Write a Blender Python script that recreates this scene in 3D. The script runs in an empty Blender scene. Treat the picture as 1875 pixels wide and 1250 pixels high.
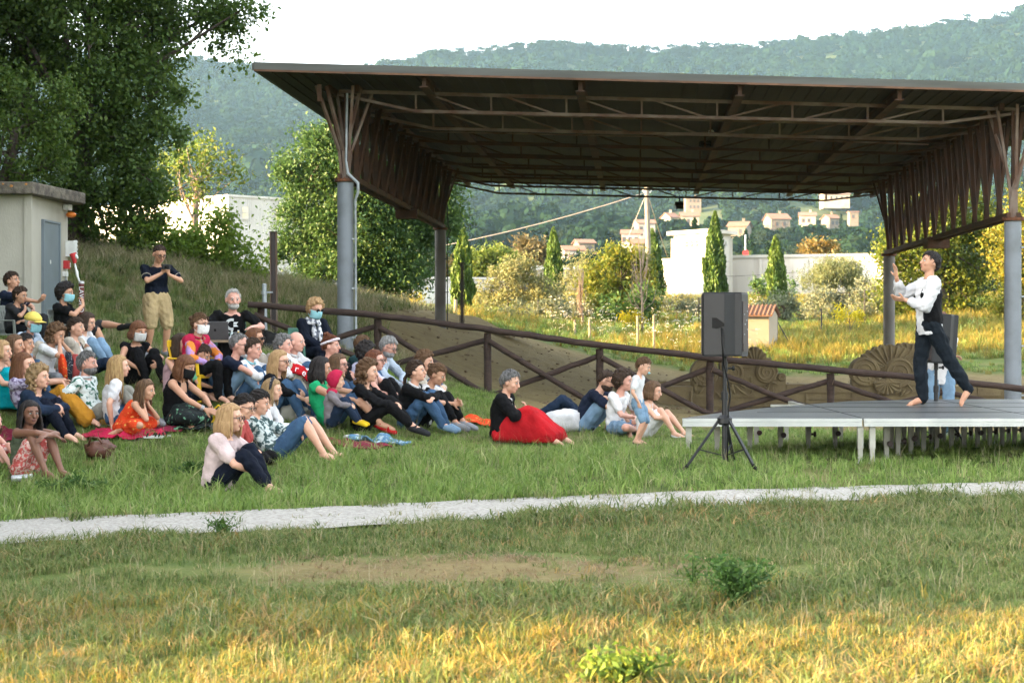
import bpy, bmesh, math, random
import numpy as np
from mathutils import Vector, Matrix, noise as mnoise
R = math.radians
random.seed(7)
rng = np.random.default_rng(7)
SC = bpy.context.scene
COL = SC.collection

# ------------------------------------------------------------------ camera, sky, sun, exposure
EYE, FOC, CX, HY = 1.63, 3200.0, 937.5, 600.0      # eye height, focal length in photo pixels, centre column, horizon row
cam_d = bpy.data.cameras.new('camera')
cam = bpy.data.objects.new('camera', cam_d)
COL.objects.link(cam)
cam.location = (0, 0, EYE)
cam.rotation_euler = (R(90), 0, 0)
cam_d.sensor_width = 36.0
cam_d.lens = FOC / 1875 * 36.0
cam_d.shift_y = -(625 - HY) / 1875
cam_d.clip_start = 0.1
cam_d.clip_end = 9000
cam_d.dof.use_dof = True
cam_d.dof.focus_distance = 20.5
cam_d.dof.aperture_fstop = 5.0
SC.camera = cam

SUN_EL = R(12)
SUN_DIR = Vector((-0.97, -0.24, 0)).normalized()     # horizontal direction towards the sun
world = bpy.data.worlds.new("World")
SC.world = world
world.use_nodes = True
wn = world.node_tree
bg = wn.nodes['Background']
sky = wn.nodes.new('ShaderNodeTexSky')
sky.sky_type = 'NISHITA'
sky.sun_disc = False
sky.sun_elevation = SUN_EL
sky.sun_rotation = math.atan2(SUN_DIR.x, SUN_DIR.y)
sky.air_density = 1.0
sky.dust_density = 3.0
sky.ozone_density = 1.0
hs = wn.nodes.new('ShaderNodeHueSaturation')
hs.inputs['Saturation'].default_value = 0.26
wn.links.new(sky.outputs[0], hs.inputs['Color'])
wn.links.new(hs.outputs[0], bg.inputs['Color'])
bg.inputs['Strength'].default_value = 0.15
sun_d = bpy.data.lights.new('sun', 'SUN')
sun_d.energy = 4.1
sun_d.angle = R(0.6)
sun_d.color = (1.0, 0.60, 0.20)
sun = bpy.data.objects.new('sun', sun_d)
COL.objects.link(sun)
sd = Vector((SUN_DIR.x * math.cos(SUN_EL), SUN_DIR.y * math.cos(SUN_EL), math.sin(SUN_EL)))
sun.rotation_euler = sd.to_track_quat('Z', 'Y').to_euler()
sun.location = (-40, -10, 30)
SC.view_settings.view_transform = 'Standard'
SC.view_settings.look = 'None'
SC.view_settings.exposure = 3.35
SC.view_settings.gamma = 1.0
SC.cycles.max_bounces = 8
SC.cycles.transparent_max_bounces = 8
SC.cycles.volume_bounces = 0
SC.cycles.use_denoising = True


def P(px, py, s):
    """a point seen at photo pixel px, py where one metre measures s pixels"""
    return Vector(((px - CX) / s, FOC / s, EYE - (py - HY) / s))


def XX(px, Y):
    return (px - CX) * Y / FOC


def ZZ(py, Y):
    return EYE - (py - HY) * Y / FOC


# ------------------------------------------------------------------ materials
def lk(nt, a, b):
    nt.links.new(a, b)


def mat(name, color, rough=0.7, c2=None, scale=8.0, bump=0.0, bscale=40.0, metal=0.0, detail=4.0, spec=0.4, stretch=None, lo=0.35, hi=0.65, sheen=0.0):
    m = bpy.data.materials.new(name)
    m.use_nodes = True
    nt = m.node_tree
    b = nt.nodes['Principled BSDF']
    b.inputs['Roughness'].default_value = rough
    b.inputs['Metallic'].default_value = metal
    b.inputs['Specular IOR Level'].default_value = spec
    if sheen:
        b.inputs['Sheen Weight'].default_value = sheen
    tc = nt.nodes.new('ShaderNodeTexCoord')
    vec = tc.outputs['Object']
    if stretch:
        mp = nt.nodes.new('ShaderNodeMapping')
        mp.inputs['Scale'].default_value = stretch
        lk(nt, vec, mp.inputs['Vector'])
        vec = mp.outputs[0]
    c1 = (*color, 1)
    if c2 is None:
        c2 = tuple(min(1, c * 0.82) for c in color)
    n = nt.nodes.new('ShaderNodeTexNoise')
    n.inputs['Scale'].default_value = scale
    n.inputs['Detail'].default_value = detail
    lk(nt, vec, n.inputs['Vector'])
    r = nt.nodes.new('ShaderNodeValToRGB')
    r.color_ramp.elements[0].position = lo
    r.color_ramp.elements[1].position = hi
    r.color_ramp.elements[0].color = c1
    r.color_ramp.elements[1].color = (*c2, 1)
    lk(nt, n.outputs['Fac'], r.inputs['Fac'])
    lk(nt, r.outputs[0], b.inputs['Base Color'])
    if bump:
        n2 = nt.nodes.new('ShaderNodeTexNoise')
        n2.inputs['Scale'].default_value = bscale
        n2.inputs['Detail'].default_value = 5
        lk(nt, vec, n2.inputs['Vector'])
        bp = nt.nodes.new('ShaderNodeBump')
        bp.inputs['Strength'].default_value = bump
        bp.inputs['Distance'].default_value = 0.03
        lk(nt, n2.outputs['Fac'], bp.inputs['Height'])
        lk(nt, bp.outputs[0], b.inputs['Normal'])
    return m


def leaf_mat(name, cols, rough=0.55, trans=0.35, tcol=None):
    """leaf colour differs from leaf to leaf; light passes through a leaf"""
    m = bpy.data.materials.new(name)
    m.use_nodes = True
    nt = m.node_tree
    b = nt.nodes['Principled BSDF']
    b.inputs['Roughness'].default_value = rough
    b.inputs['Specular IOR Level'].default_value = 0.3
    g = nt.nodes.new('ShaderNodeNewGeometry')
    oi = nt.nodes.new('ShaderNodeObjectInfo')
    ad = nt.nodes.new('ShaderNodeMath')
    ad.operation = 'MULTIPLY_ADD'
    ad.inputs[1].default_value = 0.45
    lk(nt, oi.outputs['Random'], ad.inputs[0])
    ml = nt.nodes.new('ShaderNodeMath')
    ml.operation = 'MULTIPLY'
    ml.inputs[1].default_value = 0.55
    lk(nt, g.outputs['Random Per Island'], ml.inputs[0])
    lk(nt, ml.outputs[0], ad.inputs[2])
    r = nt.nodes.new('ShaderNodeValToRGB')
    els = r.color_ramp.elements
    while len(els) < len(cols):
        els.new(0.5)
    for i, c in enumerate(cols):
        els[i].position = i / (len(cols) - 1)
        els[i].color = (*c, 1)
    lk(nt, ad.outputs[0], r.inputs['Fac'])
    lk(nt, r.outputs[0], b.inputs['Base Color'])
    t = nt.nodes.new('ShaderNodeBsdfTranslucent')
    lk(nt, r.outputs[0], t.inputs['Color'])
    mx = nt.nodes.new('ShaderNodeMixShader')
    mx.inputs[0].default_value = trans
    lk(nt, b.outputs[0], mx.inputs[1])
    lk(nt, t.outputs[0], mx.inputs[2])
    lk(nt, mx.outputs[0], nt.nodes['Material Output'].inputs['Surface'])
    return m


M = {}
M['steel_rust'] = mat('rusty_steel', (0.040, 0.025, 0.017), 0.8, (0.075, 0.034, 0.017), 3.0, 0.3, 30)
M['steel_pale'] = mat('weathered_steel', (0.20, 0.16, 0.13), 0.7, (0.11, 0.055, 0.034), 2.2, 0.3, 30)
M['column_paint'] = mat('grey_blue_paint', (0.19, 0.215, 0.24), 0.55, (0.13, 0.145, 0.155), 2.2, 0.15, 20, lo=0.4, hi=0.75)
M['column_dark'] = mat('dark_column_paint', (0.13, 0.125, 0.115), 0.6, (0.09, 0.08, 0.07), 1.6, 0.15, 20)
M['rust'] = mat('rust', (0.16, 0.06, 0.025), 0.85, (0.06, 0.03, 0.02), 9, 0.4, 50)
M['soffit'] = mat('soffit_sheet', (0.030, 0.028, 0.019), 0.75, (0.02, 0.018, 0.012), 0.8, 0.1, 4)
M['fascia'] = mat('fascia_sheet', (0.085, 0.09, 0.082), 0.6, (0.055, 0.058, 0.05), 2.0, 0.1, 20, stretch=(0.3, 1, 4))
M['fascia_rust'] = mat('rusty_lip', (0.15, 0.075, 0.04), 0.8, (0.08, 0.04, 0.022), 3.0, 0.2, 20)
M['wood_dark'] = mat('stained_log', (0.024, 0.013, 0.0095), 0.8, (0.05, 0.03, 0.022), 5, 0.6, 25, stretch=(0.6, 3, 3))
M['wood_raw'] = mat('bare_log_end', (0.30, 0.21, 0.13), 0.8, (0.19, 0.12, 0.07), 9)
M['concrete'] = mat('cast_concrete', (0.47, 0.455, 0.39), 0.85, (0.34, 0.325, 0.27), 0.9, 0.25, 30, stretch=(1, 1, 0.5))
M['concrete_dark'] = mat('lichen_concrete', (0.17, 0.15, 0.115), 0.95, (0.07, 0.06, 0.05), 7, 0.9, 25)
M['lichen'] = mat('orange_lichen', (0.38, 0.17, 0.05), 0.9, (0.25, 0.12, 0.05), 9)
M['steel_door'] = mat('blue_grey_door', (0.16, 0.20, 0.23), 0.45, (0.13, 0.16, 0.18), 1.5, 0.05, 10)
M['white_plastic'] = mat('white_plastic', (0.72, 0.74, 0.72), 0.45)
M['red_plastic'] = mat('red_plastic', (0.5, 0.03, 0.035), 0.45)
M['orange_lamp'] = mat('orange_beacon', (0.75, 0.2, 0.02), 0.35)
M['pole_red'] = mat('dark_red_paint', (0.17, 0.03, 0.025), 0.5, (0.09, 0.02, 0.02), 6)
M['black_metal'] = mat('black_metal', (0.012, 0.0125, 0.014), 0.5, bump=0.05)
M['brown_metal'] = mat('brown_black_metal', (0.035, 0.024, 0.022), 0.5)
M['galv'] = mat('galvanised', (0.38, 0.42, 0.44), 0.5, (0.26, 0.29, 0.31), 8, metal=0.3)
M['wire'] = mat('cable', (0.35, 0.30, 0.25), 0.7)
M['black_cable'] = mat('black_cable', (0.004, 0.004, 0.004), 0.6, spec=.2)
M['alu'] = mat('white_aluminium', (0.46, 0.475, 0.455), 0.42, (0.36, 0.38, 0.365), 3, 0.05, 20)
M['alu_leg'] = mat('aluminium_leg', (0.36, 0.36, 0.32), 0.5, (0.24, 0.24, 0.20), 5, 0.1, 20)
M['deck'] = mat('stage_deck', (0.10, 0.108, 0.108), 0.34, (0.03, 0.034, 0.036), 2.2, 0.12, 60, detail=9, stretch=(.5, 1.6, 1), lo=.3, hi=.7)
M['knob'] = mat('dark_knob', (0.03, 0.012, 0.012), 0.4)
M['plaster_white'] = mat('white_render', (0.45, 0.435, 0.40), 0.9, (0.37, 0.35, 0.31), 0.5, 0.1, 6)
M['plaster_stained'] = mat('stained_render', (0.46, 0.43, 0.39), 0.9, (0.16, 0.115, 0.075), 1.0, 0.1, 8, stretch=(1, 1, 0.07), lo=0.50, hi=0.80)
M['plaster_cream'] = mat('cream_render', (0.34, 0.30, 0.23), 0.9, (0.26, 0.225, 0.17), 0.4)
M['plaster_grey'] = mat('grey_render', (0.50, 0.51, 0.50), 0.9)
M['stone_house'] = mat('house_stone', (0.19, 0.16, 0.12), 0.95, (0.12, 0.10, 0.075), 2, 0.3, 6)
M['terracotta'] = mat('terracotta', (0.19, 0.105, 0.07), 0.9, (0.12, 0.068, 0.048), 3, 0.3, 10)
M['house_white'] = mat('village_white', (0.30, 0.285, 0.255), 0.9, (0.24, 0.225, 0.20), 0.4)
M['window_dark'] = mat('window_dark', (0.06, 0.06, 0.06), 0.3)
M['shutter'] = mat('shutter_brown', (0.20, 0.10, 0.06), 0.7)
M['sheet_white'] = mat('white_cladding', (0.48, 0.48, 0.47), 0.7, (0.40, 0.395, 0.38), 1.2, 0.0, stretch=(1.5, 1.5, 0.1))
M['window_cream'] = mat('cream_window', (0.72, 0.63, 0.45), 0.5)
M['relief'] = mat('moulded_sandstone', (0.20, 0.155, 0.08), 0.95, (0.135, 0.10, 0.054), 2.2, 0.5, 14, detail=8)
M['pole_wood'] = mat('concrete_pole', (0.20, 0.18, 0.15), 0.85, (0.15, 0.13, 0.105), 3, stretch=(2, 2, 0.3))
M['ornament'] = mat('ochre_ornament', (0.50, 0.30, 0.10), 0.7)
M['bark'] = mat('bark', (0.085, 0.065, 0.05), 0.95, (0.045, 0.036, 0.03), 6, 0.8, 20, stretch=(3, 3, 0.6))
M['bark_pale'] = mat('pale_bark', (0.26, 0.20, 0.15), 0.95, (0.16, 0.12, 0.09), 6, 0.5, 20)
M['stake'] = mat('grey_stake', (0.34, 0.28, 0.21), 0.9, (0.24, 0.19, 0.14), 5)
M['gravel'] = mat('white_gravel', (0.50, 0.475, 0.43), 0.95, (0.24, 0.225, 0.20), 30, 1.0, 50, detail=6, lo=0.3, hi=0.72)
M['pallet'] = mat('pallet_wood', (0.30, 0.22, 0.14), 0.9)
M['green_chair'] = mat('green_plastic', (0.10, 0.25, 0.19), 0.45)
M['grey_chair'] = mat('grey_plastic_chair', (0.22, 0.24, 0.22), 0.5)
M['yellow'] = mat('yellow_plastic', (0.80, 0.50, 0.02), 0.5)
M['screen_black'] = mat('laptop_lid', (0.07, 0.07, 0.075), 0.4)
M['silver'] = mat('silver_metal', (0.55, 0.57, 0.6), 0.35, metal=0.5)
M['glass_bottle'] = mat('bottle_plastic', (0.55, 0.66, 0.66), 0.15)
M['white_flat'] = mat('white_print', (0.80, 0.85, 0.87), 0.8)
M['flag_green'] = mat('green_print', (0.05, 0.30, 0.13), 0.8)
M['lamp_white'] = mat('white_lamp_globe', (0.6, 0.6, 0.58), 0.4)

# ------------------------------------------------------------------ mesh collecting
SEQ = {}


def wloc(o):
    v = Vector((0, 0, 0))
    while o is not None:
        v += o.location
        o = o.parent
    return v


def new_obj(name, me, parent=None):
    o = bpy.data.objects.new(name, me)
    COL.objects.link(o)
    if parent is not None:
        o.parent = parent
    return o


def tag(o, label=None, cat=None, group=None, kind=None):
    if label:
        o['label'] = label
    if cat:
        o['category'] = cat
    if group:
        o['group'] = group
    if kind:
        o['kind'] = kind
    return o


def empty(name, loc, label=None, cat=None, group=None):
    o = bpy.data.objects.new(name, None)
    o.empty_display_size = 0.2
    o.location = loc
    COL.objects.link(o)
    return tag(o, label, cat, group)


class MB:
    def __init__(self):
        self.v, self.f, self.mi, self.n = [], [], [], 0

    def add(self, vs, fs, mi=0):
        b = self.n
        self.v.extend([tuple(p) for p in vs])
        self.n += len(vs)
        for q in fs:
            self.f.append(tuple(i + b for i in q))
            self.mi.append(mi)
        return self

    def box(self, c, size, rot=None, mi=0, taper=1.0):
        c = Vector(c)
        hx, hy, hz = (s / 2 for s in size)
        vs = []
        for z, k in ((-hz, 1.0), (hz, taper)):
            for x, y in ((-hx, -hy), (hx, -hy), (hx, hy), (-hx, hy)):
                p = Vector((x * k, y * k, z))
                if rot is not None:
                    p = rot @ p
                vs.append(c + p)
        return self.add(vs, [(3, 2, 1, 0), (4, 5, 6, 7), (0, 1, 5, 4), (1, 2, 6, 5), (2, 3, 7, 6), (3, 0, 4, 7)], mi)

    def beam(self, a, b, w, h=None, mi=0, up=Vector((0, 0, 1))):
        a, b = Vector(a), Vector(b)
        h = h or w
        d = (b - a).normalized()
        if abs(d.dot(up)) > 0.98:
            up = Vector((0, 1, 0))
        s = d.cross(up).normalized()
        u = s.cross(d)
        vs = []
        for p in (a, b):
            for x, y in ((-w, -h), (w, -h), (w, h), (-w, h)):
                vs.append(p + s * (x / 2) + u * (y / 2))
        return self.add(vs, [(3, 2, 1, 0), (4, 5, 6, 7), (0, 1, 5, 4), (1, 2, 6, 5), (2, 3, 7, 6), (3, 0, 4, 7)], mi)

    def tube(self, pts, radii, seg=8, mi=0, cap=True, jit=0.0):
        pts = [Vector(p) for p in pts]
        if not hasattr(radii, '__len__'):
            radii = [radii] * len(pts)
        n = len(pts)
        ref = None
        vs, fs = [], []
        for i, p in enumerate(pts):
            t = (pts[min(i + 1, n - 1)] - pts[max(i - 1, 0)])
            t = t.normalized() if t.length > 1e-9 else Vector((0, 0, 1))
            if ref is None:
                ref = t.orthogonal().normalized()
            s = (ref - t * ref.dot(t))
            s = s.normalized() if s.length > 1e-6 else t.orthogonal().normalized()
            ref = s
            u = t.cross(s)
            for k in range(seg):
                a = 2 * math.pi * k / seg
                r = radii[i] * (1 + (random.uniform(-jit, jit) if jit else 0))
                vs.append(p + s * (math.cos(a) * r) + u * (math.sin(a) * r))
        for i in range(n - 1):
            for k in range(seg):
                k2 = (k + 1) % seg
                fs.append((i * seg + k, i * seg + k2, (i + 1) * seg + k2, (i + 1) * seg + k))
        if cap:
            fs.append(tuple(range(seg - 1, -1, -1)))
            fs.append(tuple((n - 1) * seg + k for k in range(seg)))
        return self.add(vs, fs, mi)

    def lathe(self, c, prof, seg=16, mi=0, axis=None):
        """prof: (radius, height) pairs, revolved about z (or axis matrix) at c"""
        c = Vector(c)
        vs, fs = [], []
        for r, z in prof:
            for k in range(seg):
                a = 2 * math.pi * k / seg
                p = Vector((math.cos(a) * r, math.sin(a) * r, z))
                vs.append(c + (axis @ p if axis is not None else p))
        for i in range(len(prof) - 1):
            for k in range(seg):
                k2 = (k + 1) % seg
                fs.append((i * seg + k, i * seg + k2, (i + 1) * seg + k2, (i + 1) * seg + k))
        fs.append(tuple(range(seg - 1, -1, -1)))
        fs.append(tuple((len(prof) - 1) * seg + k for k in range(seg)))
        return self.add(vs, fs, mi)

    def ball(self, c, r, rot=None, nu=12, nv=8, mi=0):
        c = Vector(c)
        if not hasattr(r, '__len__'):
            r = (r, r, r)
        vs = [Vector((0, 0, -r[2]))]
        for j in range(1, nv):
            t = -math.pi / 2 + math.pi * j / nv
            for i in range(nu):
                a = 2 * math.pi * i / nu
                vs.append(Vector((math.cos(a) * math.cos(t) * r[0], math.sin(a) * math.cos(t) * r[1], math.sin(t) * r[2])))
        vs.append(Vector((0, 0, r[2])))
        if rot is not None:
            vs = [rot @ p for p in vs]
        vs = [c + p for p in vs]
        fs = []
        for i in range(nu):
            fs.append((0, 1 + (i + 1) % nu, 1 + i))
            for j in range(nv - 2):
                a, b = 1 + j * nu, 1 + (j + 1) * nu
                fs.append((a + i, a + (i + 1) % nu, b + (i + 1) % nu, b + i))
            k = 1 + (nv - 2) * nu
            fs.append((k + i, k + (i + 1) % nu, len(vs) - 1))
        return self.add(vs, fs, mi)

    def prism(self, poly, z0, z1, mi=0):
        """poly in xy, extruded from z0 to z1"""
        n = len(poly)
        vs = [Vector((p[0], p[1], z0)) for p in poly] + [Vector((p[0], p[1], z1)) for p in poly]
        fs = [tuple(range(n - 1, -1, -1)), tuple(range(n, 2 * n))]
        fs += [(i, (i + 1) % n, n + (i + 1) % n, n + i) for i in range(n)]
        return self.add(vs, fs, mi)

    def xform(self, mtx, start=0):
        self.v[start:] = [tuple(mtx @ Vector(p)) for p in self.v[start:]]
        return self

    def build(self, name, mats, parent=None, smooth=False, sharp=None):
        me = bpy.data.meshes.new(name)
        off = wloc(parent) if parent is not None else Vector((0, 0, 0))
        vs = [(p[0] - off.x, p[1] - off.y, p[2] - off.z) for p in self.v]
        me.from_pydata(vs, [], self.f)
        if not isinstance(mats, (list, tuple)):
            mats = [mats]
        for m in mats:
            me.materials.append(m)
        me.polygons.foreach_set('material_index', self.mi)
        if smooth:
            me.polygons.foreach_set('use_smooth', [True] * len(self.f))
            if sharp:
                me.set_sharp_from_angle(angle=R(sharp))
        me.update()
        return new_obj(name, me, parent)


def quads_mesh(name, V, mats, nper=4, faces=None, mi=None, parent=None, smooth=False):
    """V: (n,nper,3) array of separate polygons -> one mesh object, quickly"""
    V = np.asarray(V, dtype=np.float32)
    n = V.shape[0]
    if parent is not None:
        V = V - np.array(wloc(parent), dtype=np.float32)
    me = bpy.data.meshes.new(name)
    me.vertices.add(n * nper)
    me.vertices.foreach_set('co', V.reshape(-1))
    me.loops.add(n * nper)
    me.loops.foreach_set('vertex_index', np.arange(n * nper, dtype=np.int32))
    me.polygons.add(n)
    me.polygons.foreach_set('loop_start', np.arange(0, n * nper, nper, dtype=np.int32))
    me.polygons.foreach_set('loop_total', np.full(n, nper, dtype=np.int32))
    for m in (mats if isinstance(mats, (list, tuple)) else [mats]):
        me.materials.append(m)
    if mi is not None:
        me.polygons.foreach_set('material_index', np.asarray(mi, dtype=np.int32))
    me.update(calc_edges=True)
    return new_obj(name, me, parent) if parent != 'mesh' else me


def grid_mesh(name, X, Y, Z, mats, smooth=True, mi=None, uvfix=None):
    ny, nx = X.shape
    V = np.stack([X, Y, Z], -1).reshape(-1, 3).astype(np.float32)
    idx = np.arange(ny * nx).reshape(ny, nx)
    q = np.stack([idx[:-1, :-1], idx[:-1, 1:], idx[1:, 1:], idx[1:, :-1]], -1).reshape(-1, 4).astype(np.int32)
    me = bpy.data.meshes.new(name)
    me.vertices.add(len(V))
    me.vertices.foreach_set('co', V.reshape(-1))
    me.loops.add(q.size)
    me.loops.foreach_set('vertex_index', q.reshape(-1))
    me.polygons.add(len(q))
    me.polygons.foreach_set('loop_start', np.arange(0, q.size, 4, dtype=np.int32))
    me.polygons.foreach_set('loop_total', np.full(len(q), 4, dtype=np.int32))
    me.polygons.foreach_set('use_smooth', np.full(len(q), smooth))
    for m in (mats if isinstance(mats, (list, tuple)) else [mats]):
        me.materials.append(m)
    if mi is not None:
        me.polygons.foreach_set('material_index', mi.reshape(-1).astype(np.int32))
    me.update(calc_edges=True)
    return new_obj(name, me)


# ------------------------------------------------------------------ the lie of the land
CTRL = []        # (X, Y, Z)


def ctl(px, py, s):
    p = P(px, py, s)
    CTRL.append((p.x, p.y, p.z))


for Yf in (3.0, 6.0, 9.0, 12.0, 15.0, 17.0):
    for af in (-.45, -.2, 0, .2, .45):
        CTRL.append((af * Yf, Yf, 0.0))
CTRL += [(-20, 8, .2), (-30, 20, 2.0), (-12, 20, .8), (-9, 25, 1.4), (-14, 30, 2.3), (-22, 40, 4.6), (-13.5, 45, 4.2), (-40, 60, 8), (20, 15, 0), (30, 30, .2), (20, 23, .1)]
for c in [(420, 887, 176), (110, 880, 165), (300, 900, 176), (-100, 880, 165), (60, 800, 150), (325, 785, 146), (640, 787, 145), (540, 808, 155), (930, 783, 132),
          (1110, 797, 137), (830, 772, 132), (700, 800, 148), (1230, 800, 140), (1575, 848, 177), (1260, 822, 177), (1420, 815, 150), (1700, 822, 150), (1875, 830, 165), (2200, 850, 177),
          (1000, 830, 150), (1330, 836, 184), (900, 880, 176), (1300, 880, 182),
          (300, 668, 128), (255, 692, 122), (110, 652, 115), (20, 655, 115), (430, 643, 118), (578, 652, 117), (150, 680, 125), (438, 722, 135), (700, 708, 122), (505, 745, 137), (220, 748, 143),
          (778, 742, 127), (790, 762, 131), (200, 620, 108), (90, 612, 104),
          (478, 655, 105), (692, 672, 105), (893, 722, 105), (1098, 746, 105), (1300, 757, 105), (1521, 765, 105), (1745, 772, 105), (2000, 778, 105),
          (632, 640, 100), (795, 606, 67), (1620, 740, 67), (1855, 752, 100), (200, 465, 80), (330, 500, 85), (420, 520, 85), (560, 548, 80), (690, 562, 75), (760, 562, 67), (870, 572, 62),
          (880, 612, 66), (1000, 640, 61), (1130, 668, 61), (1250, 693, 61), (760, 650, 85), (900, 690, 85), (1000, 715, 88), (1150, 735, 88), (1300, 752, 76), (1450, 752, 76), (1620, 752, 76), (1850, 752, 76),
          (1000, 690, 72), (1150, 715, 72), (1380, 690, 60), (1500, 690, 60), (1700, 690, 60), (1900, 690, 60), (1000, 600, 50), (1250, 622, 50), (1500, 640, 52), (1500, 600, 45), (1780, 580, 45), (1780, 640, 54),
          (1000, 563, 38), (1250, 568, 38), (1500, 562, 38), (1800, 552, 36), (800, 560, 45), (500, 545, 60), (300, 500, 60), (500, 540, 45), (250, 470, 45), (2100, 560, 36), (2100, 640, 54), (2100, 690, 60)]:
    ctl(*c)
for Yf, py in ((100, 556), (125, 556), (160, 548), (220, 536)):
    for px in (-500, 0, 300, 600, 900, 1200, 1500, 1875, 2400):
        CTRL.append((XX(px, Yf), Yf, ZZ(py - (18 if px < 500 and Yf < 200 else 0), Yf)))
CA = np.array(CTRL)


def _uv(X, Y):
    Yc = np.clip(Y, 3.0, 240.0)
    return np.stack([np.clip(X / Yc, -.7, .7) * 3.0, np.log(Yc) * 1.9], -1)


_cu = _uv(CA[:, 0], CA[:, 1])


def _phi(r):
    return r


_A = _phi(np.linalg.norm(_cu[:, None] - _cu[None], axis=-1))
_n = len(CA)
_A = _A - 0.035 * np.eye(_n)
_Pm = np.concatenate([np.ones((_n, 1)), _cu], 1)
_B = np.block([[_A, _Pm], [_Pm.T, np.zeros((3, 3))]])
_W = np.linalg.solve(_B, np.concatenate([CA[:, 2], np.zeros(3)]))

RIDGE = np.array([(-900, 80), (-300, 100), (200, 112), (330, 119), (390, 128), (450, 136), (560, 140), (660, 134), (740, 124), (800, 110), (900, 108), (1000, 99), (1100, 103), (1200, 108), (1300, 100), (1400, 97), (1480, 82), (1560, 74), (1700, 60), (1800, 47), (1875, 35), (2100, 20), (2800, 40)], float)
HILLP = np.array([(150, 548), (230, 533), (330, 512), (430, 487), (560, 466), (700, 440), (850, 408), (1000, 372), (1200, 322), (1500, 235), (1750, 162), (1950, 100), (2300, 110), (4000, 300)], float)


def hill_z(X, Y):
    Yc = np.maximum(Y, 150.0)
    px = CX + np.clip(X / Yc, -.7, .7) * FOC
    rg = np.interp(px, RIDGE[:, 0], RIDGE[:, 1])
    py = np.interp(Yc, HILLP[:, 0], HILLP[:, 1])
    k = np.clip((Yc - 420) / (1950 - 420), 0, 1) ** 1.3
    py = py + (rg - 100) * k
    z = EYE + (HY - py) / FOC * Yc
    amp = np.clip((Yc - 350) / 500, 0, 1) * np.clip((2000 - Yc) / 300, 0, 1)
    z = z + amp * (9 * np.sin(X / 83 + Y / 190) * np.sin(Y / 120 + 1.3 * np.sin(X / 150)) + 5 * np.sin(X / 37 + 2 * np.sin(Y / 90)))
    return z


def gz(X, Y):
    X = np.atleast_1d(np.asarray(X, float))
    Y = np.atleast_1d(np.asarray(Y, float))
    sh = X.shape
    X, Y = X.ravel(), Y.ravel()
    out = np.empty(len(X))
    for a in range(0, len(X), 20000):
        u = _uv(X[a:a + 20000], Y[a:a + 20000])
        d = _phi(np.linalg.norm(u[:, None] - _cu[None], axis=-1))
        out[a:a + 20000] = d @ _W[:_n] + _W[_n] + u @ _W[_n + 1:]
    t = np.clip((Y - 150) / 80, 0, 1)
    t = t * t * (3 - 2 * t)
    out = out * (1 - t) + hill_z(X, Y) * t
    return out.reshape(sh)


def g1(x, y):
    return float(gz([x], [y])[0])


# the near ground: one sheet from behind the camera to beyond the ridge
def sinh_axis(n, a, lim):
    t = np.linspace(-1, 1, n)
    return np.sinh(t * a) / np.sinh(a) * lim


yy = np.concatenate([np.array([-400, -150, -60, -25, -10, -4, 0]), np.arange(2, 56, 0.3), 56 * np.exp(np.linspace(0, math.log(3600 / 56), 190))])
xx = np.concatenate([-np.exp(np.linspace(math.log(2600), math.log(16), 70)), np.arange(-15.7, 16, 0.3), np.exp(np.linspace(math.log(16.2), math.log(2600), 70))])
GX, GY = np.meshgrid(xx, yy)
GZ = gz(GX, GY)
near = (GY < 60) & (np.abs(GX) < 18)
GZ = GZ + near * 0.012 * (np.sin(GX * 5.1 + 2 * np.sin(GY * 1.7)) + np.sin(GY * 4.3 + 1.4 * np.sin(GX * 2.2)))


def ground_material():
    m = bpy.data.materials.new('meadow_ground')
    m.use_nodes = True
    nt = m.node_tree
    b = nt.nodes['Principled BSDF']
    b.inputs['Roughness'].default_value = 0.95
    b.inputs['Specular IOR Level'].default_value = 0.15
    g = nt.nodes.new('ShaderNodeNewGeometry')

    def noise(scale, detail=5):
        n = nt.nodes.new('ShaderNodeTexNoise')
        n.inputs['Scale'].default_value = scale
        n.inputs['Detail'].default_value = detail
        lk(nt, g.outputs['Position'], n.inputs['Vector'])
        return n.outputs['Fac']

    def ramp(fac, stops):
        r = nt.nodes.new('ShaderNodeValToRGB')
        e = r.color_ramp.elements
        while len(e) < len(stops):
            e.new(.5)
        for i, (p, c) in enumerate(stops):
            e[i].position = p
            e[i].color = (*c, 1)
        lk(nt, fac, r.inputs['Fac'])
        return r.outputs[0]

    def mixc(f, a, c):
        mx = nt.nodes.new('ShaderNodeMix')
        mx.data_type = 'RGBA'
        lk(nt, f, mx.inputs[0])
        lk(nt, a, mx.inputs[6])
        lk(nt, c, mx.inputs[7])
        return mx.outputs[2]
    at = nt.nodes.new('ShaderNodeAttribute')
    at.attribute_name = 'soil'
    at2 = nt.nodes.new('ShaderNodeAttribute')
    at2.attribute_name = 'wood'
    grass = ramp(noise(1.3, 8), [(.3, (.05, .085, .016)), (.5, (.09, .12, .03)), (.7, (.16, .15, .055))])
    soil = ramp(noise(2.2, 9), [(.3, (.14, .108, .046)), (.55, (.19, .15, .068)), (.75, (.11, .082, .036))])
    wood = ramp(noise(.012, 6), [(.35, (.028, .05, .018)), (.55, (.045, .065, .024)), (.7, (.085, .095, .04))])
    c = mixc(at.outputs['Fac'], grass, soil)
    c = mixc(at2.outputs['Fac'], c, wood)
    lk(nt, c, b.inputs['Base Color'])
    bp = nt.nodes.new('ShaderNodeBump')
    bp.inputs['Strength'].default_value = .9
    bp.inputs['Distance'].default_value = .05
    lk(nt, noise(14, 8), bp.inputs['Height'])
    lk(nt, bp.outputs[0], b.inputs['Normal'])
    return m


def smooth01(t):
    t = np.clip(t, 0, 1)
    return t * t * (3 - 2 * t)


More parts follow.
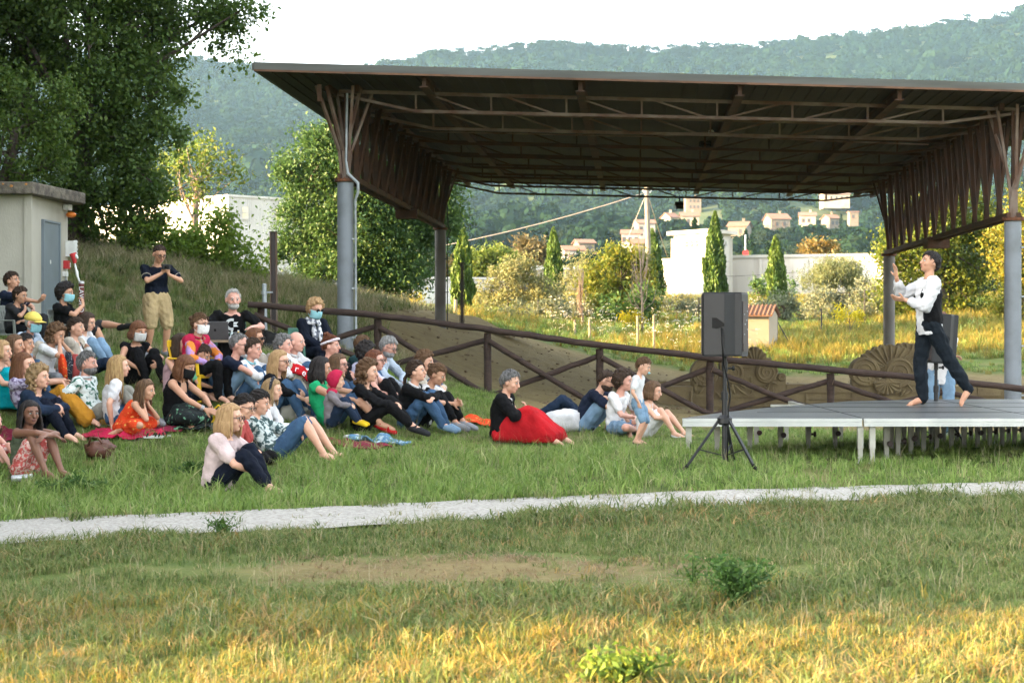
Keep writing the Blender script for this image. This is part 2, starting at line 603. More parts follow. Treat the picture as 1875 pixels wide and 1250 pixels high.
def soil_mask(X, Y):
    """1 where bare earth shows: the dug ground under the canopy up to its berm, and worn patches"""
    wob = 0.5 * np.sin(X * 1.9 + Y * .7) + .35 * np.sin(Y * 2.3 - X * .8)
    front = 31.3 - .22 * (X + 2) + .5 * wob
    front = np.where(X < -1.5, 31.3 + (-1.5 - X) * 3.2, front)
    front = np.where(X > 0, 25.0 + .3 * wob - .12 * X, front)
    back = 54.5 + .5 * wob
    a = smooth01((Y - front) / 1.6) * smooth01((back - Y) / 1.2)
    a *= smooth01((X + 4.5) / 2.0)
    p = smooth01((0.75 - np.hypot((X + .5) / 3.3, (Y - 11.8) / 1.05) + .25 * wob) / .5) * .95
    return np.maximum(a, p)


gm = ground_material()
ground = grid_mesh('ground', GX, GY, GZ, gm)
tag(ground, 'rough grass slope with bare earth under the canopy, rising to wooded hills', 'ground', kind='structure')
sa = ground.data.attributes.new('soil', 'FLOAT', 'POINT')
sa.data.foreach_set('value', soil_mask(GX, GY).reshape(-1).astype(np.float32))
wa = ground.data.attributes.new('wood', 'FLOAT', 'POINT')
wa.data.foreach_set('value', smooth01((GY - 200) / 120).reshape(-1).astype(np.float32))

# white gravel path
PT = np.array([(-200, 962), (0, 957), (300, 946), (560, 935), (937, 917), (1300, 903), (1600, 894), (1875, 886), (2300, 878)], float)
PB = np.array([(-200, 1008), (0, 1001), (300, 985), (560, 974), (937, 953), (1300, 932), (1600, 920), (1875, 910), (2300, 898)], float)


def path_edges(px):
    a = np.interp(px, PT[:, 0], PT[:, 1])
    b = np.interp(px, PB[:, 0], PB[:, 1])
    return a, b


def ray_ground(px, py):
    """world point where the ground shows at this pixel"""
    lo, hi = 4.0, 150.0
    Y = np.exp(np.linspace(math.log(lo), math.log(hi), 700))
    X = (px - CX) * Y / FOC
    d = (EYE - (py - HY) * Y / FOC) - gz(X, Y)
    k = np.argmax(d < 0)
    if k == 0:
        return Vector((X[-1], Y[-1], 0))
    t = d[k - 1] / (d[k - 1] - d[k])
    Yh = Y[k - 1] + t * (Y[k] - Y[k - 1])
    Xh = (px - CX) * Yh / FOC
    return Vector((Xh, Yh, EYE - (py - HY) * Yh / FOC))


pa, pb = [], []
for px in np.linspace(-200, 2300, 60):
    t, b_ = path_edges(px)
    pa.append(ray_ground(px, t + 4 * math.sin(px * .05) * .3))
    pb.append(ray_ground(px, b_ + 3 * math.sin(px * .043 + 1) * .4))
rows = []
for k in range(7):
    f = k / 6
    rows.append([a.lerp(b, f) for a, b in zip(pa, pb)])
PXm = np.array([[p.x for p in r] for r in rows])
PYm = np.array([[p.y for p in r] for r in rows])
PZm = gz(PXm, PYm) + .03
path = grid_mesh('path', PXm[::-1], PYm[::-1], PZm[::-1], M['gravel'])
tag(path, 'white gravel footpath crossing the lawn in front of the audience', 'path', kind='structure')
PATH_A = np.array([(p.x, p.y) for p in pa])
PATH_B = np.array([(p.x, p.y) for p in pb])


def on_path(X, Y, grow=0.0):
    ya = np.interp(X, PATH_A[:, 0], PATH_A[:, 1])
    yb = np.interp(X, PATH_B[:, 0], PATH_B[:, 1])
    return (Y < ya + grow) & (Y > yb - grow)
# ------------------------------------------------------------------ the open-sided canopy
FX, FY, PW, SK = -3.05, 32.0, 12.22, 0.0705


def cp(u, d, z):
    return Vector((FX + PW * u + SK * d, FY + d, z))


def roof_z(u):
    return EYE + 4.48 - 0.33 * u


cap_z = {0: 4.32, 1: 3.61}
cano = empty('canopy_shelter', cp(.5, 8, 0.2), 'large rusty steel canopy on four grey columns above the stage area', 'canopy')
DF, DB = -1.4, 21.5
UL, UR = -0.111, 1.125
b = MB()
nb = 12
th = 0.09
corn = []
for d in (DF, DB):
    for u in (UL, UR):
        corn.append((u, d))
vs = [cp(u, d, roof_z(u) + z) for z in (0, th) for d in (DF, DB) for u in (UL, UR)]
b.add(vs, [(0, 2, 3, 1), (4, 5, 7, 6), (0, 1, 5, 4), (2, 6, 7, 3), (0, 4, 6, 2), (1, 3, 7, 5)])
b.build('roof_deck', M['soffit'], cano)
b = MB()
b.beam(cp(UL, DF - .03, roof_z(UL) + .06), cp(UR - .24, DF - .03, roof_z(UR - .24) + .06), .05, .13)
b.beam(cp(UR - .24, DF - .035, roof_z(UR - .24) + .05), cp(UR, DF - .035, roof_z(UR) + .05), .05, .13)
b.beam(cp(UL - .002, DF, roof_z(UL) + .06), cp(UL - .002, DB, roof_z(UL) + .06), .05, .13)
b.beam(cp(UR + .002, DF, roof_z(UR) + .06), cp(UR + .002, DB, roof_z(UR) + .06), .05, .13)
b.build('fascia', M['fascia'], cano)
b = MB()
b.beam(cp(UL, DF - .05, roof_z(UL) - .02), cp(UR, DF - .05, roof_z(UR) - .02), .03, .035)
b.build('fascia_lip', M['fascia_rust'], cano)
# corrugation ribs across the soffit (front to back)
b = MB()
for i in range(1, 60):
    u = UL + (UR - UL) * i / 60
    b.beam(cp(u, DF + .1, roof_z(u) - .012), cp(u, DB - .1, roof_z(u) - .012), .03, .024)
b.build('soffit_rib', M['soffit'], cano)
# longitudinal purlins under the deck
for u in (0.13, 0.355, 0.585, 0.815):
    b = MB()
    z = roof_z(u) - .11
    b.beam(cp(u, DF + .15, z), cp(u, DB - .3, z), .07, .17)
    b.beam(cp(u, DF + .15, z + .08), cp(u, DB - .3, z + .08), .16, .02)
    b.beam(cp(u, DF + .15, z - .09), cp(u, DB - .3, z - .09), .16, .02)
    b.build('purlin', M['steel_rust'], cano)


def zt(u):
    return EYE + 4.33 - .33 * u


def zb(u):
    return EYE + 3.97 - .27 * (u - .1)


# trusses across the roof
for k in range(8):
    d = 0.05 + 2.8 * k
    b = MB()
    us = [.105 + .113 * i for i in range(8)]
    w = .055
    b.beam(cp(-.01, d, zt(-.01)), cp(1.01, d, zt(1.01)), w, .06)
    b.beam(cp(us[0], d, zb(us[0])), cp(us[-1], d, zb(us[-1])), w, .055)
    b.beam(cp(-.01, d, zt(-.01) - .06), cp(us[0], d, zb(us[0])), w, .05)
    b.beam(cp(1.01, d, zt(1.01) - .06), cp(us[-1], d, zb(us[-1])), w, .05)
    for i, u in enumerate(us):
        b.beam(cp(u, d, zb(u)), cp(u, d, zt(u)), .035)
        if i < 4:
            b.beam(cp(u + .02, d, zt(u) - .02), cp(us[i + 1] - .02, d, zb(us[i + 1]) + .02), .032)
        elif i < 7:
            b.beam(cp(u + .02, d, zb(u) + .02), cp(us[i + 1] - .02, d, zt(us[i + 1]) - .02), .032)
    for u in (.13, .355, .585, .815):
        b.box(cp(u, d, (zt(u) + roof_z(u)) / 2 - .02), (.08, .05, roof_z(u) - zt(u) + .0))
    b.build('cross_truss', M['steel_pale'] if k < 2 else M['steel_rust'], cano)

# deep lattice girders down both sides
for side in (0, 1):
    sg = 1 if side == 0 else -1
    u0 = float(side)
    zc = cap_z[side]
    ztp = roof_z(u0) - .14
    L = 15.6
    npan = 13
    b = MB()
    for off in (-.16, .16):
        b.beam(cp(u0, -.1, zc + .07) + Vector((off * .6, 0, 0)), cp(u0, L + .1, zc + .07) + Vector((off * .6, 0, 0)), .07, .10)
        b.beam(cp(u0, -.3, ztp) + Vector((off * 1.6, 0, 0)), cp(u0, L + 5.5, ztp) + Vector((off * 1.6, 0, 0)), .08, .12)
        for i in range(npan):
            d0 = L * (i + .5) / npan
            for q in (-.42, .42):
                a = cp(u0, d0, zc + .1) + Vector((off * .6, 0, 0))
                c = cp(u0, d0 + q * L / npan, ztp - .05) + Vector((off * 1.6 + q * .12, 0, 0))
                b.beam(a, c, .075, .03)
                b.beam(a + Vector((.04, .1, 0)), c + Vector((.0, .12, 0)), .02, .06)
    for i in range(npan + 1):
        d0 = L * i / npan
        b.beam(cp(u0, d0, zc + .09) + Vector((-.12, 0, 0)), cp(u0, d0, zc + .09) + Vector((.12, 0, 0)), .05, .05)
        b.beam(cp(u0, d0, zc + .12), cp(u0, d0, ztp - .05), .05, .05)
    b.build('side_girder', M['steel_rust'], cano)
    b = MB()
    dj = L * (.55 if side == 0 else .52)
    b.box(cp(u0, dj, zc - .06), (.5, .45, .2))
    b.box(cp(u0, dj, zc + .06), (.56, .5, .03))
    b.build('junction_box', M['steel_rust'], cano)

# columns with flanged cap, flared brackets and conduits
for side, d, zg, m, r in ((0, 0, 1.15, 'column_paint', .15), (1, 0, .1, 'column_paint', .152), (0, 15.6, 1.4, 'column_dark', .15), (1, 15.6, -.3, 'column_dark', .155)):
    u0 = float(side)
    zc = cap_z[side]
    c = cp(u0, d, 0)
    sg = -1 if side == 0 else 1
    b = MB()
    b.lathe((c.x, c.y, 0), [(r, zg - .6), (r, zc - .03)], 24)
    col = b.build('column', M[m], cano, smooth=True, sharp=40)
    b = MB()
    b.lathe((c.x, c.y, 0), [(r + .03, zc - .03), (r + .05, zc - .02), (r + .05, zc + .03), (r - .02, zc + .035)], 20)
    for k in range(8):
        a = k * math.pi / 4
        b.lathe((c.x + math.cos(a) * (r + .025), c.y + math.sin(a) * (r + .025), zc + .03), [(.014, 0), (.014, .025)], 6)
    b.build('flange', M['rust'], col)
    b = MB()
    zt_ = roof_z(u0) - .12
    for dx0, dx1, dy1 in ((-.06, -.42, -.5), (.0, -.30, -.45), (.06, .12, -.5), (-.02, .30, -.1), (.05, .42, .3), (0, -.2, .4)):
        x1 = dx1 * (-sg)
        pts = [Vector((c.x + dx0, c.y, zc + .02)), Vector((c.x + dx0 + x1 * .12, c.y + dy1 * .1, zc + .55)), Vector((c.x + dx0 + x1, c.y + dy1, zt_))]
        b.beam(pts[0], pts[1], .05, .05)
        b.beam(pts[1], pts[2], .05, .05)
    b.beam((c.x + .42 * sg, c.y - .5, zt_ + .02), (c.x + .42 * sg, c.y - .5, zt_ - .28), .07, .09)
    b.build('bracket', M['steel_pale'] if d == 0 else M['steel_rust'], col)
    if side == 0 or d == 0:
        b = MB()
        xo = c.x + (r + .045)
        if d == 0 and side == 0:
            pts = [(c.x + .05, c.y - .2, zt_ - .1), (c.x + .03, c.y - .2, zc + .35), (c.x + .06, c.y - .19, zc + .12), (xo + .05, c.y - .16, zc - .06), (xo + .05, c.y - .15, zc - .22), (xo, c.y - .12, zc - .35), (xo + .01, c.y - .12, zg - .2)]
            b.tube(pts, [.022, .022, .03, .03, .03, .022, .022], 8)
        else:
            pts = [(xo - .02, c.y - .12, zc + .9), (xo + .02, c.y - .13, zc + .1), (xo + .08, c.y - .15, zc - .05), (xo, c.y - .12, zc - .25), (xo, c.y - .12, zg - .2)]
            b.tube(pts, .016, 6)
        for z in np.arange(zg + .3, zc - .3, .9):
            b.box((xo - .02, c.y - .09, z), (.1, .04, .03))
        b.build('downpipe', M['galv'] if d == 0 else M['black_metal'], col, smooth=True, sharp=40)

# two lamps and a floodlight hung in the roof
t = empty('globe_lamp', P(1302, 246, 88), 'small round pale lamp hanging by a cable in the middle of the canopy roof', 'lamp')
b = MB(); b.ball(P(1302, 243, 88), .065); b.build('globe', M['lamp_white'], t, smooth=True)
b = MB(); p = P(1302, 243, 88); b.tube([p + Vector((0, 0, .06)), p + Vector((0, 0, .35))], .012, 6); b.lathe(p + Vector((0, 0, .05)), [(.03, 0), (.03, .05)], 10); b.build('stem', M['black_metal'], t)


def floodlight(px, py, s, w, label, up, dirt='black_metal'):
    p = P(px, py, s)
    t = empty('floodlight', p, label, 'floodlight', 'floodlights under the canopy')
    b = MB(); b.box(p, (w, w * .5, w * .72), Matrix.Rotation(R(25), 3, 'X')); b.box(p + Vector((0, -.06, -.03)), (w * .86, w * .4, w * .5), Matrix.Rotation(R(25), 3, 'X'))
    b.build('housing', M['black_metal'], t)
    b = MB(); b.beam(p + Vector((-w * .55, 0, 0)), p + Vector((-w * .55, 0, w * .5)), .02); b.beam(p + Vector((w * .55, 0, 0)), p + Vector((w * .55, 0, w * .5)), .02)
    b.beam(p + Vector((-w * .55, 0, w * .5)), p + Vector((w * .55, 0, w * .5)), .03); b.beam(p + Vector((0, 0, w * .5)), p + Vector((0, 0, up)), .03)
    b.build('bracket', M['black_metal'], t)


floodlight(1244, 377, 62, .22, 'black floodlight hanging below the rear roof truss', .3)
floodlight(1291, 269, 84, .22, 'dark floodlight mounted high beneath the canopy sheeting near the round lamp', .3)

# cable slung along the second truss
t = None
pts = []
for px, py in ((768, 238), (860, 240), (1000, 243), (1120, 246), (1200, 247), (1260, 242), (1300, 239), (1345, 247), (1500, 255), (1700, 262)):
    pts.append(P(px, py + 3, 90.5))
b = MB(); b.tube(pts, .014, 6)
tag(b.build('power_cable', M['steel_pale'], smooth=True), 'thin pale cable slung along the second roof truss', 'cable')

# ------------------------------------------------------------------ log fence
FP = [(478, 557, 660), (692, 577, 675), (893, 603, 727), (1098, 632, 750), (1300, 655, 763), (1521, 677, 770), (1735, 696, 776), (1960, 722, 782)]
SF = 105.0
fen = empty('log_fence', P(1098, 750, SF), 'dark brown log fence with crossed braces running down behind the audience', 'fence')
rail_at = lambda px: float(np.interp(px, [455, 692, 893, 1098, 1300, 1521, 1700, 1875, 2200], [557, 577, 603, 632, 655, 677, 692, 713, 745]))


def log(name, a, b_, r, parent, ends=False):
    mb = MB()
    a, b_ = Vector(a), Vector(b_)
    n = 9
    pts, rr = [], []
    for i in range(n):
        t_ = i / (n - 1)
        q = a.lerp(b_, t_)
        q += Vector((random.uniform(-.006, .006), random.uniform(-.006, .006), random.uniform(-.008, .008)))
        pts.append(q)
        rr.append(r * (1 + random.uniform(-.06, .06)))
    mb.tube(pts, rr, 12, jit=.03)
    k = len(mb.f)
    if ends:
        mb.mi[-1] = 1
        mb.mi[-2] = 1
    return mb.build(name, [M['wood_dark'], M['wood_raw']], parent, smooth=True, sharp=50)


for i, (px, yt, yb) in enumerate(FP):
    log('post', P(px, yb + 25, SF), P(px, yt + 6, SF), .066, fen, True)
    if i < len(FP) - 1:
        nx, nt_, nb_ = FP[i + 1]
        a = P(px - (22 if i == 0 else 6), rail_at(px - (22 if i == 0 else 6)), SF) + Vector((0, -.11, 0))
        c = P(nx + 8, rail_at(nx + 8), SF) + Vector((0, -.11, 0))
        log('rail', a, c, .058, fen, True)
        if i == 0:
            log('brace', P(468, 576, SF) + Vector((0, -.14, 0)), P(nx - 2, nb_ - 8, SF) + Vector((0, -.09, 0)), .048, fen, True)
        else:
            log('brace', P(px + 3, yt + 22, SF) + Vector((0, -.09, 0)), P(nx - 2, nb_ - 5, SF) + Vector((0, -.07, 0)), .05, fen, True)
        log('brace', P(px + 4, yb - 2, SF) + Vector((0, .03, 0)), P(nx - 3, nt_ + 20, SF) + Vector((0, .03, 0)), .05, fen, True)

# ------------------------------------------------------------------ stage
ZS = EYE - .949
stg = empty('stage_platform', (4.6, 20.5, .25), 'low grey modular stage with white aluminium edge and many legs', 'stage')
YF = 18.35
poly = [(1.79, YF), (9.2, YF), (9.2, 23.3), (5.6, 23.25), (4.35, 22.6), (3.15, 21.0), (2.35, 19.6)]
b = MB(); b.prism([(x, y + .012 if y == YF else y) for x, y in poly], ZS - .02, ZS)
b.build('deck', M['deck'], stg)


b = MB()
for x in (3.683, 5.62, 7.55):
    b.box((x, 20.75, ZS + .001), (.014, 4.6, .003))
for y in (19.6, 20.85, 22.1):
    b.box((5.85, y, ZS + .0022), (5.0 if y > 21 else 6.2, .012, .003))
b.build('panel_joint', M['black_cable'], stg)


def edge(a, c, h0, h1, name='edge_profile'):
    mb = MB()
    a, c = Vector((a[0], a[1], 0)), Vector((c[0], c[1], 0))
    up = Vector((0, 0, 1))
    for z0, z1, w in ((h0, h0 + .017, .05), (h0 + .019, h0 + .045, .042), (h0 + .047, h1, .05)):
        z = (z0 + z1) / 2
        mb.beam(a + up * z, c + up * z, w, z1 - z0)
    return mb.build(name, M['alu'], stg)


edge((1.79, YF), (3.672, YF), ZS - .085, ZS - .003)
edge((3.694, YF), (9.2, YF), ZS - .085, ZS - .003)
pl = poly[3:] + [poly[0]]
for a, c in zip(pl[:-1], pl[1:]):
    edge((a[0] + .03, a[1]), (c[0] + .03, c[1]), ZS - .085, ZS - .003)
b = MB()
for x in (3.68, 5.6, 7.5):
    b.beam((x, YF + .2, ZS - .06), (x, 23.1, ZS - .06), .06, .08)
for y in (20.4, 22.3):
    b.beam((3.3, y, ZS - .07), (9.1, y, ZS - .07), .06, .08)
b.build('joist', M['alu_leg'], stg)


def stage_leg(x, y, knob=True, w=.058):
    z0 = g1(x, y) - .02
    mb = MB()
    zt_ = ZS - .09
    zm = z0 + (zt_ - z0) * .42
    mb.box((x, y, (zt_ + zm) / 2), (w, w, zt_ - zm))
    mb.box((x, y, (zm + z0) / 2), (w * .8, w * .8, zm - z0))
    mb.box((x, y, z0 + .012), (w * 1.3, w * 1.3, .02))
    lg = mb.build('leg', M['alu_leg'], stg)
    if knob:
        kb = MB()
        kb.lathe((x + w * .5, y - .01, zm + .02), [(.012, 0), (.012, .03), (.03, .032), (.034, .045), (.03, .06)], 10, axis=Matrix.Rotation(R(90), 3, 'Y') if random.random() < .5 else Matrix.Rotation(R(90), 3, 'X'))
        kb.build('knob', M['knob'], lg)


for px, Y, kn in ((1261, YF + .05, 0), (1575, YF + .05, 0), (1597, YF + .05, 0), (1313, 19.1, 0), (1373, 19.8, 0), (1385, 20.9, 1), (1429, 20.3, 1), (1480, 20.6, 1), (1529, 20.9, 1), (1440, 22.3, 0), (1540, 22.9, 0),
                  (1623, 18.9, 1), (1644, 19.4, 1), (1668, 19.9, 1), (1691, 20.3, 1), (1715, 20.6, 1), (1742, 20.9, 1), (1765, 21.2, 1), (1790, 21.4, 1), (1812, 21.6, 1), (1835, 21.9, 1), (1858, 22.1, 1),
                  (1632, 20.8, 0), (1655, 21.6, 0), (1680, 22.0, 0), (1705, 22.4, 0), (1728, 22.6, 0), (1752, 22.8, 0), (1778, 23.0, 0), (1802, 23.0, 0), (1824, 23.1, 0), (1847, 23.1, 0), (1873, 22.4, 1), (1892, 22.6, 1),
                  (1900, YF + .05, 0), (2080, YF + .05, 0), (2200, YF + .05, 0), (2300, 21, 0)):
    stage_leg(XX(px, Y), Y, bool(kn))


# ------------------------------------------------------------------ loudspeakers on tripods
def speaker(base, hcab, yaw, label, tilt=0.0, hz=0.0):
    """base: tripod centre on the ground; hcab: height of the cabinet's underside"""
    t = empty('loudspeaker', Vector(base) + Vector((0, 0, hcab)), label, 'loudspeaker', 'loudspeakers beside the stage')
    rot = Matrix.Rotation(yaw, 3, 'Z') @ Matrix.Rotation(tilt, 3, 'Y')
    o = Vector(base) + Vector((0, 0, hcab))
    H_ = .64
    # plan outline, front towards -x: flat grille, side walls tapering to the back panel
    out = [(-.19, -.19), (-.165, -.205), (.05, -.2), (.13, -.125), (.20, -.115), (.20, .115), (.13, .125), (.05, .2), (-.165, .205), (-.19, .19)]
    b = MB(); b.prism(out, 0.012, H_ - .012)
    b.prism([(x * .985, y * .985) for x, y in out], 0, .012); b.prism([(x * .985, y * .985) for x, y in out], H_ - .012, H_)
    b.v = [tuple(rot @ Vector(p) + o) for p in b.v]
    cab = b.build('cabinet', M['black_metal'], t)
    m = cab.modifiers.new('bevel', 'BEVEL'); m.width = .008; m.segments = 2; m.limit_method = 'ANGLE'
    b = MB(); b.box((-.195, 0, H_ / 2), (.012, .36, H_ - .06)); b.v = [tuple(rot @ Vector(p) + o) for p in b.v]; b.build('grille', M['brown_metal'], t)
    for s in (-1, 1):
        b = MB()
        b.add([(-.078, s * .2, .385), (-.03, s * .2, .385), (.05, s * .196, .33), (.05, s * .196, .30), (-.03, s * .2, .275), (-.078, s * .2, .285), (-.078, s * .2075, .385), (-.03, s * .2065, .385), (.046, s * .2035, .33), (.046, s * .2035, .30), (-.03, s * .2065, .275), (-.078, s * .2075, .285)],
              [(0, 1, 2, 3, 4, 5), (11, 10, 9, 8, 7, 6), (0, 6, 7, 1), (1, 7, 8, 2), (2, 8, 9, 3), (3, 9, 10, 4), (4, 10, 11, 5), (5, 11, 6, 0)])
        b.v = [tuple(rot @ Vector(p) + o) for p in b.v]
        b.build('handle_recess_shade', M['black_cable'], t)  # plate blacker than the cabinet; the handle recess's shade is put into its colour
    b = MB(); b.box((.203, 0, .34), (.01, .18, .42)); b.box((.205, 0, .09), (.012, .17, .08)); b.v = [tuple(rot @ Vector(p) + o) for p in b.v]; pn = b.build('amplifier_panel', M['brown_metal'], t)
    b = MB()
    for k in range(3):
        b.ball((.210, .05 - .03 * (k % 2), .27 + .09 * k), .007, nu=8, nv=6)
        b.ball((.210, -.05 + .02 * (k % 2), .22 + .10 * k), .007, nu=8, nv=6)
    b.v = [tuple(rot @ Vector(p) + o) for p in b.v]; b.build('control_knob', M['galv'], pn)
    return t


def tripod(base, hcab, label, spread, yaw=0.0):
    bx, by, bz = base
    t = empty('speaker_stand', base, label, 'stand', 'tripod speaker stands')
    b = MB(); b.tube([(bx, by, bz + .08), (bx, by, bz + hcab)], .021, 12); b.tube([(bx, by, bz + .06), (bx, by, bz + .75)], .028, 12)
    b.build('pole', M['black_metal'], t, smooth=True, sharp=40)
    hz_ = .46
    b = MB(); b.lathe((bx, by, bz + hz_), [(.05, -.05), (.075, -.03), (.075, .02), (.045, .05)], 14); b.build('collar', M['black_metal'], t)
    b = MB(); b.lathe((bx, by, bz + .70), [(.036, -.04), (.036, .04)], 12); b.lathe((bx + .03, by - .02, bz + .98), [(.012, 0), (.012, .04), (.025, .045), (.025, .065)], 8, axis=Matrix.Rotation(R(90), 3, 'Y')); b.lathe((bx, by, bz + 1.0), [(.03, -.05), (.03, .05)], 12)
    b.build('clamp', M['black_metal'], t)
    for k in range(3):
        a = yaw + k * 2 * math.pi / 3
        ex, ey = bx + math.cos(a) * spread, by + math.sin(a) * spread
        ez = g1(ex, ey) + .02
        b = MB(); d = Vector((math.cos(a), math.sin(a), 0))
        top = Vector((bx, by, bz + hz_)) + d * .06
        b.beam(top, (ex, ey, ez), .03, .022)
        mid = top.lerp(Vector((ex, ey, ez)), .62)
        b.beam(mid, (bx, by, bz + .10), .022, .012)
        lg = b.build('leg', M['black_metal'], t)
        b = MB(); b.tube([Vector((ex, ey, ez)) - d * .02 + Vector((0, 0, .02)), Vector((ex, ey, ez)) + d * .03 + Vector((0, 0, -.02))], .02, 8); b.build('rubber_foot', M['black_cable'], lg)


Ysp = FOC / 182
sx = XX(1327, Ysp)
szb = g1(sx, Ysp)
hc = ZZ(652, Ysp) - szb
speaker((sx + .01, Ysp, szb), hc, R(-24), 'black loudspeaker on the tripod in front of the stage corner, facing the audience')
tripod((sx, Ysp, szb), hc, 'black tripod stand in front of the stage corner', .40, R(190))
b = MB()
pts = [Vector((sx - .06, Ysp - .215, ZZ(600, Ysp))), Vector((sx - .05, Ysp - .24, ZZ(640, Ysp))), Vector((sx - .03, Ysp - .15, ZZ(665, Ysp))), Vector((sx + .03, Ysp - .06, ZZ(700, Ysp))), Vector((sx + .05, Ysp - .05, ZZ(725, Ysp))), Vector((sx + .03, Ysp - .06, ZZ(748, Ysp))), Vector((sx + .02, Ysp - .04, szb + .1)), Vector((sx + .05, Ysp + .1, szb + .02))]
b.tube(pts, .008, 6)
tag(b.build('speaker_cable', M['black_cable'], smooth=True), 'black cable hanging from the loudspeaker down its tripod', 'cable')

Y2 = FOC / 141.0
x2 = XX(1714, Y2)
z2 = g1(x2, Y2)
h2 = ZZ(665, Y2) - z2
speaker((x2 + .02, Y2, z2), h2, R(14), 'black loudspeaker behind the performer at the back of the stage', tilt=R(4))
tripod((x2, Y2, z2), h2, 'black tripod stand behind the stage and the performer', .40, R(80))

# ------------------------------------------------------------------ moulded stone wall with palmettes
YR = FOC / 76.0
wal = empty('relief_wall', (XX(1500, YR), YR, -.3), 'low brown moulded stone wall with shell palmettes and scrolls under the canopy', 'wall')


def rl(px, py, dy=0.0):
    return Vector((XX(px, YR), YR + dy, ZZ(py, YR)))


b = MB()
for x0, x1, yt in ((1200, 1266, 698), (1266, 1440, 690), (1440, 1692, 703), (1692, 1790, 707), (1790, 2150, 705)):
    a, c = rl(x0, yt), rl(x1 - 1, 770)
    b.box(((a.x + c.x) / 2, YR + .2, (a.z + c.z) / 2), (c.x - a.x, .4, a.z - c.z))
for x0, x1, yt, yb in ((1266, 1440, 722, 727), (1440, 1690, 715, 719), (1695, 2150, 722, 725), (1266, 1800, 741, 744), (1475, 1560, 728, 731)):
    a, c = rl(x0, yt), rl(x1, yb)
    b.box(((a.x + c.x) / 2, YR - .02, (a.z + c.z) / 2), (c.x - a.x, .05, a.z - c.z))
for x in (1475, 1560, 1720, 1775, 1835, 1320, 1400):
    a = rl(x, 735)
    b.box((a.x, YR - .012, a.z), (.015, .03, .45))
b.build('base_course', M['relief'], wal)


def palmette(px, py_top, px_half, py_base, dy, scroll=True, nfl=15):
    """a fan of flutes above two scrolls"""
    c = rl(px, py_base, dy)
    top = rl(px, py_top, dy)
    Rr = (top.z - c.z)
    hw = px_half / 76.0
    mb = MB()
    n = nfl
    pts = [(0, 0)]
    m_ = 8
    outline = []
    for i in range(n):
        a0 = math.pi * (1.06 - 1.12 * i / n)
        a1 = math.pi * (1.06 - 1.12 * (i + 1) / n)
        for q in range(m_):
            a = a0 + (a1 - a0) * q / m_
            k = .93 + .07 * math.sin(math.pi * q / m_)
            outline.append((math.cos(a) * hw * k, math.sin(a) * Rr * k))
    poly_ = outline + [(hw * .2, -Rr * .3), (-hw * .2, -Rr * .3)]
    nn = len(poly_)
    vs = [Vector((c.x + x, c.y, c.z + z)) for x, z in poly_] + [Vector((c.x + x, c.y + .28, c.z + z)) for x, z in poly_]
    vs += [Vector((c.x, c.y - .02, c.z)), Vector((c.x, c.y + .28, c.z))]
    fs = [((i + 1) % nn, i, 2 * nn) for i in range(nn)] + [(nn + i, nn + (i + 1) % nn, 2 * nn + 1) for i in range(nn)]
    fs += [(i, (i + 1) % nn, nn + (i + 1) % nn, nn + i) for i in range(nn)]
    mb.add(vs, fs)
    for i in range(n):                         # raised ribs between flutes
        a = math.pi * (1.06 - 1.12 * (i + .5) / n)
        p0 = Vector((c.x + math.cos(a) * hw * .12, c.y - .02, c.z + math.sin(a) * Rr * .12))
        p1 = Vector((c.x + math.cos(a) * hw * .93, c.y - .01, c.z + math.sin(a) * Rr * .93))
        mb.tube([p0, p0.lerp(p1, .5) + Vector((0, -.02, 0)), p1], [.008, .02, .036], 6)
    return mb.build('palmette', M['relief'], wal, smooth=True, sharp=35)


def scroll(px, py, rpx, flip=1, dy=-.06):
    c = rl(px, py, dy)
    r = rpx / 76.0
    mb = MB()
    mb.lathe(c, [(r, 0), (r * .98, .03), (r * .9, .05)], 28, axis=Matrix.Rotation(R(90), 3, 'X'))
    mb.lathe(c + Vector((0, .28, 0)), [(r, 0), (r, .28)], 28, axis=Matrix.Rotation(R(90), 3, 'X'))
    pts, rr = [], []
    for i in range(60):
        t_ = i / 59
        a = t_ * 2 * math.pi * 2.6
        q = r * (.92 - .85 * t_)
        pts.append(c + Vector((math.cos(a) * q * flip, -.055, math.sin(a) * q)))
        rr.append(.026 * (1 - .5 * t_))
    mb.tube(pts, rr, 6)
    return mb.build('scroll', M['relief'], wal, smooth=True, sharp=35)


palmette(1382, 634, 26, 672, -.02, nfl=10)
palmette(1630, 630, 62, 678, -.04, nfl=15)
palmette(1668, 627, 46, 672, .45, nfl=13)
palmette(1622, 722, 24, 700, -.12, nfl=9)
scroll(1290, 682, 26, -1)
scroll(1342, 683, 20, -1)
scroll(1403, 681, 21)
scroll(1430, 690, 7)
scroll(1583, 680, 27, -1)
scroll(1644, 682, 28)
b = MB()                                     # the body that carries the scrolls
for x0, x1, yt in ((1268, 1428, 690), (1560, 1680, 695), (1318, 1412, 655)):
    a, c = rl(x0, yt), rl(x1, 705)
    b.box(((a.x + c.x) / 2, YR + .12 + (.013 if x0 == 1318 else 0) - (.009 if x0 == 1560 else 0), (a.z + c.z) / 2), (c.x - a.x, .32, a.z - c.z))
for i in range(46):                             # acanthus leaves in low relief
    px = random.uniform(1272, 1420) if i < 28 else random.uniform(1590, 1670)
    py = random.uniform(690, 724)
    c = rl(px, py, -.075)
    an = random.uniform(0, 6.28)
    d = Vector((math.cos(an), 0, math.sin(an)))
    b.tube([c - d * .11, c - d * .04 + Vector((0, -.03, 0)), c + d * .06 + Vector((0, -.03, 0)), c + d * .13], [.006, .03, .026, .005], 6)
b.build('acanthus_panel', M['relief'], wal, smooth=True, sharp=40)
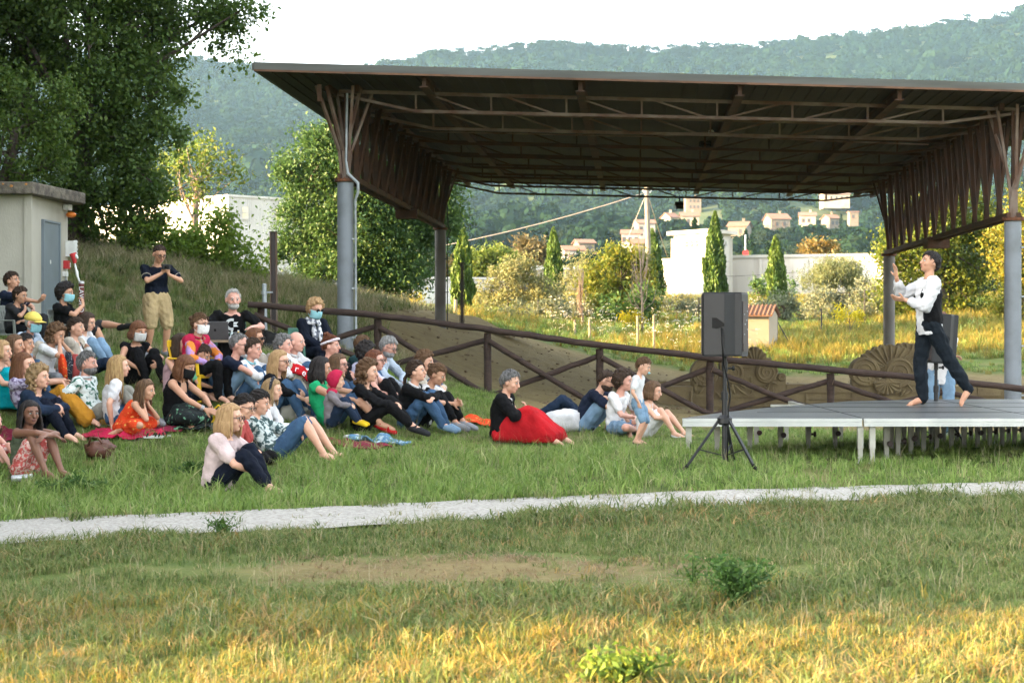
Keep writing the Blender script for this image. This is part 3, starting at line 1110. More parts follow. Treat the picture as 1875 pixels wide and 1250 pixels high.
# a stone block with a bracket mark at the wall's near end
b = MB(); a, c = rl(1196, 705), rl(1262, 765); b.box(((a.x + c.x) / 2, YR - .6, (a.z + c.z) / 2), (c.x - a.x, .5, a.z - c.z))
b.box((c.x - .05, YR - .87, (a.z + c.z) / 2 + .1), (.05, .04, .4))
o_ = b.build('stone_block', M['relief']); tag(o_, 'loose brown moulded block left of the palmette wall', 'stone block')
m = o_.modifiers.new('bevel', 'BEVEL'); m.width = .03; m.segments = 2

# ------------------------------------------------------------------ concrete hut on the left
SH = 104.0
Yh = FOC / SH


def hp(px, py, dy=0.0):
    return Vector((XX(px, Yh), Yh + dy, ZZ(py, Yh)))


hut = empty('concrete_hut', hp(40, 620), 'small grey concrete hut with flat roof slab and steel door', 'hut')
rotH = R(0)
# corner nearest the camera at px 55; right face with the door goes back to px 125
A0, A1, A2 = hp(-90, 0), hp(52, 0), hp(124, 0, 2.35)
zb_, zt2 = ZZ(640, Yh), ZZ(357, Yh)
A3 = A0 + (A2 - A1)
A1b = A1
b = MB()
poly = [(A0.x, A0.y), (A1.x, A1.y), (A2.x, A2.y), (A3.x, A3.y)]
A2.x = XX(124, A2.y)
poly[2] = (A2.x, A2.y)
b.prism(poly, zb_, zt2)
e1 = (Vector((A1.x, A1.y, 0)) - Vector((A0.x, A0.y, 0))).normalized()
e2 = (Vector((A2.x, A2.y, 0)) - Vector((A1.x, A1.y, 0))).normalized()
n2 = Vector((e2.y, -e2.x, 0))
L2 = (Vector((A2.x, A2.y, 0)) - Vector((A1.x, A1.y, 0))).length
b.beam(Vector((A1.x - .0, A1.y - .012, zb_)), Vector((A1.x, A1.y - .012, zt2)), .13, .05)
b.beam(Vector((A1.x - .6, A1.y - .006, (zb_ + zt2) / 2 - .1)), Vector((A1.x - .0, A1.y - .006, (zb_ + zt2) / 2 - .1)), .01, .012)
w_ = b.build('wall', M['concrete'], hut)
b = MB()
ov = .28
c_ = Vector(((A0.x + A2.x) / 2, (A0.y + A2.y) / 2, 0))
pts = []
for p, dx, dy in ((A0, -ov, -ov), (A1, ov * .55, -ov), (A2, ov * 1.25, -.05), (A2, ov * .6, ov), (A3, -ov, ov)):
    pts.append((p.x + dx, p.y + dy))
for k in range(1):
    b.prism(pts, zt2 - .0, zt2 + .21)
rf = b.build('roof_slab', M['concrete_dark'], hut)
m = rf.modifiers.new('bevel', 'BEVEL'); m.width = .02; m.segments = 2
bl = MB()
for k in range(9):
    t_ = random.random()
    p = Vector((pts[0][0], pts[0][1], 0)).lerp(Vector((pts[1][0], pts[1][1], 0)), t_)
    bl.ball((p.x, p.y - .002, zt2 + random.uniform(.04, .17)), (random.uniform(.02, .05), .006, random.uniform(.015, .035)), nu=8, nv=6)
bl.build('lichen_patch', M['lichen'], rf)


def onwall(t_, z, out=0.0):
    p = Vector((A1.x, A1.y, z)) + e2 * (L2 * t_) + n2 * out
    return p


def wall_panel(mb, t0, t1, z0, z1, o0, o1):
    a, c = onwall(t0, 0), onwall(t1, 0)
    vs = []
    for z in (z0, z1):
        for (t_, o) in ((t0, o0), (t1, o0), (t1, o1), (t0, o1)):
            vs.append(onwall(t_, z, o))
    mb.add(vs, [(3, 2, 1, 0), (4, 5, 6, 7), (0, 1, 5, 4), (1, 2, 6, 5), (2, 3, 7, 6), (3, 0, 4, 7)])


td0, td1 = .34, .72
zd = ZZ(407, Yh + 1) 
b = MB(); wall_panel(b, td0, td1, zb_, zd, .01, .03); dr = b.build('door', M['steel_door'], hut)
b = MB(); wall_panel(b, td0 - .03, td0, zb_, zd + .04, .0, .05); wall_panel(b, td1, td1 + .03, zb_, zd + .04, .0, .05); wall_panel(b, td0, td1, zd + .001, zd + .04, .0, .05); b.build('door_frame', M['steel_door'], dr)
b = MB(); p = onwall(td1 - .04, zb_ + 1.0, .07); b.beam(p, p + e2 * -.14, .03); b.beam(onwall(td1 - .04, zb_ + 1.0, .03), p, .03); b.build('handle', M['black_metal'], dr)
b = MB(); wall_panel(b, .49, .515, zd - .75, zd - .68, .031, .034); b.build('notice', M['white_plastic'], dr)
# fittings on the door wall
t = empty('wall_beacon', onwall(.90, ZZ(375, Yh), .06), 'white wall lamp with orange beacon under the hut eaves', 'lamp')
b = MB(); wall_panel(b, .85, .95, ZZ(383, Yh + 1.8), zt2 - .02, .02, .12); b.build('body', M['white_plastic'], t)
b = MB(); p = onwall(.92, ZZ(391, Yh + 1.8), .12); b.ball(p, (.10, .10, .055)); b.build('beacon', M['orange_lamp'], t, smooth=True)
t = empty('socket_box', onwall(.97, ZZ(452, Yh), .06), 'white electrical box on the corner of the concrete hut', 'electrical box')
b = MB(); wall_panel(b, .93, 1.03, ZZ(468, Yh + 1.8), ZZ(439, Yh + 1.8), .004, .16); b.build('case', M['white_plastic'], t)
b = MB()
for k in range(4):
    p = onwall(1.035, ZZ(440 + 7 * k, Yh + 1.8), .12); b.ball(p, (.05, .05, .035), nu=8, nv=6)
b.build('breaker', M['white_plastic'], t, smooth=True)
t = empty('alarm_box', onwall(.91, ZZ(484, Yh), .05), 'small red alarm box on the concrete hut wall beside the steel door', 'alarm box')
b = MB(); wall_panel(b, .875, .945, ZZ(491, Yh + 1.8), ZZ(476, Yh + 1.8), .004, .09); b.build('case', M['red_plastic'], t)
b = MB(); wall_panel(b, .93, .944, ZZ(488, Yh + 1.8), ZZ(480, Yh + 1.8), .091, .096); b.build('label_plate', M['white_plastic'], t)
t = empty('junction_box', onwall(.9, ZZ(500, Yh), .04), 'white junction box with grey conduit below the red alarm box', 'electrical box')
b = MB(); wall_panel(b, .85, .915, ZZ(505, Yh + 1.8), ZZ(496, Yh + 1.8), .004, .07); b.build('case', M['white_plastic'], t)
b = MB(); b.tube([onwall(.905, ZZ(505, Yh + 1.8), .03), onwall(.905, zb_, .03)], .018, 8); b.build('conduit', M['galv'], t)

# plug, cable and dark red post with lettering
pz = lambda px, py: P(px, py, 108)
t = empty('power_plug', pz(136, 475), 'red industrial plug in the electrical box with a white cable', 'plug')
b = MB(); b.tube([pz(133, 464), pz(135, 470), pz(137, 482)], [.062, .055, .028], 12); b.build('plug_body', M['red_plastic'], t, smooth=True, sharp=40)
b = MB(); b.lathe(pz(139, 470), [(.045, 0), (.05, .02), (.03, .03)], 12, axis=Matrix.Rotation(R(70), 3, 'Y')); b.build('cover', M['white_plastic'], t)
b = MB(); b.tube([pz(137, 482), pz(139, 492), pz(140.5, 498), pz(142, 506), pz(146, 517)], [.014, .018, .028, .02, .018], 8); b.build('cable', M['white_plastic'], t, smooth=True)
t = empty('marker_post', pz(149, 580), 'dark red post with vertical white letters beside the concrete hut', 'post')
b = MB(); b.tube([pz(150.5, 615), pz(149, 519)], .046, 14); pst = b.build('shaft', M['pole_red'], t, smooth=True, sharp=40)
b = MB(); b.lathe(pz(149, 519), [(.05, 0), (.05, .03), (.03, .04)], 12); b.build('cap', M['silver'], t)


def text_mesh(txt, size, extrude=.001):
    cu = bpy.data.curves.new('lettering', 'FONT')
    cu.body = txt
    cu.size = size
    cu.extrude = extrude
    cu.align_x = 'CENTER'
    cu.align_y = 'CENTER'
    o = bpy.data.objects.new('lettering', cu)
    COL.objects.link(o)
    bpy.context.view_layer.update()
    me = bpy.data.meshes.new_from_object(o.evaluated_get(bpy.context.evaluated_depsgraph_get()))
    bpy.data.objects.remove(o)
    return me


def text_on(txt, size, parent, m, origin, xdir, updir, name='lettering'):
    me = text_mesh(txt, size)
    xd, ud = Vector(xdir).normalized(), Vector(updir).normalized()
    nd = xd.cross(ud)
    mt = Matrix((xd, ud, nd)).transposed().to_4x4()
    mt.translation = Vector(origin) - (wloc(parent) if parent is not None else Vector())
    me.transform(mt)
    me.materials.clear()
    me.materials.append(m)
    return new_obj(name, me, parent)


text_on('LAVORO', .11, pst, M['white_flat'], pz(150, 548) + Vector((.0, -.05, 0)), (0, 0, -1), (1, 0, 0))

# ------------------------------------------------------------------ bare steel posts, galvanised post
for px, yt, yb, s, lab in ((502, 425, 632, 98, 'tall brown steel post beside the left column of the canopy'), (846, 481, 612, 66, 'brown steel post standing on the berm beyond the rear left column')):
    a, c = P(px, yb, s), P(px - (1.5 if s > 90 else 0), yt, s)
    t = empty('steel_post', a, lab, 'post', 'steel posts by the canopy')
    b = MB(); b.beam(a, c, .07, .06); b.build('web', M['brown_metal'], t)
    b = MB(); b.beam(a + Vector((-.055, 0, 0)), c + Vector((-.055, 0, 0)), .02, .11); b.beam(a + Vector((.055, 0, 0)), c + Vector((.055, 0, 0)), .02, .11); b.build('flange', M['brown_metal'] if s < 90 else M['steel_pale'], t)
    b = MB(); b.box(c, (.14, .12, .02)); b.build('cap', M['brown_metal'], t)
a, c = P(486, 640, 99), P(484, 522, 99)
t = empty('gate_post', a, 'pale galvanised post with bracket behind the start of the log fence', 'post')
b = MB(); b.tube([a, c], .043, 12); b.lathe(c, [(.046, 0), (.046, .02), (.02, .03)], 12); b.build('tube', M['galv'], t, smooth=True, sharp=40)
b = MB(); q = P(490, 535, 99); b.beam(q + Vector((-.06, -.03, 0)), q + Vector((.1, -.03, 0)), .03); b.lathe(P(484, 536, 99), [(.055, -.03), (.055, .03)], 12); b.build('bracket', M['galv'], t)

# pallet lying on the berm
a = P(930, 617, 64)
t = empty('pallet', a, 'wooden pallet lying on the earth berm behind the fence', 'pallet')
b = MB()
for k in range(6):
    b.box(a + Vector((0, -.45 + .18 * k, .1)), (1.2, .11, .022))
b.build('deck_board', M['pallet'], t)
b = MB()
for i in (-1, 0, 1):
    for j in (-1, 0, 1):
        b.box(a + Vector((.53 * i, .4 * j, .045)), (.12, .12, .086))
b.build('block', M['pallet'], t)

# ------------------------------------------------------------------ utility pole and wires
Yp = 80.0
pp = lambda px, py, Y=Yp: Vector((XX(px, Y), Y, ZZ(py, Y)))
base = pp(1190, 592)
base.z = g1(base.x, base.y) - .3
t = empty('utility_pole', base, 'tall grey utility pole with guy wires in the sunlit meadow', 'utility pole')
b = MB(); b.tube([base, pp(1184, 343)], [.15, .105], 12); b.build('shaft', M['pole_wood'], t, smooth=True, sharp=40)
b = MB(); b.beam(pp(1178, 352), pp(1192, 352), .06); 
for x in (1178, 1185, 1192):
    b.lathe(pp(x, 350), [(.04, 0), (.05, .06), (.03, .12)], 8)
b.build('insulator', M['lamp_white'], t)


def wire(name, pts, r, label, m='wire', group=None, cat='wire'):
    b = MB(); b.tube(pts, r, 6)
    return tag(b.build(name, M[m], smooth=True), label, cat, group)


def sag(a, c, dz, n=14):
    return [a.lerp(c, i / n) + Vector((0, 0, -dz * 4 * (i / n) * (1 - i / n))) for i in range(n + 1)]


wire('overhead_wire', sag(pp(1184, 352), pp(700, 470, 78), .25), .022, 'pale overhead wire running down left from the pole top towards the rear left column')
wire('guy_wire', sag(pp(1181, 360), pp(1084, 588, 76), .05), .016, 'guy wire from the pole top down left behind the golden bush')
wire('guy_wire', sag(pp(1188, 362), pp(1222, 470, 95), .05), .016, 'guy wire from the pole top down right to the white tower roof')
wire('overhead_wire', sag(pp(1190, 498, 84), pp(1335, 478, 118), .2), .012, 'thin dark upper wire crossing the white tower', 'black_cable')
wire('overhead_wire', sag(pp(1190, 508, 84), pp(1620, 478, 119), .3), .012, 'thin dark lower wire along the long white wall', 'black_cable')

# ------------------------------------------------------------------ white works buildings
Yt = 121.0


def building(name, px0, px1, pyt, Y, depth, label, cat, m, pxside=None, base=None, group=None, capm=None, cap_over=.25, cap_h=.28, turn=0.0):
    """box building whose near face runs from px0 to px1 at distance Y (turn: right end recedes by this many metres)"""
    a = Vector((XX(px0, Y), Y, 0))
    Y1 = Y + turn
    c = Vector((XX(px1, Y1), Y1, 0))
    e = (c - a).normalized()
    n = Vector((-e.y, e.x, 0))
    zt_ = ZZ(pyt, Y)
    zb0 = min(g1(a.x, a.y), g1(c.x, c.y)) - 1.0 if base is None else base
    t = empty(name, (a + c) / 2 + Vector((0, 0, zb0)), label, cat, group)
    b = MB()
    poly = [(p.x, p.y) for p in (a, c, c + n * depth, a + n * depth)]
    b.prism(poly, zb0, zt_)
    w = b.build('wall', M[m], t)
    if capm:
        b = MB()
        o = cap_over
        poly2 = [((p + q).x, (p + q).y) for p, q in ((a, -e * o - n * o), (c, e * o - n * o), (c + n * depth, e * o + n * o), (a + n * depth, -e * o + n * o))]
        b.prism(poly2, zt_ + .002, zt_ + cap_h)
        b.build('roof', M[capm], t)
    return t, a, c, e, n, zb0, zt_


# tower standing corner-on
a = Vector((XX(1234, 123.0), 123.0, 0)); c = Vector((XX(1299, 119.5), 119.5, 0)); d_ = Vector((XX(1338, 122.5), 122.5, 0))
zt_ = ZZ(428, 121); zb0 = g1(0, 120) - 1
tw = empty('white_tower', (c.x, c.y, zb0), 'square white tower with a flat projecting roof behind the cypresses', 'tower')
b = MB(); q = a + d_ - c
b.prism([(p.x, p.y) for p in (a, c, d_, q)], zb0, zt_)
b.beam(Vector((a.x + .05, a.y - .06, zb0)), Vector((a.x + .05, a.y - .06, zt_ - .25)), .5, .25)
b.beam(Vector((c.x - .12, c.y - .02, zb0)), Vector((c.x - .12, c.y - .02, zt_ - .25)), .42, .3)
b.beam(Vector((d_.x - .12, d_.y - .08, zb0)), Vector((d_.x - .12, d_.y - .08, zt_ - .25)), .45, .25)
b.build('wall', M['plaster_white'], tw)
b = MB(); k = .5
cen = (a + d_) / 2
b.prism([(p.x + (p - cen).normalized().x * k, p.y + (p - cen).normalized().y * k) for p in (a, c, d_, q)], zt_ + .002, zt_ + .25)
b.build('roof', M['plaster_white'], tw)
ea = (c - a).normalized(); na = Vector((ea.y, -ea.x, 0))
b = MB()
for i, t_ in enumerate((.37, .52, .67)):
    p = a.lerp(c, t_) + na * .06 + Vector((0, 0, ZZ(446.5, 121)))
    for q_ in range(10):
        an = q_ * .628
        dd = ea * math.cos(an) + Vector((0, 0, math.sin(an)))
        b.beam(p + dd * .1, p + dd * (.24 if q_ % 2 else .18), .05, .04)
    b.beam(p - ea * .3, p + ea * .3, .05, .04)
b.build('ornament', M['ornament'], tw)
b = MB(); eb = (d_ - c).normalized(); nb_ = Vector((eb.y, -eb.x, 0))
p = c.lerp(d_, .72) + nb_ * .05 + Vector((0, 0, ZZ(446, 121)))
pts = [p + eb * math.cos(i * .314) * .22 + Vector((0, 0, math.sin(i * .314) * .22)) for i in range(21)]
b.tube(pts, .045, 6, cap=False)
b.build('ring_ornament', M['plaster_grey'], tw)

t, a, c, e, n, zb0, zt_ = building('long_white_wall', 1300, 1660, 473, 126, 9, 'long rain-stained white factory wall right of the tower', 'building', 'plaster_stained', turn=-4.5, capm='plaster_white', cap_over=.12, cap_h=.2)
for px in (1395, 1480, 1560):
    b = MB(); p = a.lerp(c, (px - 1300) / 360.0); b.beam(Vector((p.x, p.y - .06, zb0)), Vector((p.x, p.y - .06, zt_ - .1)), .2, .12); b.build('pilaster', M['plaster_stained'], t)
t, a, c, e, n, zb0, zt_ = building('white_annex', 1198, 1240, 478, 127, 8, 'low white annex between the utility pole and the tower', 'building', 'plaster_white', turn=-1.5, capm='plaster_white', cap_over=.1, cap_h=.15)
b = MB(); p = a.lerp(c, .45); b.beam(Vector((p.x, p.y - .08, zb0)), Vector((p.x, p.y - .08, ZZ(484, 127))), .5, .2); b.build('pilaster', M['plaster_grey'], t)

# white industrial shed at left, corner-on
t, a, c, e, n, zb0, zt_ = building('industrial_shed', 418, 640, 360, 98, 30, 'tall white clad industrial shed between the trees at left', 'building', 'sheet_white', turn=6, capm='sheet_white', cap_over=.08, cap_h=.12)
for px in (446, 505, 560):
    b = MB(); p = a.lerp(c, (px - 418) / 222.0); z = ZZ(388, 98.0)
    b.box((p.x, p.y - .04, z), (.42, .1, .62)); wdw = b.build('window', M['window_cream'], t)
    b = MB(); b.box((p.x, p.y - .1, z), (.54, .04, .06)); b.box((p.x, p.y - .1, z - .36), (.6, .06, .06)); b.build('frame', M['sheet_white'], wdw)
b = MB()
for i in range(60):
    p = a.lerp(c, i / 59.0)
    b.beam(Vector((p.x, p.y - .015, zb0)), Vector((p.x, p.y - .015, zt_ - .02)), .03, .03)
b.build('cladding_rib', M['sheet_white'], t)
# white silo beside it
p0 = Vector((XX(402, 108), 108, 0)); zg_ = g1(p0.x, 108) - 1
t = empty('silo', (p0.x, p0.y, zg_), 'small white silo with domed top left of the industrial shed', 'silo')
b = MB(); b.lathe((p0.x, p0.y, 0), [(.42, zg_), (.42, ZZ(372, 108)), (.36, ZZ(364, 108)), (.2, ZZ(359, 108)), (.02, ZZ(358, 108))], 16); b.build('drum', M['sheet_white'], t, smooth=True, sharp=50)
b = MB()
for z in np.arange(zg_ + 1, ZZ(372, 108), .8):
    b.lathe((p0.x, p0.y, z), [(.44, 0), (.44, .06)], 16)
b.build('hoop', M['galv'], t)

t, a, c, e, n, zb0, zt_ = building('low_white_shed', 728, 905, 510, 92, 6, 'long low white shed seen between the canopy columns', 'building', 'sheet_white', turn=2, capm='sheet_white', cap_over=.1, cap_h=.12)
b = MB(); b.beam(Vector((a.x, a.y - .12, ZZ(545, 92))), Vector((c.x, c.y - .12, ZZ(545, 92))), .1, .9); b.build('plinth', M['plaster_grey'], t)
b = MB()
for i in range(30):
    p = a.lerp(c, i / 29.0); b.beam(Vector((p.x, p.y - .015, ZZ(543, 92))), Vector((p.x, p.y - .015, zt_ - .02)), .03, .03)
b.build('cladding_rib', M['sheet_white'], t)
t, a, c, e, n, zb0, zt_ = building('cream_workshop', 902, 1060, 494, 110, 8, 'flat cream workshop behind the pale bushes', 'building', 'plaster_cream', capm='plaster_white', cap_over=.1, cap_h=.25)
b = MB(); b.box(((a.x + c.x) / 2, a.y - .05, zt_ - .9), ((c.x - a.x) * .7, .1, .6)); b.build('window', M['window_dark'], t)

# tiny tiled meter hut in the meadow
Yk = 61.0
x0, x1, x2_ = XX(1366, Yk), XX(1408, Yk), XX(1424, Yk + .7)
zg_ = g1(x0, Yk) - .2
t = empty('meter_hut', ((x0 + x1) / 2, Yk, zg_), 'tiny plastered hut with terracotta roof standing in the meadow', 'hut')
z1, z2r = ZZ(577, Yk), ZZ(561, Yk)
b = MB(); dp = Vector((x2_ - x1, .75, 0))
A = Vector((x0 - .25, Yk, 0)); B = Vector((x1, Yk, 0))
b.prism([(A.x, A.y), (B.x, B.y), (B.x + dp.x, B.y + dp.y), (A.x + dp.x, A.y + dp.y)], zg_, z1)
g0, g2 = B, B + dp
gm_ = (g0 + g2) / 2
b.add([(g0.x, g0.y, z1), (g2.x, g2.y, z1), (gm_.x, gm_.y, z2r - .03), (A.x, A.y, z1), (A.x + dp.x, A.y + dp.y, z1), ((A.x + A.x + dp.x) / 2, A.y + dp.y / 2, z2r - .03)], [(0, 1, 2), (3, 5, 4)])
b.build('wall', M['plaster_cream'], t)
b = MB()
for sgn in (0, 1):
    e0 = (Vector((0, 0, 0)) if sgn == 0 else dp)
    lo0, lo1 = A + e0 + Vector((-.08, 0, z1)), B + e0 + Vector((.08, 0, z1))
    out_ = (Vector((0, -.1, -.05)) if sgn == 0 else Vector((.02, .1, -.05)))
    hi0, hi1 = A + dp / 2 + Vector((-.08, 0, z2r)), B + dp / 2 + Vector((.08, 0, z2r))
    b.add([lo0 + out_, lo1 + out_, hi1, hi0, lo0 + out_ + Vector((0, 0, .05)), lo1 + out_ + Vector((0, 0, .05)), hi1 + Vector((0, 0, .05)), hi0 + Vector((0, 0, .05))], [(3, 2, 1, 0), (4, 5, 6, 7), (0, 1, 5, 4), (1, 2, 6, 5), (2, 3, 7, 6), (3, 0, 4, 7)])
    for i in range(9):
        k = i / 8
        b.tube([(lo0 + out_).lerp(lo1 + out_, k) + Vector((0, 0, .06)), hi0.lerp(hi1, k) + Vector((0, 0, .06))], .035, 6)
b.build('roof', M['terracotta'], t)


# ------------------------------------------------------------------ houses on the hillside
def house(px0, px1, pye, pyb, Y, label, wallm='stone_house', name='stone_house', ridge=.35, depth=7.0, split=.62, wins=((.25, .5), (.6, .5)), hip=False, chim=True, rot=0.0):
    """gable house: eaves row pye, base row pyb, left/right pixel px0/px1; corner at split"""
    s = FOC / Y
    w = (px1 - px0) / s
    xm = XX((px0 + px1) / 2, Y)
    z1, z0 = ZZ(pye, Y), ZZ(pyb, Y) - 2.5
    t = empty(name, (xm, Y, z0), label, 'house', 'houses on the far hillside')
    c, sn = math.cos(R(rot)), math.sin(R(rot))
    w2 = w / (abs(c) + .0) * (1 if rot == 0 else .8)

    def T(x, y, z):
        return Vector((xm + x * c - y * sn, Y + depth / 2 + x * sn + y * c, z))
    hw, hd = w2 / 2, depth / 2
    b = MB()
    vs = [T(-hw, -hd, z0), T(hw, -hd, z0), T(hw, hd, z0), T(-hw, hd, z0), T(-hw, -hd, z1), T(hw, -hd, z1), T(hw, hd, z1), T(-hw, hd, z1)]
    rz = z1 + ridge * depth * .5
    vs += [T(-hw, 0, rz - .1), T(hw, 0, rz - .1)]
    b.add(vs, [(0, 1, 5, 4), (1, 2, 6, 9, 5), (2, 3, 7, 6), (3, 0, 4, 8, 7)])
    b.build('wall', M[wallm], t)
    b = MB()
    o = .45
    for sg in (-1, 1):
        lo0, lo1 = T(-hw - o, sg * (hd + o), z1 - .12), T(hw + o, sg * (hd + o), z1 - .12)
        hi0, hi1 = T(-hw - o, 0, rz), T(hw + o, 0, rz)
        up = Vector((0, 0, .22))
        b.add([lo0, lo1, hi1, hi0, lo0 + up, lo1 + up, hi1 + up, hi0 + up], [(3, 2, 1, 0), (4, 5, 6, 7), (0, 1, 5, 4), (1, 2, 6, 5), (2, 3, 7, 6), (3, 0, 4, 7)])
    rf = b.build('roof', M['terracotta'], t)
    if chim:
        b = MB(); b.box(T(hw * .4, .6, rz + .4), (.7, .7, 1.4)); b.box(T(hw * .4, .6, rz + 1.15), (.9, .9, .12)); b.build('chimney', M[wallm], rf)
    for (fx, fz) in wins:
        b = MB(); p = T(-hw + w2 * fx, -hd, z1 - 1.3 - fz); b.box(p, (.95, .1, 1.35), Matrix.Rotation(R(rot), 3, 'Z')); wd = b.build('window', M['window_dark'], t)
        b = MB(); b.box(p + Vector((0, -.06, -.75)), (1.25, .16, .12), Matrix.Rotation(R(rot), 3, 'Z')); b.box(p + Vector((-.6, -.06, 0)), (.14, .12, 1.4)); b.build('shutter', M['shutter'], wd)
    return t


house(1026, 1072, 458, 476, 420, 'low white farmhouse with terracotta roof in the trees above the golden bush', 'house_white', 'farmhouse', .3, 7, wins=((.35, .3), (.55, .3), (.78, .3)), rot=6)
house(1052, 1088, 445, 474, 432, 'stone tower house with hipped tiles above the low white farmhouse', 'stone_house', 'stone_house', .3, 6, wins=((.72, .2),), chim=False, rot=12)
house(1075, 1093, 470, 482, 405, 'small stone barn just below the tower house', 'stone_house', 'stone_barn', .3, 5, wins=((.4, .2),), chim=False)
house(1136, 1180, 428, 444, 500, 'white villa with three dark windows beside the utility pole', 'house_white', 'villa', .3, 8, wins=((.15, .3), (.45, .3), (.78, .3)), rot=-5)
house(1162, 1202, 409, 423, 560, 'pale upper villa directly above the three-window one', 'house_white', 'villa', .32, 8, wins=((.2, .4),), rot=5)
house(1158, 1178, 446, 455, 470, 'little outbuilding with red tiles below the white villa', 'stone_house', 'outbuilding', .5, 5, wins=((.4, .2),), chim=False)
house(1218, 1238, 398, 404, 640, 'tiny gabled cottage left of the hillside bungalow', 'plaster_cream', 'cottage', .5, 7, wins=((.5, .3),), rot=25)
house(1248, 1280, 396, 405, 640, 'long low bungalow with brown roof high on the slope', 'plaster_cream', 'bungalow', .4, 8, wins=((.12, .3), (.4, .3)))
house(1256, 1284, 362, 384, 900, 'grey stone block house with rows of windows under the rear truss', 'stone_house', 'stone_house', .1, 10, wins=((.3, .3), (.55, .3), (.8, .3), (.3, 3.4), (.55, 3.4), (.8, 3.4)))
house(1337, 1378, 414, 438, 520, 'stone farmhouse with brown roof just right of the tower top', 'stone_house', 'farmhouse', .35, 8, wins=((.7, .2), (.7, 2.6)), rot=-18)
house(1404, 1448, 401, 418, 600, 'broad stone house with terracotta roof between hillside trees', 'stone_house', 'stone_house', .4, 10, wins=((.3, .4), (.7, .4)), rot=8)
house(1464, 1500, 395, 412, 640, 'sunlit ochre house half hidden by a leafy tree', 'plaster_cream', 'country_house', .3, 9, wins=((.25, .4), (.6, .4)), rot=-8)
house(1512, 1536, 400, 416, 610, 'stone house with a tall chimney at the right of the hillside', 'stone_house', 'stone_house', .4, 7, wins=((.3, .3), (.7, .3)), rot=15)
house(1556, 1572, 388, 402, 680, 'slim stone turret standing alone at the right of the slope', 'stone_house', 'turret', .1, 5, wins=((.4, .5),), chim=False)
house(1508, 1556, 356, 372, 880, 'large pale villa with many windows behind the roof truss', 'plaster_cream', 'villa', .25, 12, wins=((.1, .3), (.3, .3), (.5, .3), (.7, .3), (.9, .3)))
# mast and disc sign on the tower roof side
t = empty('road_sign', (XX(1365, 140), 140, g1(XX(1365, 140), 140)), 'small round red sign on a pole above the long white wall', 'sign')
b = MB(); b.tube([(XX(1365, 140), 140, ZZ(560, 140)), (XX(1365, 140), 140, ZZ(430, 140))], .06, 8); b.build('pole', M['galv'], t)
b = MB(); b.lathe((XX(1365, 140), 139.9, ZZ(463, 140)), [(.24, 0), (.24, .04)], 18, axis=Matrix.Rotation(R(90), 3, 'X')); b.build('disc', M['red_plastic'], t)
t = empty('street_lamp', (XX(993, 120), 120, g1(XX(993, 120), 120)), 'street lamp with white head above the cream workshop', 'street lamp')
b = MB(); b.tube([(XX(993, 120), 120, g1(XX(993, 120), 120)), (XX(993, 120), 120, ZZ(475, 120)), (XX(996, 120), 120, ZZ(472, 120))], .05, 8); b.build('pole', M['galv'], t)
b = MB(); b.ball((XX(997, 120), 120, ZZ(472, 120)), (.32, .15, .1)); b.build('lamp_head', M['lamp_white'], t, smooth=True)
# ------------------------------------------------------------------ leaves, trees, bushes
L = {}
L['oak'] = leaf_mat('oak_leaf', [(.016, .042, .009), (.040, .085, .016), (.075, .13, .023), (.11, .16, .028)], trans=.42)
L['maple'] = leaf_mat('maple_leaf', [(.05, .10, .016), (.08, .14, .022), (.13, .17, .028), (.28, .21, .03)], trans=.42)  # lighter, warmer stops carry some yellowish light in the leaf colour
L['light'] = leaf_mat('light_leaf', [(.07, .14, .02), (.12, .20, .03), (.18, .25, .04), (.26, .27, .05)], trans=.42)
L['bush'] = leaf_mat('bush_leaf', [(.12, .22, .03), (.18, .29, .04), (.25, .35, .06), (.33, .36, .08)], trans=.5)
L['ash'] = leaf_mat('ash_leaf', [(.022, .058, .016), (.04, .09, .022), (.06, .12, .026), (.085, .14, .034)], trans=.35)
L['gold'] = leaf_mat('golden_leaf', [(.05, .095, .012), (.095, .135, .016), (.155, .165, .018), (.21, .165, .016)], trans=.42)
L['cypress'] = leaf_mat('cypress_spray', [(.03, .065, .012), (.05, .10, .016), (.085, .145, .022), (.12, .17, .028)], trans=.25)
L['olive'] = leaf_mat('olive_leaf', [(.08, .11, .065), (.12, .15, .09), (.17, .19, .12), (.22, .22, .12)], trans=.3)
L['pale'] = leaf_mat('pale_leaf', [(.09, .12, .045), (.14, .165, .065), (.19, .20, .085), (.16, .16, .06)], trans=.4)
L['pine'] = leaf_mat('pine_needles', [(.05, .09, .015), (.08, .13, .02), (.11, .16, .025), (.13, .16, .03)], trans=.3)
L['dry'] = leaf_mat('dry_leaf', [(.06, .065, .03), (.09, .085, .04), (.12, .095, .04), (.06, .065, .03)], trans=.3)
L['yellow'] = leaf_mat('yellow_leaf', [(.42, .36, .01), (.55, .44, .015), (.35, .34, .02), (.60, .46, .02)], trans=.4)
L['orange'] = leaf_mat('orange_leaf', [(.12, .09, .02), (.17, .105, .02), (.10, .09, .025), (.19, .12, .025)], trans=.4)
L['weed'] = leaf_mat('weed_leaf', [(.035, .085, .018), (.055, .12, .025), (.085, .15, .03), (.12, .18, .03)], trans=.4)


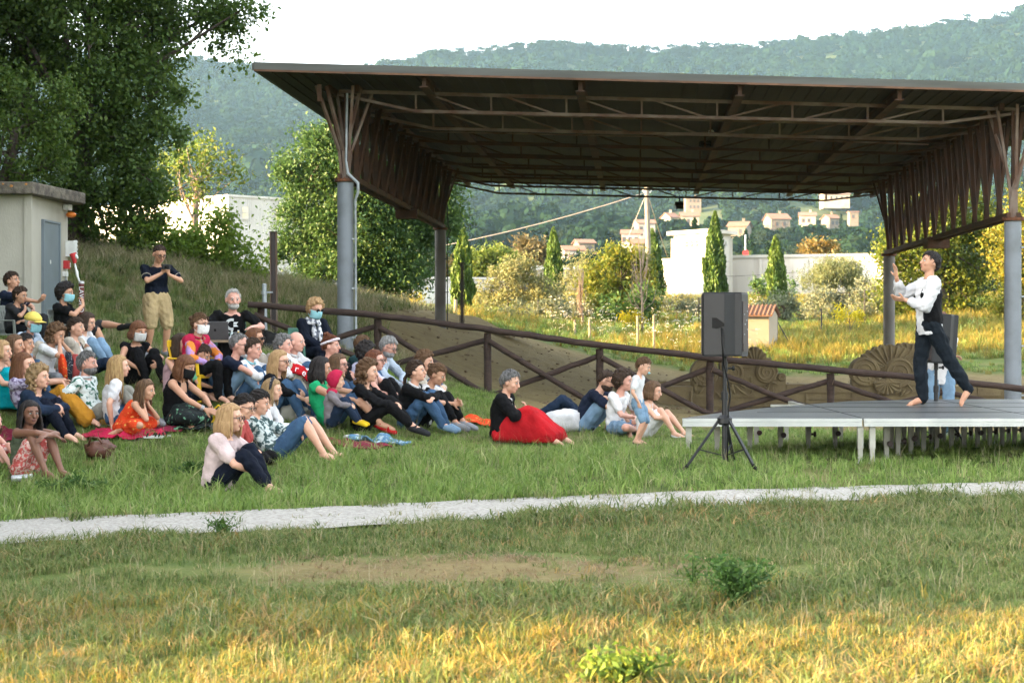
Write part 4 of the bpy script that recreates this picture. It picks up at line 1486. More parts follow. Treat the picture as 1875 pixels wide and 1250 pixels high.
def leaf_quads(C, size, aspect=.6, up=.35, droop=0.0, axis=None, spread=1.0, normal=None):
    """rhombic leaves about centres C (n,3); axis: preferred growing direction"""
    n = len(C)
    d = rng.normal(size=(n, 3))
    if axis is not None:
        d = d * spread + np.asarray(axis)
    d[:, 2] -= droop
    d /= np.linalg.norm(d, axis=1, keepdims=True) + 1e-9
    nn = rng.normal(size=(n, 3))
    nn[:, 2] += up * 3
    if normal is not None:
        nn = nn * .35 + np.asarray(normal)
        d = d - nn * (np.sum(d * nn, 1, keepdims=True) / np.sum(nn * nn, 1, keepdims=True))
        d /= np.linalg.norm(d, axis=1, keepdims=True) + 1e-9
    s = np.cross(d, nn)
    s /= np.linalg.norm(s, axis=1, keepdims=True) + 1e-9
    sz = size * rng.uniform(.6, 1.35, size=(n, 1))
    a = C - d * sz * .5
    t = C + d * sz * .5
    fold = np.cross(s, d) * sz * .12
    l = C + s * sz * aspect * .5 + d * sz * .05 + fold
    r = C - s * sz * aspect * .5 + d * sz * .05 + fold
    return np.stack([a, l, t, r], 1)


def blob_points(blobs, density_clusters, cl_r, per, flat=1.0):
    """leaf centres clumped in clusters inside ellipsoid blobs [(centre, radii)]"""
    out = []
    cl = []
    for c, r in blobs:
        r = np.asarray(r)
        vol = r[0] * r[1] * r[2]
        n = max(2, int(density_clusters * vol ** (2 / 3)))
        u = rng.normal(size=(n, 3))
        u /= np.linalg.norm(u, axis=1, keepdims=True)
        q = rng.uniform(.25, 1.0, size=(n, 1)) ** .45
        cl.append(np.asarray(c) + u * q * r)
    cl = np.concatenate(cl)
    cr = cl_r * rng.uniform(.55, 1.35, size=len(cl))
    k = rng.poisson(per * 1.9, size=len(cl)).clip(3)
    idx = np.repeat(np.arange(len(cl)), k)
    g = rng.normal(size=(len(idx), 3)) * .55
    g[:, 2] *= flat
    return cl[idx] + g * cr[idx][:, None], cl


def limbs(mb, base, top, r0, targets, levels=2):
    """trunk and limbs that reach towards clusters"""
    base, top = Vector(base), Vector(top)
    n = 6
    pts, rr = [], []
    H_ = (top - base).length
    for i in range(n):
        t_ = i / (n - 1)
        p = base.lerp(top, t_) + Vector((random.uniform(-1, 1), random.uniform(-1, 1), 0)) * .03 * H_ * (t_ > 0) * (t_ < 1)
        pts.append(p)
        rr.append(r0 * (1 - .55 * t_) * (1.25 if i == 0 else 1))
    mb.tube(pts, rr, 9, jit=.06)
    for tgt in targets:
        tgt = Vector(tgt)
        k = random.choice(range(2, n))
        s = pts[k]
        mid = s.lerp(tgt, .5) + Vector((random.uniform(-1, 1), random.uniform(-1, 1), random.uniform(.2, 1))) * .08 * (tgt - s).length
        r1 = rr[k] * random.uniform(.35, .55)
        mb.tube([s, mid, tgt], [r1, r1 * .6, r1 * .2], 6)
        for q in range(levels):
            e = mid.lerp(tgt, random.uniform(.2, .9))
            f = e + Vector((random.uniform(-1, 1), random.uniform(-1, 1), random.uniform(-.2, .8))) * .3 * (tgt - s).length
            mb.tube([e, e.lerp(f, .5) + Vector((0, 0, .03)), f], [r1 * .4, r1 * .25, r1 * .1], 5)


def px_blobs(lst, s, depth=1.0):
    out = []
    for t in lst:
        px, py, r = t[:3]
        rz = t[3] if len(t) > 3 else r
        p = P(px, py, s)
        d = (t[4] if len(t) > 4 else random.uniform(-.5, .5) * r / s)
        out.append(((p.x, p.y + d, p.z), (r / s, depth * r / s, rz / s)))
    return out


def tree(name, label, cat, base, blobs, leaf, lsize, clusters=16, cl_r=.45, per=26, r0=.2, group=None, bark='bark', aspect=.6, nl=14, topf=.75, flat=1.0, up=.35, axis=None, spread=1.0, droop=0.0, crown='crown'):
    base = Vector(base)
    t = empty(name, base, label, cat, group)
    pts, cl = blob_points(blobs, clusters, cl_r, per, flat)
    V = leaf_quads(pts, lsize, aspect, up=up, axis=axis, spread=spread, droop=droop)
    c = np.mean([b_[0] for b_ in blobs], axis=0)
    top = max(b_[0][2] + b_[1][2] * .4 for b_ in blobs)
    mb = MB()
    tgt = [Vector(cl[i]) for i in rng.choice(len(cl), size=min(nl, len(cl)), replace=False)]
    zt_ = base.z + (top - base.z) * topf
    limbs(mb, base - Vector((0, 0, .3)), (base.x * .45 + c[0] * .55, base.y * .5 + c[1] * .5, zt_), r0, tgt)
    mb.build('trunk', M[bark], t, smooth=True, sharp=60)
    quads_mesh(crown, V, L[leaf], parent=t)
    return t


def gp(px, Y, dz=0.0):
    x = XX(px, Y)
    return Vector((x, Y, g1(x, Y) + dz))


# big oak on the left bank
oak = [(40, 40, 120), (150, 30, 120), (250, 60, 90), (320, 30, 60), (100, 160, 120), (210, 150, 100), (290, 150, 62), (338, 155, 30, 26), (230, 240, 80), (300, 258, 34, 26), (180, 300, 90), (250, 330, 62), (305, 362, 40, 28),
       (190, 400, 80, 60), (255, 420, 50, 40), (130, 330, 60), (220, 470, 40, 20), (425, 95, 26), (400, 45, 36), (455, 14, 40, 26), (370, 10, 50, 28), (430, 60, 24), (60, -80, 160), (250, -60, 120)]
tree('oak_tree', 'large dark oak tree overhanging the concrete hut and the left bank', 'tree', gp(120, 41), px_blobs(oak, 78, .8), 'oak', .125, 22, .40, 80, r0=.3, nl=30, aspect=.6, topf=.6)
mp = [(20, 190, 80), (85, 185, 48), (30, 270, 72), (95, 255, 48), (60, 315, 46, 28), (110, 310, 28), (140, 190, 20)]
tree('maple_tree', 'mid green maple with yellowish, light-tinted leaves directly behind the hut roof', 'tree', gp(-30, 37), px_blobs(mp, 86, .8), 'maple', .095, 24, .34, 60, r0=.2, nl=14)
lb = [(350, 285, 46, 40), (395, 300, 34), (320, 330, 40), (375, 350, 40, 24), (430, 320, 16, 10), (300, 300, 24)]
tree('lime_tree', 'thin yellow-green tree with sparse upper crown behind the oak', 'tree', gp(360, 58), px_blobs(lb, 55, .9), 'maple', .15, 20, .42, 26, r0=.12, nl=16, bark='bark_pale')
bb = [(380, 440, 58, 50), (330, 450, 50, 42), (430, 470, 42, 38), (290, 440, 40, 34), (400, 500, 48, 30), (340, 500, 40, 26), (260, 410, 36, 30), (455, 440, 20), (390, 390, 30)]
bb = [(q[0], q[1] + 22) + q[2:] for q in bb] + [(300, 500, 40, 30), (245, 455, 34, 26), (215, 470, 24, 16)]
tree('leafy_bush', 'bright green leafy bush between the standing man and the industrial shed', 'bush', gp(370, 41), px_blobs(bb, 78, .7), 'bush', .12, 50, .34, 64, r0=.07, nl=16, topf=.5)
ash = [(590, 275, 52), (545, 310, 40, 30), (525, 390, 26, 20), (640, 300, 50), (600, 370, 84), (560, 440, 50, 40), (660, 420, 92), (720, 460, 84), (770, 390, 70), (805, 345, 40), (815, 400, 30), (620, 500, 60, 36), (720, 515, 62, 34), (560, 500, 36, 24), (690, 350, 70), (520, 470, 22, 16), (620, 240, 22, 18)]
tree('ash_tree', 'broad ash tree growing behind the left side of the canopy', 'tree', gp(690, 62), px_blobs(ash, FOC / 62, .8), 'ash', .15, 34, .48, 76, r0=.24, nl=26, aspect=.45)
# golden trees to the right
g1b = [(1650, 470, 42), (1640, 540, 36), (1700, 440, 60), (1690, 520, 60), (1750, 470, 64), (1760, 545, 60), (1800, 430, 50), (1720, 590, 46, 30), (1790, 600, 36, 24), (1625, 440, 26), (1632, 510, 22), (1770, 390, 50), (1690, 390, 46)]
tree('golden_oak', 'sunlit golden oak behind the performer', 'tree', gp(1735, 72), px_blobs(g1b, FOC / 72, .8), 'gold', .15, 22, .5, 64, r0=.3, nl=22)
g2b = [(1850, 450, 44), (1840, 520, 36), (1880, 490, 46), (1845, 560, 26, 18), (1890, 560, 40), (1860, 400, 40)]
tree('golden_oak', 'golden leafy tree at the right margin behind the right front column', 'tree', gp(1885, 68), px_blobs(g2b, FOC / 68, .8), 'gold', .15, 22, .5, 64, r0=.2, nl=14)


def cypress(px, pt, pb, w, Y, label, lean=0.0, twin=None):
    s = FOC / Y
    base = gp(px, Y)
    zt_ = ZZ(pt, Y)
    t = empty('cypress_tree', base, label, 'cypress', 'cypresses in the sunlit meadow')
    Hh = zt_ - base.z
    n = int(6500 * min(1.0, Hh / 5))
    tt = rng.uniform(0.02, 1, n) ** .85
    prof = np.interp(tt, [0, .06, .2, .45, .75, .92, 1], [.55, .85, 1, .92, .6, .28, .03])
    a = rng.uniform(0, 2 * math.pi, n)
    lob = 1 + .16 * np.sin(a * 5 + tt * 9) + .12 * np.sin(a * 3 - tt * 17)
    q = rng.uniform(.55, 1.04, n) ** .6
    r_ = prof * lob * q * w / 2 / s
    C = np.stack([base.x + np.cos(a) * r_ + lean * tt ** 2, base.y + np.sin(a) * r_, base.z + .05 + tt * (Hh - .1)], -1)
    if twin:
        m_ = int(n * .16)
        t2 = rng.uniform(0, 1, m_)
        a2 = rng.uniform(0, 6.28, m_)
        r2 = np.interp(t2, [0, .3, 1], [.9, 1, .05]) * twin[2] / s
        C2 = np.stack([base.x + twin[0] / s * (.3 + .7 * t2) + np.cos(a2) * r2, base.y - .1 + np.sin(a2) * r2, base.z + Hh * (.12 + twin[1] * t2)], -1)
        C = np.concatenate([C, C2])
    ax = np.stack([(C[:, 0] - base.x) * .5, (C[:, 1] - base.y) * .5, np.full(len(C), 1.3)], -1)
    V = leaf_quads(C, .26, .26, up=0, axis=ax, spread=.32)
    quads_mesh('crown', V, L['cypress'], parent=t)
    b = MB(); b.tube([base - Vector((0, 0, .3)), base + Vector((0, 0, Hh * .5)), base + Vector((lean * .7, 0, Hh * .9))], [.11, .08, .02], 8); b.build('trunk', M['bark'], t)


cypress(846, 420, 575, 40, 70, 'slim cypress just right of the rear left column', .05)
cypress(1015, 418, 545, 34, 84, 'slim cypress standing between the pale olive bush and the golden bush', -.05)
cypress(1198, 420, 560, 36, 88, 'cypress half hidden behind the utility pole', -.1)
cypress(1309, 388, 570, 40, 78, 'tallest cypress, side shoot at its left, in front of the white tower', 0, (-22, .42, 7))
cypress(1422, 433, 555, 36, 82, 'cypress with rusty left side in front of the long stained wall', -.06)

pn = [(865, 482, 22, 14), (895, 476, 30, 18), (925, 480, 24, 14), (880, 494, 24, 10), (915, 495, 22, 10), (948, 490, 12, 8)]
tree('stone_pine', 'rounded bright green umbrella pine beyond the low white shed', 'tree', gp(895, 100), px_blobs(pn, FOC / 100, 1), 'pine', .3, 40, .42, 60, r0=.18, nl=10, aspect=.3, axis=(0, 0, .8))


def bush(name, label, px, Y, blobs, leaf, lsize=.16, clusters=26, cl_r=.34, per=34, aspect=.35, r0=.06, cat='bush', group=None, axis=(0, 0, .5), nl=14, bark='bark'):
    return tree(name, label, cat, gp(px, Y), px_blobs(blobs, FOC / Y, .9), leaf, lsize, clusters, cl_r, per, r0=r0, nl=nl, aspect=aspect, group=group, axis=axis, bark=bark)


bush('olive_tree', 'pale sunlit olive bush right of the rear left column', 925, 74, [(940, 520, 50, 40), (900, 545, 34, 34), (985, 545, 44, 36), (955, 492, 28, 22), (920, 580, 34, 20), (890, 575, 20), (1000, 570, 30, 22), (950, 480, 12)], 'pale', .17, 24, .36, 44)
bush('olive_tree', 'dense grey-green olive bush at the foot of the second cypress', 1010, 76, [(1000, 560, 36, 26), (1040, 570, 30, 22), (985, 580, 34, 18)], 'olive', .16, 24, .34, 40)
bush('olive_tree', 'small pale olive with thin trunk left of the golden bush', 1065, 78, [(1060, 505, 32, 26), (1075, 480, 18, 16), (1045, 530, 26, 20), (1080, 525, 24), (1065, 548, 20, 14)], 'pale', .16, 22, .34, 38, bark='bark_pale')
bush('hazel_bush', 'big golden green bush left of the utility pole', 1135, 72, [(1130, 510, 56, 46), (1100, 530, 40, 36), (1165, 520, 44, 40), (1140, 475, 40, 22), (1110, 560, 40, 26), (1165, 570, 40, 24), (1125, 462, 10, 14), (1150, 458, 10, 14), (1180, 470, 12, 16)], 'gold', .16, 26, .36, 48, aspect=.5)
bush('hazel_bush', 'dark green bush at the foot of the golden one', 1150, 70, [(1160, 560, 40, 26), (1115, 570, 40, 24), (1185, 545, 22, 30)], 'ash', .16, 24, .36, 44, aspect=.5)
bush('broom_bush', 'feathery yellow-green broom bush before the long wall', 1530, 88, [(1530, 505, 56, 26), (1495, 518, 40, 22), (1570, 520, 34, 24), (1540, 492, 36, 18)], 'pale', .2, 34, .36, 60, aspect=.16, axis=(0, 0, 1.0))
bush('olive_tree', 'silvery olive bush below the broom, near the rear right column', 1560, 78, [(1540, 550, 46, 24), (1590, 550, 40, 26), (1575, 530, 26, 16), (1500, 560, 34, 18)], 'olive', .17, 26, .36, 46)
bush('olive_tree', 'young olive bush right of the speaker, behind the meter hut', 1440, 74, [(1430, 560, 34, 22), (1460, 568, 26, 18), (1405, 565, 22, 14)], 'olive', .16, 26, .32, 44)
bush('elder_bush', 'small dark leafy shrub against the stained wall', 1386, 92, [(1386, 532, 18, 22), (1380, 515, 12, 10), (1395, 550, 16, 14)], 'ash', .18, 22, .32, 30, aspect=.5)
bush('elder_bush', 'small loose shrub right of the last cypress', 1445, 94, [(1448, 525, 16, 14), (1440, 545, 14, 12)], 'ash', .18, 18, .3, 26, aspect=.5)
for i, (px, Y, w, h, lf, lab) in enumerate([(905, 66, 30, 14, 'olive', 'low silvery shrub at the edge of the berm'), (950, 67, 34, 17, 'olive', 'low silvery shrub under the pale olive bush'), (1010, 68, 36, 18, 'olive', 'low grey-green shrub under the second cypress'),
                                            (1062, 70, 30, 20, 'olive', 'low grey-green shrub by the wooden stakes'), (1240, 74, 36, 16, 'olive', 'low grey shrub at the foot of the white tower'), (1275, 76, 24, 15, 'olive', 'low grey shrub below the tallest cypress'),
                                            (1340, 78, 30, 14, 'olive', 'low grey shrub behind the loudspeaker'), (1500, 72, 34, 12, 'olive', 'low olive shrub in the tall grass right of the meter hut'), (1575, 72, 36, 13, 'olive', 'low olive shrub left of the rear right column'),
                                            (1155, 66, 20, 10, 'yellow', 'small yellow flowering shrub between the stakes'), (752, 66, 16, 11, 'yellow', 'yellow flowering shrub between the left columns'), (1555, 66, 28, 9, 'yellow', 'yellow-tipped weeds along the meadow fence')]):
    py = {66: 578, 67: 575, 68: 574, 70: 570, 72: 572, 74: 562, 76: 560, 78: 560}[Y] - h * .3
    if px == 752:
        py = 545
    bush('shrub', lab, px, Y, [(px, py, w, h), (px - w * .5, py + 3, w * .5, h * .8), (px + w * .5, py + 3, w * .5, h * .7)], lf, .14, 30, .24, 34, aspect=.3, r0=.03, group='low shrubs in the meadow', nl=8)
bush('orange_shrub', 'orange-leaved bush rising over the long white wall', 1375, 150, [(1500, 457, 26, 12), (1478, 463, 16, 8), (1515, 462, 14, 8)], 'orange', .4, 30, .5, 34, r0=.08)
bush('brown_conifer', 'brownish cedar beyond the umbrella pine', 975, 118, [(975, 465, 28, 20), (960, 452, 14, 10), (995, 470, 18, 14), (955, 478, 16, 10)], 'dry', .4, 30, .6, 40, r0=.12, cat='tree')
bush('brown_conifer', 'small brown tree behind the first cypress', 828, 112, [(826, 490, 14, 10), (815, 500, 12, 8)], 'orange', .35, 30, .5, 34, r0=.1, cat='tree')


# bare sapling with stakes, other stakes and wire-fence posts
def bare_tree(px, Y, pt, label, wpx):
    base = gp(px, Y)
    t = empty('bare_sapling', base, label, 'sapling')
    b = MB()
    top = Vector((XX(px - 4, Y), Y, ZZ(pt, Y)))
    b.tube([base - Vector((0, 0, .1)), base.lerp(top, .3) + Vector((.03, 0, 0)), base.lerp(top, .65), top], [.06, .045, .03, .008], 8)
    for k in range(26):
        f = random.uniform(.22, .9)
        p = base.lerp(top, f)
        s_ = random.choice((-1, 1)) * random.uniform(.3, 1) * wpx / (FOC / Y) * (1.1 - f)
        h_ = random.uniform(.5, 1.3)
        e = p + Vector((s_, random.uniform(-.3, .3), h_))
        m_ = p.lerp(e, .5) + Vector((s_ * .25, 0, -.1))
        b.tube([p, m_, e], [.018, .012, .004], 5)
        b.tube([m_, m_ + Vector((s_ * .4, .1, .4))], [.009, .003], 4)
    b.build('branches', M['bark_pale'], t, smooth=True)


bare_tree(1176, 66, 455, 'bare reddish sapling between two stakes before the utility pole', 34)
bare_tree(1066, 66, 520, 'thin young tree between two stakes left of the yellow flowering shrub', 12)
for px, pt, pb, Y, lab in ((1052, 585, 612, 62, 'short wooden stake left of the thin young tree'), (1079, 584, 622, 60, 'short wooden stake right of the thin young tree'), (1167, 578, 628, 59, 'wooden stake left of the bare sapling'), (1197, 577, 634, 58, 'wooden stake right of the bare sapling')):
    a = gp(px, Y, -.2)
    b = MB(); top = Vector((a.x, a.y, ZZ(pt, Y))); b.tube([a, a.lerp(top, .5) + Vector((.01, 0, 0)), top], [.04, .04, .036], 8)
    tag(b.build('wooden_stake', M['stake'], smooth=True, sharp=50), lab, 'stake', 'stakes of the young trees')
for px, pt, Y, lab in ((1423, 575, 62, 'dark thin fence post beside the meter hut'), (1504, 565, 66, 'dark thin fence post in the tall grass right of the hut'), (1583, 530, 70, 'tall dark fence post left of the rear right column'), (1280, 545, 72, 'thin dark post left of the loudspeaker'), (985, 550, 70, 'green fence post under the olive bush'), (1060, 555, 70, 'green fence post left of the golden bush'), (1205, 548, 72, 'green fence post right of the utility pole'), (834, 548, 60, 'grey concrete fence post at the berm')):
    a = gp(px, Y, -.2)
    b = MB(); top = Vector((a.x, a.y, ZZ(pt, Y)))
    r_ = .06 if px == 834 else .028
    b.tube([a, top], r_, 8)
    b.tube([top - Vector((0, 0, .1)), top + Vector((.06 if px % 2 else -.06, 0, .02))], r_ * .5, 6)
    if px in (1423, 1280):
        b.tube([top - Vector((0, 0, .25)), a + Vector((.5 if px == 1423 else -.45, -.2, .2))], r_ * .7, 6)
    tag(b.build('fence_post', M['stake'] if px == 834 else M['black_metal'], smooth=True, sharp=50), lab, 'fence post', 'posts of the meadow wire fence')


# ------------------------------------------------------------------ trees outside the picture that shade the lawn
for i in range(9):
    Yc = 8.9 + i * 4.75
    Xc = -15.5 - (1.4 if i % 2 else 0) - max(0, Yc - 36) * .15
    bz = g1(Xc, Yc)
    blobs = [((Xc, Yc, bz + h), (3.0, 2.9, 1.7)) for h in (1.2, 3.4, 5.8, 8.2, 10.6, 12.4)]
    t = tree('shade_tree', 'dense tree of the row left of the lawn, outside the picture', 'tree', (Xc, Yc, bz), blobs, 'oak', .55, 12, .9, 36, r0=.3, nl=8, group='row of trees left of the lawn')

# ------------------------------------------------------------------ instanced masses: woods, grass
SRC = {}


def src_object(name, me):
    o = bpy.data.objects.new(name, me)
    SRC[name] = o
    return o


def scatter(name, pts, scales, rots, idxs, variants, tilt=None, base_mat=None):
    """points -> instances of the variant meshes, by geometry nodes on ONE object"""
    pts = np.asarray(pts, np.float32)
    n = len(pts)
    me = bpy.data.meshes.new(name)
    me.vertices.add(n)
    me.vertices.foreach_set('co', pts.reshape(-1))
    sc = np.asarray(scales, np.float32)
    if sc.ndim == 1:
        sc = np.stack([sc] * 3, -1)
    a = me.attributes.new('scl', 'FLOAT_VECTOR', 'POINT'); a.data.foreach_set('vector', sc.reshape(-1))
    rt = np.zeros((n, 3), np.float32); rt[:, 2] = rots
    if tilt is not None:
        rt[:, :2] = tilt
    a = me.attributes.new('rot', 'FLOAT_VECTOR', 'POINT'); a.data.foreach_set('vector', rt.reshape(-1))
    a = me.attributes.new('idx', 'INT', 'POINT'); a.data.foreach_set('value', np.asarray(idxs, np.int32))
    o = new_obj(name, me)
    ng = bpy.data.node_groups.new(name + '_nodes', 'GeometryNodeTree')
    ng.interface.new_socket('Geometry', in_out='INPUT', socket_type='NodeSocketGeometry')
    ng.interface.new_socket('Geometry', in_out='OUTPUT', socket_type='NodeSocketGeometry')
    N = ng.nodes
    gi, go = N.new('NodeGroupInput'), N.new('NodeGroupOutput')
    iop = N.new('GeometryNodeInstanceOnPoints')
    jn = N.new('GeometryNodeJoinGeometry')
    for v in reversed(variants):
        oi = N.new('GeometryNodeObjectInfo')
        oi.inputs['Object'].default_value = v
        oi.inputs['As Instance'].default_value = True
        ng.links.new(oi.outputs['Geometry'], jn.inputs[0])

    def attr(nm, ty):
        q = N.new('GeometryNodeInputNamedAttribute')
        q.data_type = ty
        q.inputs['Name'].default_value = nm
        return [s for s in q.outputs if s.enabled and s.name == 'Attribute'][0]
    ng.links.new(gi.outputs[0], iop.inputs['Points'])
    ng.links.new(jn.outputs[0], iop.inputs['Instance'])
    iop.inputs['Pick Instance'].default_value = True
    ng.links.new(attr('idx', 'INT'), iop.inputs['Instance Index'])
    er = N.new('FunctionNodeEulerToRotation')
    ng.links.new(attr('rot', 'FLOAT_VECTOR'), er.inputs[0])
    ng.links.new(er.outputs[0], iop.inputs['Rotation'])
    ng.links.new(attr('scl', 'FLOAT_VECTOR'), iop.inputs['Scale'])
    ng.links.new(iop.outputs[0], go.inputs[0])
    md = o.modifiers.new('scatter', 'NODES')
    md.node_group = ng
    return o


def quads_data(name, V, mats, mi=None):
    return quads_mesh(name, V, mats, parent='mesh', mi=mi)


_old_qm = quads_mesh


def quads_mesh(name, V, mats, nper=4, faces=None, mi=None, parent=None, smooth=False):
    if parent == 'mesh':
        o = _old_qm(name, V, mats, nper, faces, mi, None, smooth)
        me = o.data
        bpy.data.objects.remove(o)
        return me
    return _old_qm(name, V, mats, nper, faces, mi, parent, smooth)


L['wood_a'] = leaf_mat('wood_leaf_dark', [(.005, .014, .008), (.009, .022, .0105), (.014, .029, .012), (.024, .038, .015)], trans=.12)
L['wood_b'] = leaf_mat('wood_leaf_pale', [(.014, .028, .014), (.022, .037, .018), (.032, .047, .022), (.046, .055, .022)], trans=.2)
def drift(m, scale, amount):
    nt = m.node_tree
    nt.nodes['Principled BSDF'].inputs['Specular IOR Level'].default_value = 0.0
    nt.nodes['Principled BSDF'].inputs['Roughness'].default_value = 1.0
    ad = [n for n in nt.nodes if n.type == 'MATH' and n.operation == 'MULTIPLY_ADD'][0]
    ml = [n for n in nt.nodes if n.type == 'MATH' and n.operation == 'MULTIPLY'][0]
    ml.inputs[1].default_value = .12
    ad.inputs[1].default_value = .40
    oi = [n for n in nt.nodes if n.type == 'OBJECT_INFO'][0]
    nz = nt.nodes.new('ShaderNodeTexNoise')
    nz.inputs['Scale'].default_value = scale
    nz.inputs['Detail'].default_value = 5
    lk(nt, oi.outputs['Location'], nz.inputs['Vector'])
    a2 = nt.nodes.new('ShaderNodeMath')
    a2.operation = 'MULTIPLY_ADD'
    a2.inputs[1].default_value = amount
    lk(nt, nz.outputs['Fac'], a2.inputs[0])
    lk(nt, ad.outputs[0], a2.inputs[2])
    a3 = nt.nodes.new('ShaderNodeMath')
    a3.operation = 'SUBTRACT'
    a3.inputs[1].default_value = amount * .38
    lk(nt, a2.outputs[0], a3.inputs[0])
    rp = [n for n in nt.nodes if n.type == 'VALTORGB'][0]
    lk(nt, a3.outputs[0], rp.inputs['Fac'])


drift(L['wood_a'], .006, 1.1)
drift(L['wood_b'], .012, .9)
vars_far = []
for v in range(4):
    u = rng.normal(size=(430, 3)); u /= np.linalg.norm(u, axis=1, keepdims=True)
    u[:, 2] = np.abs(u[:, 2]) * 1.0 - .15
    lump = 1 + .30 * np.sin(u[:, :1] * 5 + v) * np.sin(u[:, 1:2] * 4 - v) + .12 * np.sin(u[:, 2:] * 9 + u[:, :1] * 7)
    C = u * lump * rng.uniform(.7, 1.05, size=(430, 1)) + np.array([0, 0, .35])
    V = leaf_quads(C, .40, .75, up=0, normal=u + rng.normal(size=u.shape) * .25)
    vars_far.append(src_object('crown_far', quads_data('crown_far', V, L['wood_a'])))
vars_mid = []
for v in range(4):
    C0 = rng.normal(size=(26, 3)); C0 /= np.linalg.norm(C0, axis=1, keepdims=True); C0 *= rng.uniform(.4, 1, size=(26, 1)); C0[:, 2] = C0[:, 2] * .8 + .75
    C = np.repeat(C0, 30, 0) + rng.normal(size=(780, 3)) * .17
    V = leaf_quads(C, .24, .6, up=.2)
    vars_mid.append(src_object('crown_mid', quads_data('crown_mid', V, L['wood_b'] if v % 2 else L['wood_a'])))
# slim cypress-like variant
C = np.stack([rng.normal(size=300) * .13, rng.normal(size=300) * .13, rng.uniform(0, 2.6, 300)], -1)
C[:, :2] *= (1.25 - C[:, 2:] / 2.6)
vars_mid.append(src_object('crown_slim', quads_data('crown_slim', leaf_quads(C, .22, .4, axis=(0, 0, 1.0), spread=.5), L['wood_a'])))

n = 17000
Yv = np.sqrt(rng.uniform(430 ** 2, 2010 ** 2, n))
pxv = rng.uniform(-250, 2150, n)
Xv = (pxv - CX) * Yv / FOC
HOUSES = [(o.location.x, o.location.y) for o in bpy.data.objects if o.get('category') == 'house']
HP_ = np.array(HOUSES)


def clear_of_houses(X, Y, front):
    ok = np.ones(len(X), bool)
    for hx, hy in HP_:
        w = 9 * hy / 500
        sl = hx / hy
        ok &= ~((np.abs(X - sl * Y) < w) & (Y > hy - front) & (Y < hy + 18))
    return ok


ok = clear_of_houses(Xv, Yv, 40)
Xv, Yv = Xv[ok], Yv[ok]
Zv = gz(Xv, Yv)
scv = np.exp(rng.normal(size=len(Xv)) * .32) * 4.7 * np.interp(Yv, [430, 1500], [.75, 1.0])
wds = scatter('hillside_woods', np.stack([Xv, Yv, Zv - 1.0], -1), np.stack([scv, scv, scv * rng.uniform(.8, 1.25, len(Xv))], -1), rng.uniform(0, 6.28, len(Xv)), rng.integers(0, 4, len(Xv)), vars_far)
tag(wds, 'dense broadleaf woods covering the far hills up to the ridge', 'woods', kind='stuff')
# open groves and gardens on the lower slope
n = 2300
Yv = np.sqrt(rng.uniform(185 ** 2, 640 ** 2, n))
pxv = rng.uniform(-250, 2150, n)
Xv = (pxv - CX) * Yv / FOC
ok = clear_of_houses(Xv, Yv, 26)
gap = np.sin(Xv / 31 + Yv / 47) + np.sin(Yv / 23 - Xv / 60) > -1.25
ok &= gap
Xv, Yv = Xv[ok], Yv[ok]
Zv = gz(Xv, Yv)
scv = rng.uniform(1.2, 3.2, len(Xv))
idv = rng.choice([0, 1, 2, 3, 1, 3, 3, 4], len(Xv))
scv = np.where(idv == 4, scv * 1.2, scv)
grv = scatter('olive_groves', np.stack([Xv, Yv, Zv - .2], -1), scv, rng.uniform(0, 6.28, len(Xv)), idv, vars_mid)
tag(grv, 'olive groves and garden trees scattered over the lower slope', 'groves', kind='stuff')
# taller pines along the skyline
n = 420
pxv = np.concatenate([rng.uniform(745, 1420, 330), rng.uniform(330, 470, 60), rng.uniform(1420, 1900, 60)])
Yv = rng.uniform(1925, 1955, len(pxv))
Xv = (pxv - CX) * Yv / FOC
Zv = gz(Xv, Yv)
C0 = rng.normal(size=(130, 3)) * np.array([.45, .45, .14]) + np.array([0, 0, 2.1])
Cs = np.stack([np.zeros(40), np.zeros(40), np.linspace(0, 2.0, 40)], -1)
V = np.concatenate([leaf_quads(C0, .36, .7, up=.5), leaf_quads(Cs, .16, .5, axis=(0, 0, 1.5), spread=.1)])
vr = src_object('ridge_pine', quads_data('ridge_pine', V, L['wood_a']))
C0 = rng.normal(size=(130, 3)) * np.array([.25, .25, .5]) + np.array([0, 0, 1.3])
vr2 = src_object('ridge_tree', quads_data('ridge_tree', leaf_quads(C0, .36, .7), L['wood_a']))
scv = rng.uniform(3.0, 6.5, len(Xv))
rd = scatter('skyline_trees', np.stack([Xv, Yv, Zv], -1), scv, rng.uniform(0, 6.28, len(Xv)), rng.integers(0, 2, len(Xv)), [vr, vr2])
tag(rd, 'loose row of pines along the ridge skyline', 'trees', kind='stuff')

# ------------------------------------------------------------------ haze
HAZE = True
if HAZE:
    b = MB()
    b.box((0, 990, 210), (1500, 2200, 480))
    b.v = [(x, y, max(z, -6.0)) for x, y, z in b.v]
    hz = b.build('haze', [])
    hm = bpy.data.materials.new('haze_air')
    hm.use_nodes = True
    nt = hm.node_tree
    nt.nodes.remove(nt.nodes['Principled BSDF'])
    pv = nt.nodes.new('ShaderNodeVolumePrincipled')
    pv.inputs['Color'].default_value = (.30, .52, .74, 1)
    pv.inputs['Density'].default_value = .000085
    pv.inputs['Anisotropy'].default_value = 0.0
    lk(nt, pv.outputs[0], nt.nodes['Material Output'].inputs['Volume'])
    hz.data.materials.append(hm)
    hz.display_type = 'WIRE'
    tag(hz, 'thin blue summer haze in front of the hills', 'haze', kind='stuff')
